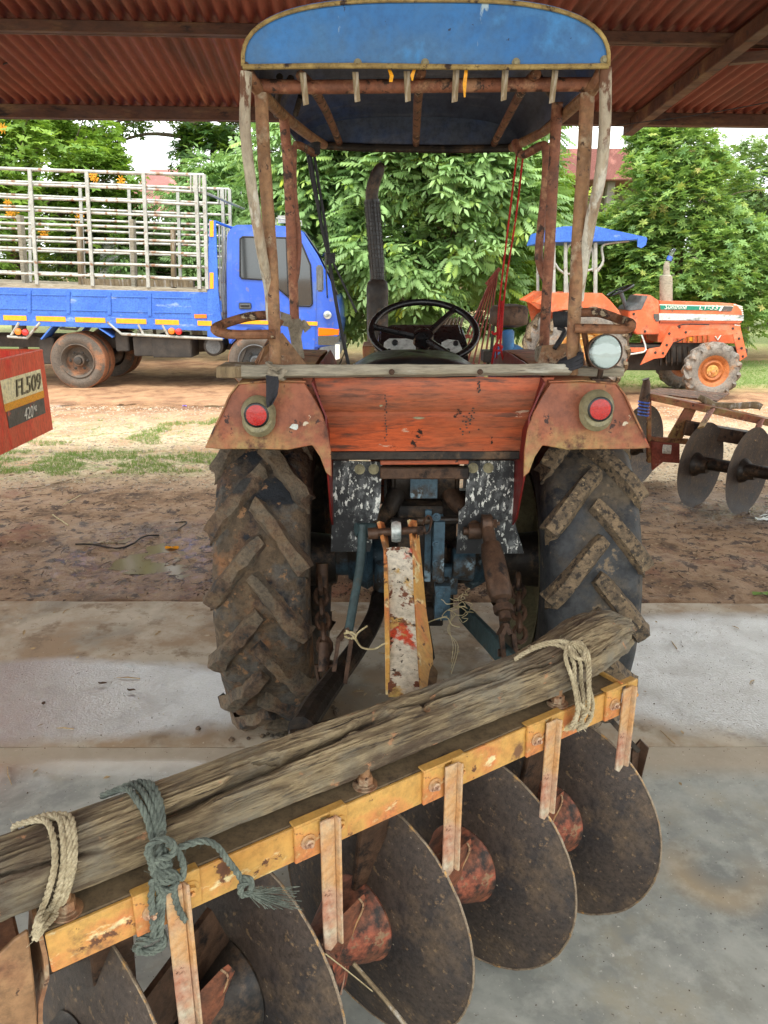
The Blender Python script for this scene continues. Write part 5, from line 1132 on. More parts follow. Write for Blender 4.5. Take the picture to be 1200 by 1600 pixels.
# ================================================================ LORRY
TY = 11.3
LO = empty('lorry', (-3.2, 12.2, 0), 'blue flatbed lorry with pale stake sides parked in the yard at the left', 'lorry')
def lorry():
    def q(px, py, dy=0): 
        p = at(px, py, TY); return Vector((p.x, TY + dy, p.z))
    WB = 1.75
    rr = .42
    def lwheel(px, py, dy, r, dual=False, inner=False):
        c = q(px, py, dy); c.z = r - .03
        s = MB(); wd = .21
        h = wd / 2
        prof = [(-h * .8, .25), (-h, .30), (-h * 1.02, .345), (-h * .92, r - .045), (-h * .78, r - .012)]
        s.lathe(prof, c, (0, 1, 0), 56, caps=False); s.cur = 1
        tp = [(-h * .78, r - .012)]
        for k in range(1, 8): tp += [(-h * .78 + (h * 1.56) * (k - .25) / 8, r), (-h * .78 + (h * 1.56) * (k - .05) / 8, r - .010), (-h * .78 + (h * 1.56) * (k + .05) / 8, r - .010), (-h * .78 + (h * 1.56) * (k + .25) / 8, r)]
        tp += [(h * .78, r - .012)]
        s.lathe(tp, c, (0, 1, 0), 64, caps=False); s.cur = 0; s.lathe([(a * -1, b) for a, b in prof][::-1], c, (0, 1, 0), 56, caps=False)
        return s, c
    # rear dual wheels and front wheels, both sides
    for (px, py, dys, r_) in ((118, 560, (.06, .32, 1.45, 1.7), .415), (397, 560, (.05, 1.6), .405)):
        for i, dy in enumerate(dys):
            s, c = lwheel(px, py, dy + .1, r_); w_ = s.build('tyre', [m_dusttyre, m_dusttread], LO, smooth=40)
            sg = -1 if dy < .9 else 1
            s = MB().lathe([(-.10, .255), (-.105, .245), (-.09, .235), (-.03, .215), (.03, .20), (.04, .17), (.035, .11), (.0, .085), (-.05, .08), (-.055, .0)], c, (0, 1, 0) if sg < 0 else (0, -1, 0), 40, caps=False); ri = s.build('wheel_rim', m_dusttyre if px < 200 else m_grey, w_)
            s = MB()
            for k in range(6):
                a = k * math.pi / 3; s.bolt(c + Vector((.13 * math.cos(a), -.03 * 1 if sg < 0 else .03, .13 * math.sin(a))), (0, sg, 0), .014, .02)
            s.lathe([(0, .06), (.06, .055), (.07, .03), (.07, 0)], c + Vector((0, .04 * sg, 0)), (0, sg, 0), 16); s.build('wheel_hub', m_truckchassis, w_)
    # chassis rails, axles, boxes
    s = MB()
    for dy in (.55, 1.25): s.bar(q(-260, 535, dy), q(510, 545, dy), .07, .16)
    for (px, z) in ((118, .40), (397, .40)): s.cyl((q(px, 560).x, TY + .2, z), (q(px, 560).x, TY + 1.6, z), .06, seg=12)
    s.lathe([(-.18, .08), (-.1, .17), (.1, .17), (.18, .08)], (q(118, 560).x, TY + .9, .42), (0, 1, 0), 18)
    s.bar(q(200, 560, .9), q(330, 552, .9), .08, .08); s.build('chassis', m_truckchassis, LO)
    for (x0, y0, x1, y1, nm, mt, d0, d1) in ((208, 527, 238, 557, 'tool_box', m_truckchassis, .05, .45), (238, 528, 297, 559, 'fuel_tank', m_truckchassis, .03, .5), (178, 520, 196, 550, 'mud_flap', m_truckchassis, .1, .35), (60, 528, 78, 570, 'mud_flap', m_truckchassis, .1, .35), (255, 560, 215, 530, 'spare_tank', m_truckchassis, 1.2, 1.6)):
        if x1 < x0: x0, x1, y0, y1 = x1, x0, y1, y0
        a = q(x0, y1, d0); b = q(x1, y0, d1); s = MB().box((a + b) / 2, (abs(b.x - a.x), abs(d1 - d0), abs(b.z - a.z))); s.build(nm, mt, LO, bev=.012)
    c = q(331, 542, .1); MB().lathe([(0, .13), (.01, .145), (.35, .145), (.36, .13)], c, (0, 1, 0), 24).build('air_tank', m_truckchassis, LO)
    MB().lathe([(-.01, .11), (0, .11), (.002, .10), (.002, .09)], c, (0, 1, 0), 24).build('tank_band', m_grey, LO)
    # deck and side boards: panels with ribs
    def side(dy, sg):
        y0 = TY + dy
        def w(px, py, o=0): p = q(px, py, dy); p.y += o * sg; return p
        X = lambda t: -240 + (330 + 240) * t
        rail = [(-240, 438), (330, 457)]; top = lambda px: 449 + (px) * .024; bot = lambda px: 490 + px * .028
        s = MB(); s.prism([w(-240, top(-240)), w(340, top(340)), w(340, bot(340)), w(-240, bot(-240))], (0, .03, 0)); s.build('side_board', m_truckbed, LO, bev=.003)
        for k in range(9):
            px = [-225, -165, -105, -47, 45 - 92 * 0, 107, 170, 234, 300][k]; px = [-240, -190, -140, -80, -18, 46, 107, 171, 234][k] if k < 9 else 0
            s = MB(); s.bar(w(px, top(px) + 3, -.008), w(px, bot(px) - 3, -.008), .014, .05, up=(1, 0, 0)); s.build('board_hinge_rib', m_truckbed, LO, bev=.003)
        for px0, px1 in ((-235, -195), (-186, -144), (-136, -84), (-76, -22), (-13, 42), (50, 104), (112, 167), (176, 231), (240, 298)):
            for o in (10, 33):
                s = MB().bar(w(px0, top(px0) + o, -.005), w(px1, top(px1) + o, -.005), .01, .016); s.build('pressed_ridge', m_truckbed, LO, bev=.003)
        s = MB(); s.bar(w(-240, bot(-240) + 9, .02), w(340, bot(340) + 9, .02), .06, .16); s.build('deck_edge', m_truckbed, LO, bev=.004)
        for px0, px1 in ((-180, -140), (-120, -80), (-60, -20), (6, 42), (57, 103), (118, 165), (182, 229), (243, 280), (309, 331)):
            s = MB().bar(w(px0, bot(px0) + 6, -.014), w(px1, bot(px1) + 6, -.014), .004, .07); s.build('reflective_strip', m_yellowtape, LO)
        s = MB().bar(w(304, 494, -.014), w(323, 494, -.014), .004, .055); s.build('reflective_strip', m_lampor, LO)
        # under-run guard rail
        pts = [(168, 503), (190, 522), (348, 530)]; s = MB().tube([w(*p) for p in pts], .022, 8); s.build('guard_rail', m_rail, LO)
        for a, b in (((216, 507), (225, 524)), ((254, 508), (264, 526))): MB().tube([w(*a), w(*b)], .02, 8).build('guard_stay', m_rail, LO)
        MB().tube([w(63, 504), (w(42, 528)), w(12, 526)], .022, 8).build('guard_rail', m_rail, LO)
        MB().tube([w(30, 504), w(18, 524)], .022, 8).build('guard_stay', m_rail, LO)
        MB().sheet([[w(146, 507, 0), w(146, 507, .3)], [w(176, 527, 0), w(176, 527, .3)]], .02).build('mudguard', m_truckbed, LO)
        MB().sheet([[w(86, 504, 0), w(86, 504, .3)], [w(64, 530, 0), w(64, 530, .3)]], .02).build('mudguard', m_truckbed, LO)
        for (x, y) in ((269, 517), (30, 518)):
            MB().lathe([(0, .05), (.03, .045), (.035, 0)], w(x, y, -.02), (0, -sg, 0), 16).build('marker_lamp', m_lampor, LO)
            MB().lathe([(0, .05), (.03, .045), (.035, 0)], w(x + 11, y + 1, -.02), (0, -sg, 0), 16).build('marker_lamp', m_lampred, LO)
    side(0, 1); side(1.86, -1)
    s = MB(); a, b = q(-240, 485), q(340, 500); s.bar(q(-240, 488, .93), q(340, 502, .93), 1.84, .07); s.build('deck', m_wood, LO)
    # front post of the bed and bulkhead
    for dy in (0.0, 1.82):
        s = MB().prism([q(327, 343, dy), q(337, 347, dy), q(341, 455, dy), q(350, 530, dy), q(324, 526, dy), q(324, 460, dy)], (0, .05, 0)); s.v = [(p_[0], p_[1] - .012, p_[2]) for p_ in s.v]; s.build('bed_front_post', m_truckbed, LO, bev=.004)
        for y0, y1 in ((345, 370), (426, 451)):
            s = MB().prism([q(328, y0, dy - .018), q(334, y0, dy - .018), q(334, y1, dy - .018), q(328, y1, dy - .018)], (0, .003, 0)); s.build('reflective_strip', m_yellowtape, LO)
    s = MB().tube([q(335, 346, .02), q(360, 356, .6), q(360, 356, 1.3), q(335, 346, 1.84)], .02, 8); s.build('headboard_rail', m_truckbed, LO)
    for k in range(9):
        s = MB().tube([q(340, 352 + (0), .1 + k * .2), q(342, 470, .1 + k * .2)], .014, 8); s.build('headboard_bar', m_rail, LO)
    for k in range(3): MB().tube([q(345, 375, .2 + k * .2), q(346, 400, .2 + k * .2), q(343, 440, .2 + k * .2), q(346, 500, .2 + k * .2)], .025, 8, sub=3).build('exhaust_pipe', m_rail, LO)
    # cattle rack: two sides
    for dy in (.03, 1.83):
        yl = [262, 286, 307, 327, 348, 368, 387, 407, 426]; yr = [273, 300, 320, 339, 359, 378, 397, 417, 437]
        for a, b in zip(yl, yr):
            m_ = (b - a) / 322
            s = MB().tube([q(-235, a - 235 * m_, dy), q(60, a + 60 * m_ + random.uniform(-1, 1), dy), q(200, a + 200 * m_ + random.uniform(-1.2, 1.2), dy), q(318, b, dy)], .019 if a > 262 else .023, 8); s.build('rack_rail', m_rail, LO)
        for (xt, xb) in ((-200, -196), (-120, -115), (-45, -40), (46, 58), (135, 145), (224, 232), (306, 312), (319, 324)):
            yt = 262 + xt * .034; yb = 443 + xb * .028; w_ = .024 if xt < 300 else .03
            s = MB().bar(q(xt, yt, dy - .03), q(xb, yb, dy - .03), .05, .03 if xt < 300 else .055, up=(0, 1, 0)); s.build('rack_post', m_rail, LO, bev=.003)
        s = MB().bar(q(-240, 437, dy), q(324, 457, dy), .05, .085); s.build('rack_sill', m_board, LO, bev=.003)
        for k in range(4): MB().bar(q(298.5 + k * 4.6, 274, dy - .04), q(298.5 + k * 4.6, 300, dy - .04), .02, .03, up=(0, 1, 0)).build('latch_plate', m_rail, LO)
    MB().tube([q(323, 302, .05), q(345, 309, 1.8)], .02, 8).build('rack_brace', m_rail, LO)
    MB().tube([q(-230, 270, .05), q(-230, 270, 1.8)], .02, 8).build('rack_brace', m_rail, LO)
    for (x0, y0, x1, y1, w_, m_, dy) in ((8, 332, 18, 440, .13, m_board, .45), (100, 344, 105, 442, .12, m_wood, .55), (191, 339, 195, 445, .13, m_board, .45), (254, 350, 256, 446, .10, m_wood, .55), (-90, 335, -85, 440, .12, m_board, .45)):
        # wooden stakes standing on the deck
        s = MB().bar(q(x0, y0, dy), q(x1, y1 + 8, dy), .06, w_, up=(0, 1, 0)); s.jitter(.004, 8).build('wooden_stake', m_, LO, bev=.006)
    s = MB().bar(q(110, 441, .5), q(290, 444, .5), .10, .10); s.build('loose_plank', m_wood, LO)
    # cab
    def cabsec(inset=0): return [(354, 500), (353, 420), (354, 368), (360, 355), (370, 351), (420, 351), (464, 355), (474, 364), (496, 398), (512, 430), (526, 462), (531, 486), (532, 508), (529, 530), (524, 540), (493, 545), (492, 562), (440, 562), (432, 548), (424, 528), (406, 516), (388, 516), (370, 528), (358, 540), (354, 520)]
    P = [q(x, y, .02) for x, y in cabsec()]
    s = MB().prism(P, (0, 1.62, 0)); s.build('cab', m_truckblue, LO, bev=.025, smooth=50)
    s = MB().prism([q(x, y, .008) for x, y in ((362, 500), (362, 372), (366, 362), (374, 360), (462, 362), (474, 376), (496, 414), (494, 500), (492, 540), (490, 560), (442, 560), (434, 545), (428, 528), (412, 512), (362, 508))], (0, .02, 0)); dr = s.build('door', m_truckblue, LO, bev=.008)
    s = MB().prism([q(x, y, .002) for x, y in ((376, 374), (379, 371), (460, 373), (470, 381), (484, 415), (487, 474), (484, 477), (468, 477), (432, 447), (428, 437), (379, 434), (376, 431))], (0, .012, 0)); s.build('door_window', m_window, dr)
    wf = [(375, 373), (379, 370), (461, 372), (471, 380), (485, 414), (488, 475), (485, 478.5), (467, 478), (431, 447.5), (427, 438), (378, 435), (375, 432)]
    s = MB().tube([q(x, y, 0) for x, y in wf], .012, 6, closed=True); s.build('window_seal', m_blackplastic, dr)
    s = MB().bar(q(447, 373, 0), q(450, 461, 0), .012, .03, up=(0, 1, 0)); s.build('window_bar', m_blackplastic, dr)
    a = q(383, 478, -.002); MB().box(a, (.18, .02, .09)).build('door_handle', m_grey, dr, bev=.015)
    MB().box(a + Vector((0, -.014, .0)), (.13, .012, .03)).build('handle_grip', m_blackplastic, dr, bev=.003)
    for (x0, x1, y) in ((373, 428, 503), (464, 496, 505)): MB().bar(q(x0, y, -.003), q(x1, y + (x1 - x0) * .02, -.003), .004, .055).build('reflective_strip', m_yellowtape, LO)
    # windscreen
    s = MB().sheet([[q(474, 363, .10) + Vector((.012, 0, .012)), q(474, 363, 1.55) + Vector((.012, 0, .012))], [q(496, 396, .07) + Vector((.014, 0, .012)), q(496, 396, 1.6) + Vector((.014, 0, .012))], [q(512, 428, .05) + Vector((.016, 0, .01)), q(512, 428, 1.6) + Vector((.016, 0, .01))], [q(526, 461, .05) + Vector((.018, 0, .008)), q(526, 461, 1.6) + Vector((.018, 0, .008))]], .01); s.build('windscreen', m_window, LO)
    # front corner lamp and bumper
    s = MB().prism([q(497, 512, -.005), q(530, 514, .02), q(529, 524, .02), q(497, 525, -.005)], (0, .2, 0)); s.build('indicator_lamp', m_lampor, LO, bev=.006)
    s = MB().prism([q(497, 525, -.006), q(530, 525, .02), q(528, 540, .02), q(497, 539, -.006)], (0, .3, 0)); s.build('headlamp', m_chrome, LO, bev=.006)
    s = MB().prism([q(499, 543, -.03), q(520, 540, -.03), q(532, 533, -.03), q(534, 550, -.03), q(520, 565, -.03), q(499, 568, -.03)], (0, 1.7, 0)); s.build('bumper', m_grey, LO, bev=.015)
    s = MB().prism([q(524, 538, -.04), q(531, 538, -.04), q(531, 560, -.04), q(524, 562, -.04)], (0, .05, 0)); s.build('bumper_marker', m_white, LO)
    s = MB(); s.tube([q(505, 400, -.02), q(510, 395, -.22), q(513, 460, -.22), q(512, 465, -.05)], .012, 6); s.build('mirror_arm', m_blackplastic, LO)
    s = MB().box(q(502, 435, -.24), (.10, .05, .36)); s.build('side_mirror', m_grey, LO, bev=.02)
    s = MB().lathe([(0, .05), (.02, .06), (.05, .055), (.06, 0)], q(511, 492, -.0), (0.3, -1, 0), 16); s.build('corner_badge', m_silvertape, LO)
    s = MB(); s.tube([q(430, 350, .1), q(430, 340, .1), q(470, 345, .1), q(470, 352, .1)], .012, 6); s.box(q(440, 341, .25), (.16, .1, .10)); s.build('roof_lamp_bracket', m_rail, LO)
    s = MB().bar(q(392, 518, .1), q(370, 575, .1), .05, .07, up=(0, 1, 0)); s.build('cab_step', m_truckchassis, LO)
lorry()

# ================================================================ SECOND TRACTOR
t2y = 10.25
T2 = empty('tractor', (4.2, 10.75, 0), 'bright orange tractor with a small blue canopy parked side-on in the yard at the right', 'tractor')
def tractor2():
    def q(px, py, dy=0):
        p = at(px, py, t2y); return Vector((p.x, t2y + dy, p.z))
    # front wheels, rear wheels
    for dy in (.0, 1.05):
        c = q(1116, 582, dy + .1); c.z = .365
        s = MB(); tyre(s, c, (0, 1, 0), .385, .2, .20, 16, .028, .018, .32, 4, .004, 12, ns=56, sgn=-1); w_ = s.build('front_tyre', [m_tire2, m_tire2], T2, smooth=50)
        sg = -1 if dy < .5 else 1; s = MB(); rim(s, c, (0, sg, 0), .20, .16, .07, .01); s.build('front_rim', m_or2dk, w_)
        s = MB(); s.lathe([(.02, .085), (.045, .08), (.05, .035), (.07, .03), (.07, 0)], c, (0, sg, 0), 20)
        for k in range(6):
            a = k * math.pi / 3; s.bolt(c + Vector((.06 * math.cos(a), .04 * sg, .06 * math.sin(a))), (0, sg, 0), .01, .012)
        s.build('front_hub', m_yellow, w_)
        c = q(912, 545, dy + .05); c.z = .60; s = MB(); tyre(s, c, (0, 1, 0), .62, .29, .33, 18, .035, .022, .33, 6, .004, 12, ns=64, sgn=-1); w_ = s.build('rear_tyre', [m_tire2, m_lugmud], T2, smooth=50)
        s = MB(); rim(s, c, (0, sg, 0), .33, .24, .10, .01); s.build('rear_rim', m_yellow, w_)
    s = MB().box(q(1050, 570, .6), (1.9, .3, .26)); s.cyl(q(1116, 582, .1), q(1116, 582, 1.15), .05, seg=12); s.box(q(1085, 555, .5), (.5, .34, .3)); s.box(q(1010, 545, .45), (.9, .5, .05)); s.build('engine_block', m_truckchassis, T2, bev=.02)
    s = MB()
    for k in range(6): s.bar(q(1045 + k * 9, 545, .32), q(1045 + k * 9, 575, .32), .02, .03, up=(0, 1, 0))
    s.build('engine_fins', m_dark, T2)
    bd_ = [(1041, 471), (1168, 476), (1176, 486), (1177, 494), (1174, 509), (1041, 507)]
    s = MB().prism([q(x, y, .28) for x, y in bd_], (0, .52, 0)); s.build('bonnet', m_or2, T2, bev=.02)
    s = MB().prism([q(x, y, .30) for x, y in ((1041, 507), (1174, 509), (1168, 540), (1040, 538))], (0, .48, 0)); s.build('bonnet_side', m_or2, T2, bev=.006)
    s = MB()
    for k in range(7): s.bar(q(1072 + k * 8, 519, .29), q(1072 + k * 8, 538, .29), .02, .045, up=(0, 1, 0))
    s.build('louvre', m_or2dk, T2)
    s = MB().prism([q(x, y, .27) for x, y in ((992, 500), (993, 487), (1008, 484), (1014, 464), (1026, 461), (1041, 471), (1041, 525), (1004, 525))], (0, .54, 0)); s.build('dash_cowl', m_or2, T2, bev=.012)
    s = MB().prism([q(x, y, .262) for x, y in ((993, 487), (1013, 485), (1023, 463), (1014, 463), (1008, 475), (996, 482))], (0, .56, 0)); s.build('instrument_hood', m_grey, T2, bev=.006)
    # stickers
    s = MB().prism([q(1043, 478, .272), q(1160, 481, .272), q(1157, 487, .272), q(1043, 485, .272)], (0, .003, 0)); s.build('green_band', m_greentape, T2)
    s = MB().prism([q(1042, 476.6, .274), q(1160, 479.4, .274), q(1160, 481, .274), q(1042, 478.3, .274)], (0, .003, 0)); s.build('white_line', m_white, T2)
    s = MB().prism([q(1141, 479.5, .268), q(1144.5, 479.5, .268), q(1140, 487.5, .268), q(1136.5, 487.5, .268)], (0, .003, 0)); s.build('white_slash', m_white, T2)
    s = MB().prism([q(1145, 479.5, .268), q(1159, 480, .268), q(1157, 487.5, .268), q(1141, 487.5, .268)], (0, .003, 0)); s.build('grey_block', m_greytape, T2)
    s = MB().prism([q(1041, 491, .27), q(1177, 494, .27), q(1176, 503, .27), q(1041, 502, .27)], (0, .008, 0)); s.build('silver_strip', m_silvertape, T2)
    s = MB().prism([q(1032, 492, .26), q(1040, 492, .26), q(1040, 504, .26), q(1036, 504, .26), q(1032, 498, .26)], (0, .008, 0)); s.build('side_vent', m_greytape, T2)
    s = MB().prism([q(1158, 475, .268), q(1166, 476, .268), q(1158, 488, .268)], (0, .003, 0)); 
    Mx = lambda p, sx=1: Matrix.Translation(p) @ Matrix.Rotation(R(90), 4, 'X') @ Matrix.Diagonal((sx, 1, 1, 1))
    text_mesh('sticker_lettering', 'Sunshine', .085, m_white, T2, Mx(q(1049, 484.3, .268)), shear=.3)
    text_mesh('sticker_lettering', 'L1-33', .085, m_white, T2, Mx(q(1104, 485, .268), 1.35), shear=.15)
    s = MB().bar(q(1086, 532, .285), q(1098, 533, .285), .004, .05); s.build('caution_sticker', m_yellowtape, T2)
    s = MB().tube([q(1132, 528, .29), q(1136, 534, .29), q(1141, 526, .29)], .010, 5); s.build('check_mark', m_white, T2)
    # front frame, loader brackets, grille
    s = MB().prism([q(x, y, .10) for x, y in ((1052, 510), (1062, 510), (1068, 517), (1152, 517), (1152, 509), (1162, 510), (1173, 558), (1161, 566), (1150, 524), (1082, 526), (1072, 530), (1060, 530), (1042, 560), (1026, 562), (1004, 572), (1018, 546), (1036, 543))], (0, .02, 0)); s.build('loader_bracket', m_or2, T2, bev=.005)
    s = MB().prism([q(x, y, .92) for x, y in ((1052, 510), (1152, 510), (1173, 558), (1161, 566), (1150, 524), (1072, 530), (1042, 560), (1026, 562), (1036, 543))], (0, .02, 0)); s.build('loader_bracket', m_or2, T2, bev=.005)
    s = MB()
    for k in range(6): s.bar(q(1162 + k * .9, 477 + k * 3, .3), q(1176 + k * .4, 481 + k * 3, .3), .012, .014)
    s.build('grille', m_white, T2)
    s = MB()
    for k in range(6): s.bar(q(1163, 510 + k * 5, .3), q(1172, 512 + k * 5, .3), .02, .02)
    s.build('front_grille', m_silvertape, T2)
    s = MB().box(q(1177, 555, .5), (.08, .5, .12)); s.build('front_weight_bar', m_truckchassis, T2, bev=.01)
    s = MB().tube([q(1067, 513, .25), q(1080, 508, .2), q(1120, 509, .25)], .008, 6, sub=4); s.tube([q(1055, 540, .22), q(1075, 532, .2), q(1088, 518, .25)], .009, 6, sub=4); s.build('hose', m_rope_k, T2)
    for (x, y) in ((1050, 522), (1066, 512), (1046, 540), (1040, 553), (1028, 552), (1076, 520), (1150, 514), (1160, 530), (1164, 545), (1166, 558), (1010, 566), (1018, 520), (1000, 492)):
        MB().bolt(q(x, y, .098 if x > 1020 else .26), (0, -1, 0), .011, .010).build('bracket_bolt', m_truckchassis, T2)
    # floor, fender
    s = MB().prism([q(x, y, .15) for x, y in ((975, 545), (1015, 545), (1022, 552), (975, 552))], (0, .8, 0)); s.build('footplate', m_or2, T2)
    s = MB().tube([q(1010, 525, .2), q(1015, 548, .15), q(1000, 553, .1), q(975, 556, .1)], .012, 6, sub=3); s.build('step_rail', m_silvertape, T2)
    s = MB().tube([q(980, 540, .4), q(1000, 528, .4), q(1000, 510, .45)], .03, 8); s.build('pedal', m_dark, T2)
    for dy in (-.02, .95):
        fo = [(837, 473), (862, 458), (940, 459), (952, 470), (965, 485), (975, 505), (979, 545), (978, 575), (972, 575)]
        s = MB().sheet([[q(x, y, dy), q(x, y, dy + .30)] for x, y in fo], .014); s.build('fender', m_or2, T2)
        ou = [(837, 473), (862, 458), (940, 459), (952, 470), (965, 485), (975, 505), (979, 545), (978, 575), (970, 575), (968, 540), (960, 515), (940, 495), (920, 486), (880, 484), (862, 488), (850, 478)]
        s = MB().prism([q(x, y, dy - .005) for x, y in ou], (0, .01, 0)); s.build('fender_edge', m_or2, T2, bev=.003)
        s = MB().prism([q(x, y, dy + .29) for x, y in ((850, 478), (862, 462), (938, 462), (962, 488), (974, 510), (975, 560), (870, 560))], (0, .008, 0)); s.build('fender_inner', m_or2, T2)
    s = MB().box(q(925, 480, .6), (.42, .44, .10)); s.box(q(905, 462, .6), (.08, .42, .32)); s.build('seat', m_leather, T2, bev=.03)
    # canopy
    P = [(850, 378), (858, 358), (880, 354), (930, 354), (1009, 371), (1009, 374), (960, 377), (850, 379)]
    s = MB().prism([q(x, y, -.05) for x, y in P], (0, 1.3, 0)); s.build('canopy', m_truckbed, T2, bev=.02)
    s = MB().prism([q(x, y, -.06) for x, y in ((994, 372), (1009, 373), (1007, 383), (1000, 388), (994, 386))], (0, .02, 0)); s.build('canopy_flap', m_truckbed, T2)
    for x in (884, 931, 866):
        for dy in (.02, 1.1): MB().tube([q(x, 379, dy), q(x, 458, dy)], .022 if x < 930 else .026, 8).build('canopy_post', m_rail, T2)
    for P in ([(888, 458), (886, 400), (890, 384), (900, 378)], [(935, 424), (944, 408), (942, 390), (948, 381), (985, 376)], [(933, 424), (944, 412)], [(928, 424), (928, 395), (922, 380)], [(862, 400), (884, 428), (930, 420)]):
        MB().tube([q(x, y, .05) for x, y in P], .016, 8, sub=3).build('canopy_stay', m_rail, T2)
    # steering wheel, exhaust with bottle
    c = q(987, 455, .5); n_ = Vector((-.42, 0, .9)).normalized(); e1 = Vector((0, 1, 0)); e2 = n_.cross(e1)
    s = MB().tube([c + (e1 * math.cos(a) + e2 * math.sin(a)) * .185 for a in [2 * math.pi * k / 30 for k in range(30)]], .014, 8, closed=True); 
    for a in (0, 2.1, 4.2): s.tube([c, c + (e1 * math.cos(a) + e2 * math.sin(a)) * .185], .01, 6)
    s.build('steering_wheel', m_blackplastic, T2)
    MB().tube([c, c - n_ * .25, q(998, 485, .5)], .028, 8).build('steering_column', m_grey, T2)
    s = MB().tube([q(1062, 474, .5), q(1062, 436, .5), q(1062, 431, .5), q(1063, 429, .5), q(1063, 414, .5), q(1065, 408, .5)], [.085, .085, .08, .045, .04, .035], 18); s.build('exhaust_silencer', m_board, T2)
    s = MB().tube([q(1064, 411, .5), q(1070, 398, .5), q(1074, 390, .5), q(1077, 387, .5)], [.036, .036, .034, .018], 14); o = s.build('plastic_bottle', m_clear)
    tag(o, 'clear plastic bottle upended over the orange tractor exhaust', 'bottle')
    s = MB().tube([q(1066.5, 406, .5), q(1069.5, 399, .5)], .037, 14); s2 = s.build('bottle_label', m_truckblue, o)
tractor2()

# ================================================================ SECOND HARROW (right), IMPLEMENT BOX (left)
H2 = empty('disc_harrow', (2.9, 5.3, 0), 'rust brown disc harrow standing on wet mud at the right edge', 'disc harrow', 'disc harrows')
def harrow2():
    for (px, py, Y, rd) in ((1097, 714, 5.30, .315), (1171, 728, 5.12, .315), (1246, 744, 4.9, .315), (1000, 700, 5.9, .33)):
        c = at(px, py, Y); c.z = max(rd - .03, 0.05); al = R(-51); n_ = Vector((math.cos(al), math.sin(al), .0)); 
        prof = [(-.045 * (1 - (k / 12) ** 2), rd * k / 12) for k in range(1, 13)]
        s = MB().lathe([(-.045, .002)] + prof + [(h - .006, r) for h, r in prof[::-1][1:]] + [(-.051, .002)], c, -n_ if px < 1050 and False else n_, 60); d_ = s.build('disc', m_disc, H2)
        MB().lathe([(.0, .09), (.02, .085), (.05, .06), (.10, .05)], c - n_ * .045, n_, 20).build('disc_hub', m_dark, d_)
    a = at(1085, 712, 5.36); a.z = .30; b = at(1260, 750, 4.85); b.z = .30
    MB().cyl(a, b, .045, seg=18).build('gang_shaft', m_dark, H2)
    F_ = lambda x, y, Y: at(x, y, Y)
    fr = [((1003, 616, 5.75), (1215, 662, 5.35), .09, .05, 'frame_bar'), ((1014, 616, 5.75), (1014, 690, 5.75), .03, .03, 'frame_upright'), ((1015, 686, 5.75), (1075, 690, 5.65), .04, .04, 'frame_rail'),
          ((1016, 722, 5.75), (1016, 690, 5.75), .05, .05, 'frame_leg'), ((1070, 668, 5.55), (1200, 690, 5.4), .10, .10, 'main_tube')]
    for a, b, w_, h_, nm in fr: MB().bar(F_(*a), F_(*b), w_, h_).build(nm, m_orange if nm != 'main_tube' else m_iron, H2, bev=.003)
    s = MB().prism([F_(1075, 630, 5.6), F_(1092, 632, 5.6), F_(1066, 686, 5.6), F_(1044, 684, 5.6)], (0, .02, 0)); s.build('frame_strut', m_orange, H2)
    s = MB().prism([F_(1002, 612, 5.8), F_(1030, 606, 6.3), F_(1140, 614, 6.2), F_(1120, 626, 5.65)], (0, 0, -.012)); s.build('top_plate', m_rust, H2)
    s = MB().prism([F_(1018, 690, 5.7), F_(1062, 694, 5.62), (F_(1062, 724, 5.6)), F_(1036, 722, 5.65), F_(1020, 735, 5.7)], (0, .03, 0)); s.build('bearing_bracket', m_slat, H2)
    MB().lathe([(-.03, .035), (.03, .035)], F_(1042, 702, 5.6), (1, -.3, 0), 16).build('grease_cap', m_white, H2)
    for (x0, y0, x1, y1) in ((1112, 640, 1095, 668), (1190, 655, 1175, 690)):
        s = MB().bar(F_(x0, y0, 5.35), F_(x1, y1, 5.2), .012, .05, up=(0, 1, 0)); s.build('scraper', m_orange, H2)
    s = MB().tube([F_(1004, 648, 5.7), F_(1007, 622, 5.7), F_(1010, 600, 5.7), F_(1009, 592, 5.7)], [.03, .04, .03, .02], 12, sub=3); s.build('spring_bolt', m_iron, H2)
    s = MB()
    for k in range(5): s.lathe([(-.005, .045), (.005, .045)], F_(1005 + k * .3, 648 - k * 5, 5.7), (.1, 0, 1), 14)
    s.build('spring_coil', m_truckblue, H2)
    # pale bent branch lying across the frame
harrow2()
s = MB().tube([at(1092, 620, 5.62), at(1106, 628, 5.6), at(1118, 634, 5.58), at(1150, 634, 5.55), at(1180, 633, 5.5), at(1190, 636, 5.48)], [.022, .03, .03, .024, .028, .02], 12, sub=6).jitter(.004, 20)
tag(s.build('branch', m_wood), 'pale forked branch resting across the top of the right harrow frame', 'branch')

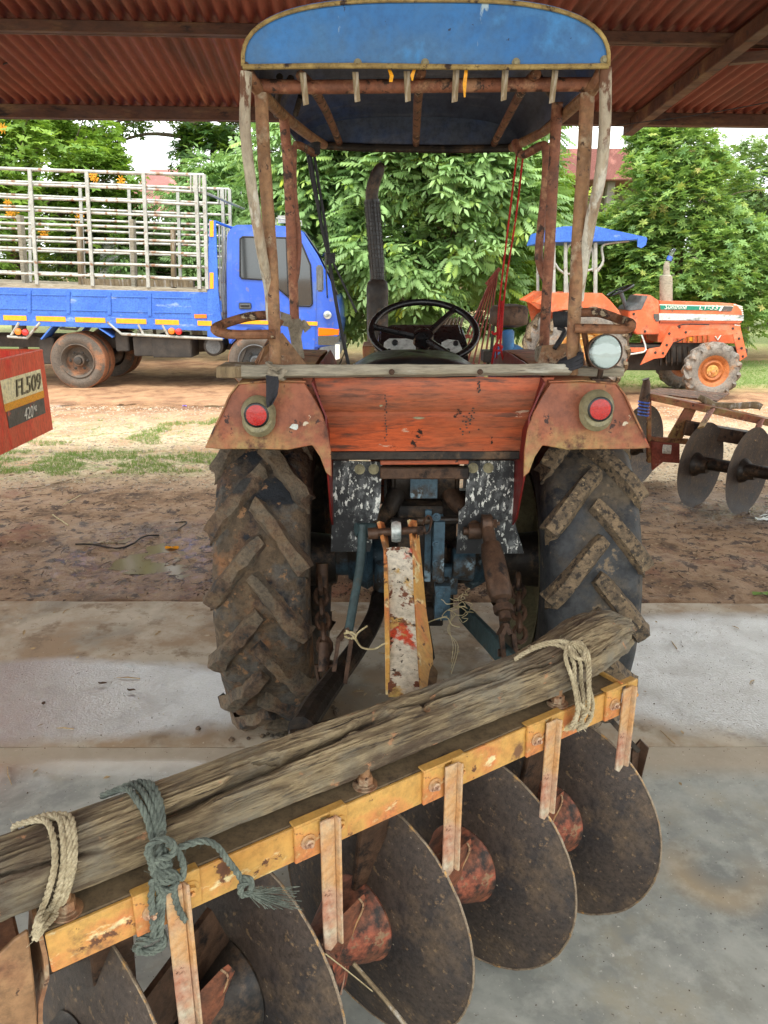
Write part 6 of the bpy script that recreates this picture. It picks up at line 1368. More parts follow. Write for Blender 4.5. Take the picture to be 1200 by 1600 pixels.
BX = empty('implement_box', (-2.9, 4.9, 0), 'open red-orange steel box with worn numbered panel at the left edge', 'implement box')
def implement():
    A = at(65, 548, 4.85); A2 = Vector((A.x, A.y, at(63, 671, 4.85).z)); up_ = Vector((0, 0, 1))
    B = A + Vector((.03, -1.25, 0)); B2 = Vector((B.x, B.y, A2.z)); C_ = A + Vector((-1.0, .05, 0)); C2 = Vector((C_.x, C_.y, A2.z)); D_ = B + Vector((-1.0, .05, 0)); D2 = Vector((D_.x, D_.y, A2.z))
    def wall(p, p2, r, r2, nm='side_panel'):
        t = .006; n_ = (r - p).cross(p2 - p).normalized(); s = MB().prism([p, r, r2, p2], n_ * t); return s.build(nm, m_redbox, BX, bev=.0015)
    f = wall(A, A2, B, B2, 'front_panel'); wall(A, A2, C_, C2); wall(C_, C2, D_, D2); wall(B, B2, D_, D2)
    s = MB().prism([A2, B2, D2, C2], (0, 0, .006)); s.build('box_floor', m_redbox, BX)
    s = MB().tube([A, B, D_, C_], .010, 6, closed=True); s.build('top_rim', m_redbox, BX)
    u = (A - B).normalized(); up_ = Vector((0, 0, 1)); n_ = u.cross(up_)
    if n_.x < 0: n_ = -n_
    H_ = A.z - A2.z; Lb = (A - B).length
    def fp(a, b, o=.008): return A - u * a - up_ * (H_ * b) + n_ * o       # a metres from the corner, b fraction down
    k = .42
    s = MB().prism([fp(.075, .21), fp(.62, .21), fp(.62, .555), fp(.075, .555)], n_ * .001); s.build('cream_panel', m_cream, BX)
    s = MB().prism([fp(.075, .475, .010), fp(.62, .475, .010), fp(.62, .56, .010), fp(.075, .56, .010)], n_ * .001); s.build('yellow_band', m_yellowtape, BX)
    s = MB().prism([fp(.085, .565), fp(.60, .565), fp(.60, .755), fp(.085, .755)], n_ * .001); s.build('dark_band', m_greytape, BX)
    rot = Matrix((u, up_, n_)).transposed().to_4x4()
    sh = Matrix.Identity(4)
    def tx(st, a, b, size, m, o=.012, sx=1): 
        text_mesh('panel_lettering', st, size, m, BX, Matrix.Translation(fp(a, b, o)) @ rot @ Matrix.Diagonal((sx, 1, 1, 1)), ext=.0006, shear=.25)
    tx('FL509', .470, .440, .140, m_truckchassis, .0115, 1.05); tx('FL509', .466, .436, .140, m_beige, .0145, 1.05)
    tx('420', .40, .735, .10, m_white, .012, .85)
    tx('kg', .26, .66, .05, m_white, .012, 1)
    for (x, y) in ((-.55, -.15), (-.55, -1.0), (-.95, -.15), (-.95, -1.0)):
        p = A2 + Vector((x, y, 0)); MB().bar((p.x, p.y, 0), p, .05, .05, up=(0, 1, 0)).build('leg', m_iron, BX)
implement()

# slatted rack standing on the bonnet area beyond the wheel
SR = empty('slatted_rack', (.42, 4.5, 1.0), 'red-brown slatted wooden rack leaning upright beyond the steering wheel', 'rack')
Rk = lambda x, y, Y=4.3: at(x, y, Y)
for k in range(6):
    x0 = 740 - k * 9.5 + 16; MB().bar(Rk(770 - k * 2.2 + 8, 421 + k * 3.2, 4.45), Rk(x0, 575, 4.3), .006, .028 if k else .04, up=(0, 1, 0)).jitter(.001, 9).build('slat', m_slat, SR, bev=.001)
MB().bar(Rk(781, 419, 4.44), Rk(760, 445, 4.46), .02, .02).build('rack_head', m_slat, SR)
MB().bar(Rk(776, 424, 4.47), Rk(730, 520, 4.45), .012, .02, up=(0, 1, 0)).build('rack_strut', m_dark, SR)
for k in range(7): MB().bar(Rk(676 + k * 7, 520 - k * .5, 4.35), Rk(690 + k * 5.4, 500 - k * .3, 4.6), .012, .022).build('seat_slat', m_wood, SR)
MB().bar(Rk(672, 523, 4.35), Rk(740, 526, 4.35), .02, .02).build('seat_rail', m_slat, SR)
MB().bar(Rk(742, 572, 4.3), Rk(700, 575, 4.3), .04, .04).box((.42, 4.42, 1.02), (.34, .3, .03)).build('rack_foot', m_slat, SR)

# ================================================================ TREES
def leaf_mat(name, cols, trans=.35):
    m, t, n, l, b = new_mat(name)
    at_ = N_(t, 'ShaderNodeAttribute'); at_.attribute_name = 'tint'
    c = ramp_n(t, at_.outputs['Fac'], [(i / (len(cols) - 1), c) for i, c in enumerate(cols)])
    l.new(c, b.inputs['Base Color']); b.inputs['Roughness'].default_value = .5; b.inputs['Specular IOR Level'].default_value = .35
    tr = N_(t, 'ShaderNodeBsdfTranslucent'); mx = N_(t, 'ShaderNodeMixShader'); mx.inputs[0].default_value = trans
    br = mix_n(t, .35, c, srgb(170, 200, 40)); l.new(br, tr.inputs[0]); l.new(b.outputs[0], mx.inputs[1]); l.new(tr.outputs[0], mx.inputs[2]); l.new(mx.outputs[0], n['Material Output'].inputs[0])
    return m
lm_pinn = leaf_mat('feathery_leaf', [srgb(104, 138, 84), srgb(138, 172, 108), srgb(156, 188, 124), srgb(176, 204, 100), srgb(204, 214, 76)])
lm_dark = leaf_mat('dark_leaf', [srgb(36, 62, 32), srgb(58, 90, 44), srgb(76, 112, 50), srgb(110, 140, 56)])
lm_mid = leaf_mat('broad_leaf', [srgb(84, 118, 68), srgb(118, 152, 88), srgb(142, 174, 96), srgb(172, 190, 98), srgb(196, 180, 112)])
lm_lime = leaf_mat('lime_leaf', [srgb(96, 132, 56), srgb(126, 160, 66), srgb(150, 180, 76), srgb(186, 202, 84)])
lm_far = leaf_mat('far_leaf', [srgb(84, 112, 70), srgb(112, 140, 88), srgb(140, 160, 104)])
rg = np.random.default_rng(5)
def leaflet(base, d, l_, w_, drop, up=(0, 0, 1), fold=.25):
    """folded leaf: 6 points, 4 triangles -> (verts, faces)"""
    base = np.array(base, float); d = np.array(d, float); d /= np.linalg.norm(d); up = np.array(up, float)
    sd = np.cross(d, up); sd /= np.linalg.norm(sd) + 1e-9; tip = base + d * l_ - up * l_ * drop; mid = base + d * l_ * .45 - up * l_ * drop * .2
    L_ = mid + sd * w_ / 2 + up * w_ * fold * .5; R_ = mid - sd * w_ / 2 + up * w_ * fold * .5
    L2 = base + d * l_ * .8 - up * l_ * drop * .62 + sd * w_ * .27; R2 = base + d * l_ * .8 - up * l_ * drop * .62 - sd * w_ * .27
    return [base, L_, L2, tip, R2, R_, mid], [(0, 6, 1), (6, 2, 1), (6, 3, 2), (0, 5, 6), (5, 4, 6), (4, 3, 6)]
def tmpl_pinnate(n=6, L=.44, ll=.145, lw=.062, droop=.35):
    V, Fs = [], []
    for i in range(n):
        x = L * (.2 + .8 * i / n); z = -droop * x * x
        for s_ in (-1, 1):
            v, f = leaflet((x, 0, z), (.55, s_ * .85, -.15), ll * (.75 + .5 * math.sin(math.pi * (i + 1) / (n + 1))), lw, .28); b = len(V); V += v; Fs += [tuple(k + b for k in t_) for t_ in f]
    v, f = leaflet((L, 0, -droop * L * L), (1, 0, -.6), ll, lw, .3); b = len(V); V += v; Fs += [tuple(k + b for k in t_) for t_ in f]
    return np.array(V), np.array(Fs)
def tmpl_whorl(n=6, l_=.16, w_=.07, lift=.25):
    V, Fs = [], []
    for i in range(n):
        a = 2 * math.pi * (i + rg.uniform(-.2, .2)) / n; v, f = leaflet((0, 0, 0), (math.cos(a), math.sin(a), lift + rg.uniform(-.25, .25)), l_ * rg.uniform(.7, 1.15), w_, rg.uniform(.1, .5)); b = len(V); V += v; Fs += [tuple(k + b for k in t_) for t_ in f]
    return np.array(V), np.array(Fs)
TP = tmpl_pinnate(); TPs = tmpl_pinnate(5, .34, .10, .045, .8); TW = tmpl_whorl(7, .13, .045); TWs = tmpl_whorl(5, .11, .05)
TC = tmpl_whorl(5, .09, .035, .5)
def foliage(name, tmpl, blobs, n, m, parent, scale=(.8, 1.2), gap=(.8, -.12), droop=.35, tint=(0, 1), camside=.0, seed=0):
    """fronds spread through the shells of several ellipsoid clumps: (x, y, z, rx, ry, rz)"""
    g = np.random.default_rng(seed + 11); B = np.array(blobs, float); vol = (B[:, 3] * B[:, 5]) + .05; pb = vol / vol.sum()
    idx = g.choice(len(B), n, p=pb); d = g.normal(size=(n, 3)); d /= np.linalg.norm(d, axis=1)[:, None]; d[:, 2] = np.where(d[:, 2] < -.6, -d[:, 2], d[:, 2])
    rad = 1 - np.abs(g.normal(0, .26, n)); rad = np.clip(rad, .15, 1.15)
    lump = np.array([noise.noise(Vector((d[i] * 2.3 + idx[i] * 3.7).tolist())) for i in range(n)]) * .28
    p = B[idx, :3] + d * B[idx, 3:6] * (rad + lump)[:, None]
    keep = np.array([noise.noise(Vector((q * gap[0]).tolist())) > gap[1] for q in p]) & (p[:, 2] > .05)
    p, d = p[keep], d[keep]; k = len(p)
    f = d + g.normal(0, .45, (k, 3)); f[:, 2] = f[:, 2] * .5 - droop * g.uniform(.2, 1.2, k); f /= np.linalg.norm(f, axis=1)[:, None]
    u0 = np.array([0, 0, 1.]) + d * .9 + g.normal(0, .25, (k, 3)); s_ = np.cross(u0, f); s_ /= np.linalg.norm(s_, axis=1)[:, None]; u = np.cross(f, s_)
    M3 = np.stack([f, s_, u], 2) * g.uniform(scale[0], scale[1], k)[:, None, None]
    V, Fc = tmpl; VV = np.einsum('kij,nj->kni', M3, V) + p[:, None, :]; nv = len(V)
    FF = (Fc[None] + (np.arange(k) * nv)[:, None, None]).reshape(-1, 3); VV = VV.reshape(-1, 3)
    c = VV.mean(0); me = bpy.data.meshes.new(name); me.vertices.add(len(VV)); me.vertices.foreach_set('co', (VV - c).ravel())
    me.loops.add(len(FF) * 3); me.loops.foreach_set('vertex_index', FF.ravel()); me.polygons.add(len(FF)); me.polygons.foreach_set('loop_start', np.arange(len(FF)) * 3); me.polygons.foreach_set('loop_total', np.full(len(FF), 3))
    ti = np.clip(g.normal((tint[0] + tint[1]) / 2, (tint[1] - tint[0]) / 4, k) + np.where(g.random(k) < .05, .3, 0), tint[0], min(1, tint[1] + .3)); ti = np.repeat(ti, nv) + g.normal(0, .04, k * nv)
    a = me.attributes.new('tint', 'FLOAT', 'POINT'); a.data.foreach_set('value', ti.astype(np.float32)); me.update(calc_edges=True); me.materials.append(m)
    o = bpy.data.objects.new(name, me); col.objects.link(o)
    if parent is not None: o.parent = parent; o.location = Vector(c) - ORG[parent.name]
    else: o.location = c
    return o, p
def tree(label, base, trunk, blobs, tmpl, n, m, cat='tree', group=None, name='tree', tr=.14, **kw):
    r_ = empty(name, base, label, cat, group); o, pts = foreach = foliage('crown', tmpl, blobs, n, m, r_, **kw)
    s = MB(); top = Vector(trunk[-1]); s.tube([Vector(p) for p in trunk], [tr * (1 - .6 * i / (len(trunk) - 1)) for i in range(len(trunk))], 10, sub=4).jitter(.02, 3); s.build('trunk', m_bark, r_)
    s = MB(); random.seed(int(base[0] * 13) + 3)
    for b in blobs:
        c = Vector(b[:3]); t0 = Vector(trunk[max(0, len(trunk) - 2)]).lerp(top, random.uniform(0, 1)); mid = t0.lerp(c, .5) + Vector((random.uniform(-.2, .2), random.uniform(-.2, .2), .15)); s.tube([t0, mid, c, c + (c - mid) * .6], [tr * .38, tr * .26, tr * .14, tr * .05], 7, sub=4)
        for q in range(4):
            e = c + Vector((random.uniform(-1, 1) * b[3], random.uniform(-1, 1) * b[4], random.uniform(-.6, 1) * b[5])) * .85; s.tube([c, c.lerp(e, .5) + Vector((0, 0, .08)), e], [tr * .13, tr * .08, tr * .03], 5, sub=3)
    s.build('limbs', m_bark, r_); return r_
W_ = lambda px, py, Y: at(px, py, Y)
def bl(px, py, Y, rx, ry=None, rz=None):
    p = at(px, py, Y); return (p.x, p.y, p.z, rx, ry or rx, rz or rx * .8)
# central feathery tree
b0 = W_(655, 565, 13.6)
tree('large feathery-leaved tree with drooping pale green fronds behind the main tractor', (b0.x, 13.8, 0), [(b0.x, 13.8, -.1), (b0.x - .05, 13.8, 1.0), (b0.x + .1, 13.8, 2.2), (b0.x, 13.9, 3.4)],
     [bl(500, 330, 13.8, 1.0), bl(560, 270, 13.4, 1.1), bl(640, 300, 13.0, 1.15), bl(720, 280, 13.2, 1.15), bl(780, 330, 13.4, .95), bl(700, 380, 13.0, 1.0), bl(610, 400, 13.1, 1.0), bl(540, 430, 13.6, .85), bl(660, 440, 13.3, .9), bl(470, 250, 14.0, 1.0), bl(600, 190, 13.8, 1.4), bl(740, 190, 13.8, 1.3), bl(750, 430, 13.6, .6), bl(640, 500, 13.9, .6), bl(560, 500, 14.1, .5), bl(450, 360, 14.4, .7)],
     TP, 13500, lm_pinn, scale=(.38, .95), gap=(1.1, -.2), seed=1, tint=(0, .66), tr=.13, droop=.2)
tree('lime-green young tree between the feathery tree and the orange tractor', (2.7, 14.6, 0), [(2.7, 14.6, -.1), (2.8, 14.6, 1.3), (2.9, 14.6, 2.4)],
     [bl(825, 290, 14.5, .6), bl(868, 355, 14.3, .65), bl(830, 380, 14.5, .75), bl(880, 400, 14.8, .6), bl(810, 440, 14.8, .6), bl(850, 430, 14.8, .6)], TPs, 3000, lm_lime, seed=2, tint=(0, .8), gap=(1.3, -.12), tr=.07)
# broad-leaved tree on the right
tree('dense broad-leaved tree with reddish new shoots above the orange tractor', (5.6, 14.6, 0), [(5.6, 14.6, -.1), (5.5, 14.6, 1.3), (5.4, 14.6, 3.0)],
     [bl(1050, 250, 14.6, .95, .9, .75), bl(1040, 330, 14.2, 1.15, 1.0, .9), bl(1110, 320, 14.4, 1.0), bl(980, 380, 14.4, .8), bl(1060, 420, 14.1, 1.2), bl(1140, 400, 14.4, .95), bl(1170, 470, 14.6, .8), bl(990, 450, 14.6, .8), bl(1100, 490, 14.6, .9), bl(1010, 230, 14.9, .5)], TW, 16000, lm_mid, seed=3, scale=(.5, 1.0), gap=(1.2, -.2), droop=.15, tint=(0, .78), tr=.11)
tree('thin pale tree far off at the right edge of the sky', (8.9, 19, 0), [(8.9, 19, -.1), (9, 19, 2), (9.1, 19, 3.5)], [bl(1165, 270, 19, .9), bl(1200, 310, 19, 1.1), bl(1150, 330, 19, .8), bl(1200, 260, 19.5, .8), bl(1180, 380, 19, 1.0), bl(1260, 300, 19, 1.4)], TW, 2600, lm_far, seed=4, gap=(1, -.05), tr=.09)
tree('yellow-green bush right of the broad-leaved tree', (8.6, 16.2, 0), [(8.6, 16.2, -.1), (8.6, 16.2, .9), (8.6, 16.2, 1.5)], [bl(1180, 400, 16, .9), bl(1200, 470, 15.8, .9), bl(1150, 500, 16, .8), bl(1270, 430, 16, 1.4)], TWs, 3600, lm_lime, name='bush', cat='bush', seed=5, tint=(0, .6), gap=(1.3, -.1), tr=.06)
# left trees
tree('bright green leafy tree with yellow flowers behind the lorry at the far left', (-7.2, 15.2, 0), [(-7.2, 15.2, -.1), (-7.1, 15.2, 1.5), (-7.0, 15.2, 3)],
     [bl(-60, 260, 15, 1.6), bl(30, 240, 14.6, 1.3), bl(110, 240, 14.8, 1.0), bl(150, 290, 14.8, .9), bl(60, 330, 14.6, 1.2), bl(-20, 380, 14.6, 1.3), bl(130, 350, 15, 1.0), bl(80, 200, 15.4, 1.2), bl(-150, 330, 15, 2.0), bl(180, 340, 15.2, .7)], TC, 15000, lm_lime, seed=6, scale=(1.1, 1.9), tint=(0, .66), gap=(1.3, -.12), tr=.1)
tree('dark small-leaved tree reaching over the gap of sky behind the lorry', (-4.2, 17.5, 0), [(-4.2, 17.5, -.1), (-4.4, 17.5, 2), (-4.2, 17.5, 4.4), (-3.6, 17.5, 5.6)],
     [bl(170, 195, 17, .9, .8, .4), bl(230, 185, 17, .6, .6, .3), bl(330, 250, 17, .9), bl(360, 210, 17, .8), bl(300, 225, 17, .35), bl(390, 280, 17, .9), bl(350, 320, 17, .9), bl(150, 130, 17, 1.6), bl(300, 120, 17.5, 1.8), bl(420, 200, 17, .9), bl(160, 230, 17.4, .5)], TW, 4600, lm_dark, seed=7, scale=(.8, 1.3), gap=(1.1, -.02), tr=.13, tint=(0, .8))
tree('shaded shrub hanging pods between the lorry rack and its cab', (-2.5, 15.6, 0), [(-2.5, 15.6, -.1), (-2.5, 15.6, 1), (-2.4, 15.6, 2)], [bl(300, 340, 15.6, .9), bl(260, 400, 15.4, .9), bl(340, 400, 15.4, .8), bl(400, 330, 15.6, .7), bl(200, 420, 15.6, .9), bl(150, 400, 16, .8), bl(330, 290, 16, .6)], TPs, 3800, lm_pinn, name='shrub', cat='shrub', seed=8, tint=(0, .4), gap=(1.3, -.06), tr=.06)
tree('low dark hedge plants just beyond the lorry bed', (-4.9, 16.4, 0), [(-4.9, 16.4, -.1), (-4.9, 16.4, .6), (-4.9, 16.4, 1.1)], [bl(60, 440, 16.2, 1.0, .8, .6), bl(160, 450, 16.2, 1.0, .8, .5), bl(250, 460, 16, 1.0, .8, .5), bl(-60, 440, 16.2, 1.2, .8, .7), bl(330, 470, 16, .8, .7, .45), bl(220, 520, 15.8, .9, .6, .25)], TWs, 4200, lm_dark, name='hedge', cat='hedge', seed=9, gap=(1.3, -.1), tr=.05)
tree('shady low bushes under the feathery tree', (.4, 15.6, 0), [(.4, 15.6, -.1), (.4, 15.6, .5), (.4, 15.6, .9)], [bl(530, 500, 15.4, .8, .7, .6), bl(600, 500, 15.6, .9, .7, .6), bl(700, 500, 15.6, .9, .7, .6), bl(780, 500, 15.8, .9, .7, .5), bl(850, 480, 16.2, .9, .7, .6), bl(450, 480, 15.8, .8, .7, .6)], TWs, 4600, lm_dark, name='bush', cat='bush', seed=10, gap=(1.3, -.1), tr=.05, tint=(.1, .8))
tree('small palm-like clump right of the lime tree', (4.4, 16.6, 0), [(4.4, 16.6, -.1), (4.4, 16.6, .8), (4.4, 16.6, 1.5)], [bl(930, 400, 16.4, .7), bl(900, 450, 16.4, .7), bl(950, 470, 16.2, .7), bl(870, 500, 16.4, .8), bl(1000, 500, 16, .9), bl(1080, 520, 16, 1.0, .8, .4), bl(920, 375, 17, .5)], TPs, 3600, lm_mid, name='bush', cat='bush', seed=12, gap=(1.3, -.1), tr=.05, tint=(.2, .8))
# more trees beyond, closing the view to either side
for i, (x, y, h, sd_) in enumerate(((-14, 19, 6.5, 20), (-10.5, 22, 7.0, 21), (-5.5, 25, 4.2, 22), (1.0, 21, 5.6, 23), (5.0, 29, 3.6, 24), (13.0, 26, 4.0, 25), (15.0, 20, 6.5, 26), (-18, 15, 7, 27))):
    bb = [(x + math.cos(k * 2.4) * 1.5, y + math.sin(k * 2.4) * 1.2, h * (.35 + .1 * k), 1.7, 1.6, 1.3) for k in range(6)]
    tree(['tall tree far left beyond the lorry tail', 'tall tree behind the yellow-flowered tree', 'distant tree behind the gap of sky left of the canopy', 'tall dark tree directly behind the feathery tree', 'distant low tree behind the red roofed building', 'far tree right of the red roofed building', 'tall tree beyond the yard outside the right edge', 'tall tree beyond the yard outside the left edge'][i],
         (x, y, 0), [(x, y, -.1), (x + .1, y, h * .3), (x, y, h * .6)], bb, TW, 2600, [lm_dark, lm_mid][i % 2], seed=sd_, scale=(1.2, 2.0), gap=(.7, -.15), tr=.16, group='trees closing the far side of the yard')
# far wooded strip, reads as one mass
o, _ = foliage('far_wood', TW, [(-60 + k * 6 + rg.uniform(-1, 1), 46 + rg.uniform(-3, 3), 1.2, 4.4, 3, 1.6 + rg.uniform(0, .8)) for k in range(22)], 6500, lm_far, None, scale=(3, 5), gap=(.3, -.3), seed=40); kind(o, 'stuff')
# yellow flowers, each a small blossom cluster on the left tree
for i, (px, py) in enumerate(((2, 200), (14, 322), (12, 330), (146, 276), (188, 285), (122, 339), (70, 362), (20, 335), (300, 210))):
    if i == 8: continue
    p = at(px, py, 13.6); s = MB()
    for k in range(5):
        c = p + Vector((random.uniform(-.06, .06), random.uniform(-.05, .05), random.uniform(-.06, .06)))
        for j in range(6):
            a = j * math.pi / 3; e = Vector((math.cos(a), -.3, math.sin(a))); s.prism([c, c + e * .05 + Vector((0, 0, .012)), c + e * .07, c + e * .05 - Vector((0, 0, .012))], (0, .003, 0))
    o = s.build('blossom', m_yellowtape); tag(o, 'bright yellow blossom cluster on the bright green tree at the far left', 'flower', 'yellow blossoms on the left tree')

# ================================================================ BUILDINGS
BD_ = empty('building', (7.2, 24, 0), 'low building with a long faded red fascia behind the right trees', 'building')
m_fascia = mat('faded_red_fascia', [srgb(136, 84, 78), srgb(156, 100, 92)], 1.2, (.6, .8), .1, 20, spots=[(srgb(190, 130, 120), .6, 3, .06)])
m_wall = mat('grey_rendered_wall', [srgb(120, 112, 104), srgb(150, 142, 132)], 1.5, (.8, .9), .2, 20)
a = at(868, 233, 24); b = at(1131, 238, 24); zt_, zb_ = a.z, at(900, 282, 24).z
MB().box(((a.x + b.x) / 2, 24, (zt_ + zb_) / 2), (b.x - a.x, .25, zt_ - zb_)).build('fascia', m_fascia, BD_, bev=.02)
MB().box(((a.x + b.x) / 2, 27, zb_ + .1), (b.x - a.x, 6, .15)).build('roof', m_fascia, BD_)
MB().box(((a.x + b.x) / 2, 28, zb_ / 2), (b.x - a.x - .4, 4, zb_)).build('wall', m_wall, BD_)
for k in range(4): MB().box((a.x + .4 + k * (b.x - a.x - .8) / 3, 24.3, zb_ / 2), (.22, .22, zb_)).build('column', m_wall, BD_)
BD2 = empty('building', (-6.4, 21, 0), 'small building with a weathered red sheet roof glimpsed over the lorry rack', 'building')
a = at(178, 285, 20); b = at(325, 338, 20)
MB().prism([(a.x, 20, at(180, 338, 20).z), (b.x, 20, at(300, 338, 20).z), (b.x - .3, 22.5, a.z + .55), (a.x + .2, 22.5, a.z + .55)], (0, 0, .06)).build('roof', m_fascia, BD2)
MB().box(((a.x + b.x) / 2, 21.5, at(250, 345, 20).z / 2), (b.x - a.x - .3, 2.6, at(250, 345, 20).z)).build('wall', m_wall, BD2)
o = MB().box(at(118, 392, 15.5), (.75, .1, .70)).build('dark_panel', m_greytape); o2 = None
tag(o, 'dark sheet panel standing behind the lorry bed', 'panel')
s = MB(); p = at(170, 430, 15.2); s.prism([at(150, 455, 15.2), at(158, 385, 15.2), at(180, 358, 15.2), at(186, 400, 15.2), at(192, 455, 15.2)], (0, .04, 0)); tag(s.build('sheet', m_silvertape), 'pale curved metal sheet standing behind the lorry bed', 'sheet')
p = at(98, 310, 15); p2 = at(112, 335, 15)
# tyre lying near the lorry front
s = MB(); c = at(572, 560, 9.2); c.z = .11; s.lathe([(-.09, .20), (-.10, .26), (-.08, .34), (0, .36), (.08, .34), (.10, .26), (.09, .20)], c, (.1, .05, 1), 40); tag(s.build('old_tyre', m_dusttyre), 'dusty old tyre lying flat in the yard beyond the left fender', 'tyre')

# ================================================================ DEBRIS
def scatter(name, fn, n, area, m, seed=0, tintit=False):
    g = random.Random(seed); s = MB(); k = 0
    while k < n:
        x, y = area(g)
        fn(s, g, Vector((x, y, gh(x, y)))); k += 1
    o = s.build(name, m, smooth=0); kind(o, 'stuff'); return o
def chip(s, g, p):
    a = g.uniform(0, 6.28); L_ = g.uniform(.008, .03) * (1.6 if g.random() < .1 else 1); w_ = L_ * g.uniform(.2, .5); e = Vector((math.cos(a), math.sin(a), g.uniform(-.1, .25))); f = Vector((-math.sin(a), math.cos(a), g.uniform(-.2, .2)))
    p = p + Vector((0, 0, .004)); s.add([p - e * L_ / 2, p + f * w_ / 2 + Vector((0, 0, .004)), p + e * L_ / 2, p - f * w_ / 2], [(0, 1, 2, 3)])
def pebble(s, g, p):
    r = g.uniform(.005, .014) * (1.8 if g.random() < .06 else 1); V = []
    for (z, q) in ((-.5, .7), (.1, 1), (.7, .55)):
        for k in range(5): a = k * 1.2566 + g.uniform(-.3, .3); V.append(p + Vector((math.cos(a) * r * q, math.sin(a) * r * q, r * z)))
    s.add(V, [(i * 5 + k, i * 5 + (k + 1) % 5, i * 5 + 5 + (k + 1) % 5, i * 5 + 5 + k) for i in (0, 1) for k in range(5)] + [(10, 11, 12, 13, 14)])
def blade(s, g, p):
    for k in range(g.randint(3, 6)):
        a = g.uniform(0, 6.28); h = g.uniform(.015, .05); b_ = p + Vector((g.uniform(-.012, .012), g.uniform(-.012, .012), -.003)); e = Vector((math.cos(a), math.sin(a), 0))
        s.add([b_ - e * .0018, b_ + e * .0018, b_ + Vector((e.y, e.x, 0)) * h * .5 + Vector((0, 0, h))], [(0, 1, 2)])
def twig(s, g, p):
    a = g.uniform(0, 6.28); L_ = g.uniform(.03, .12); e = Vector((math.cos(a), math.sin(a), 0)); p = p + Vector((0, 0, .006)); s.tube([p - e * L_ / 2, p + Vector((0, 0, .004)), p + e * L_ / 2 + Vector((.01, .0, 0))], [.002, .0025, .001], 4)
m_chip_d = mat('rotting_leaf_bits', [srgb(60, 40, 28), srgb(96, 68, 46)], 20, (.7, .9), 0)
m_chip_l = mat('dry_straw_bits', [srgb(150, 122, 84), srgb(196, 170, 128)], 9, (.8, .9), 0)
m_peb = mat('pale_gravel', [srgb(140, 120, 98), srgb(190, 176, 154), srgb(168, 146, 120)], 9, (.75, .9), .2, 60)
m_grass = leaf_mat('grass_blade', [srgb(122, 148, 76), srgb(140, 160, 86)], .2)
def strip(y0, y1, xm=None): return lambda g: ((lambda y: (g.uniform(-1, 1) * (xm or (y * .56 + .3)), y))(y0 + (y1 - y0) * g.random() ** .8))
scatter('leaf_litter', chip, 2600, strip(3.58, 6.3), m_chip_d, 1); scatter('straw_litter', chip, 1700, strip(3.58, 8.6), m_chip_l, 2)
scatter('twig_litter', twig, 260, strip(3.6, 5.8), m_chip_d, 3); scatter('gravel', pebble, 9000, strip(5.7, 9.8), m_peb, 4)
def gz(g):
    while True:
        x, y = g.uniform(-4.2, -1.1), g.uniform(6.15, 7.15); v = ((x + 3.1) / 2.2) ** 2 + ((y - 6.62) / .48) ** 2
        if v < 1 and noise.noise(Vector((x * 2.6, y * 4, 3))) > -.18 + v * .2: return x, y
scatter('grass', blade, 3000, gz, m_grass, 5)
def gz2(g):
    while True:
        x, y = g.uniform(-4.2, -.6), g.uniform(7.2, 8.8)
        if noise.noise(Vector((x * 2.2, y * 3, 7))) > .22: return x, y
scatter('grass', blade, 1500, gz2, m_grass, 6)
def gz3(g):
    while True:
        x, y = g.uniform(2.0, 9), g.uniform(11.4, 15.2)
        if noise.noise(Vector((x * .8, y * 1.1, 2))) > -.25: return x, y
scatter('grass', lambda s, g, p: [blade(s, g, p + Vector((g.uniform(-.04, .04), g.uniform(-.04, .04), 0))) for _ in range(2)], 5200, gz3, m_grass, 7)
def pile(g):
    while True:
        x, y = g.uniform(-1.4, 1.4), g.uniform(3.62, 4.5)
        if abs(x) < 1: return x, y
scatter('dead_leaf_pile', lambda s, g, p: (chip(s, g, p + Vector((0, 0, g.random() * .03))), chip(s, g, p + Vector((.02, 0, g.random() * .02)))), 1600, pile, m_chip_d, 8)
# a few things one can tell apart on the ground
def stick(pts, r, label, m=m_bark):
    tag(MB().tube([Vector((at(x, y, z=0).x, at(x, y, z=0).y, gh(at(x, y, z=0).x, at(x, y, z=0).y) + r + .004)) for x, y in pts], r, 6, sub=4).jitter(.003, 30).build('stick', m), label, 'stick')
stick([(118, 845), (145, 846), (170, 850), (185, 851), (205, 846), (225, 836), (248, 832)], .006, 'long black crooked stick on the mud left of the tractor', m_dark)
stick([(82, 802), (107, 819)], .004, 'short straw coloured stick on the mud at the left', m_twine)
stick([(10, 762), (60, 758), (112, 748)], .004, 'long thin stem lying in front of the grass strip', m_wood)
stick([(98, 786), (126, 772)], .003, 'thin pale stem pointing up-right on the mud', m_twine)
stick([(274, 815), (292, 812), (276, 826)], .005, 'short dark forked stick beside the puddle', m_dark)
for (px, py, lb, m_, r_, z_) in ((268, 850, 'yellow leaf floating at the edge of the puddle', m_yellowtape, .045, 0), (288, 630, 'scrap of purple litter in the orange dirt', plain('purple_litter', srgb(120, 90, 190), .5), .03, 0), (1190, 925, 'yellow-green leaf at the slab edge on the far right', m_grass, .05, 0)):
    p = at(px, py, z=0); p.z = gh(p.x, p.y) + .012
    s = MB(); s.sheet([[p + Vector((math.cos(a) * r_ * q_, math.sin(a) * r_ * .45 * q_, .006 * math.sin(3 * a))) for a in [k * math.pi / 6 for k in range(13)]] for q_ in (.02, 1)], .001); tag(s.build('leaf' if 'leaf' in lb else 'litter', m_), lb, 'leaf' if 'leaf' in lb else 'litter')
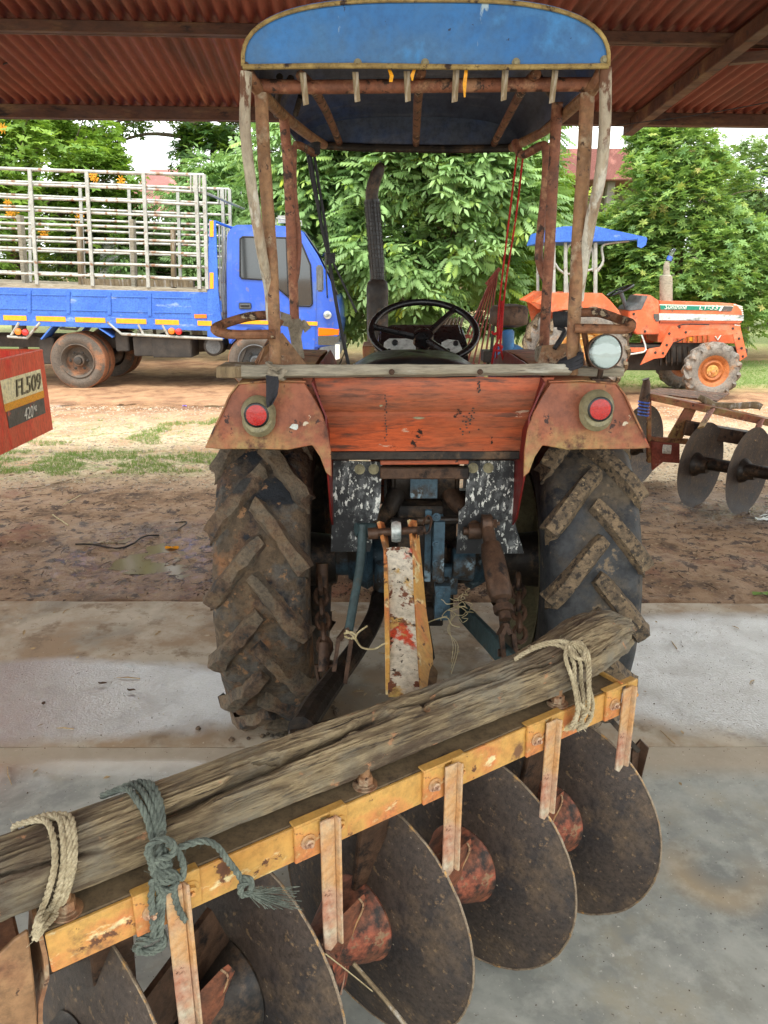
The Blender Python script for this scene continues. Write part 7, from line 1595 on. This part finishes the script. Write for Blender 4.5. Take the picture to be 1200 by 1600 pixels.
for (px, py, lb) in ((205, 1080, 'curled brown dead leaf on the wet concrete left of the tyre'), (160, 1069, 'dark twisted bit of bark on the wet concrete'), (68, 1099, 'small black pebble on the wet concrete at the left')):
    p = at(px, py, z=.006); s = MB()
    if 'pebble' in lb: s.lathe([(-.004, .002), (0, .007), (.005, .007), (.008, .002)], p, (0, 0, 1), 10)
    else:
        s.sheet([[p + Vector((.018 * u, .007 * v * (1 - u * u) + .003 * math.sin(u * 5), .003 + .004 * abs(v) + .003 * u * u)) for u in (-1, -.5, 0, .5, 1)] for v in (-1, 0, 1)], .0012)
    s.jitter(.002, 60); tag(s.build('dead_leaf' if 'leaf' in lb else ('pebble' if 'pebble' in lb else 'bark_chip'), m_chip_d), lb, 'leaf' if 'leaf' in lb else ('pebble' if 'pebble' in lb else 'bark chip'))

# grit and crumbs of dry mud on the slab
def scatter0(name, fn, n, area, m, seed):
    g = random.Random(seed); s = MB()
    for _ in range(n):
        x, y = area(g); fn(s, g, Vector((x, y, .001)))
    kind(s.build(name, m, smooth=0), 'stuff')
def grit(s, g, p):
    r = g.uniform(.0006, .0018) * (1.8 if g.random() < .05 else 1); V = []
    for (z, q) in ((0, 1), (1.1, .5)):
        for k in range(5): a = k * 1.2566 + g.uniform(-.4, .4); V.append(p + Vector((math.cos(a) * r * q, math.sin(a) * r * q, r * z)))
    s.add(V, [(k, (k + 1) % 5, 5 + (k + 1) % 5, 5 + k) for k in range(5)] + [(5, 6, 7, 8, 9)])
scatter0('grit', grit, 2600, lambda g: (g.uniform(-2.2, 2.2), 1.2 + 2.3 * g.random() ** .7), m_chip_d, 21)
scatter0('grit', grit, 1500, lambda g: (g.uniform(-2.2, 2.2), 1.2 + 2.3 * g.random() ** .7), m_peb, 22)
scatter0('mud_crumbs', lambda s, g, p: pebble(s, g, p + Vector((0, 0, .002))), 60, lambda g: (XC - .45 + g.gauss(0, .16), 2.42 + g.gauss(0, .10)), m_mudlug, 23)
scatter0('straw_bits', lambda s, g, p: twig(s, g, p - Vector((0, 0, .004))) if g.random() < .25 else chip(s, g, p), 150, lambda g: (g.uniform(-2.2, 2.2), 1.3 + 2.2 * g.random() ** .5), m_chip_l, 24)
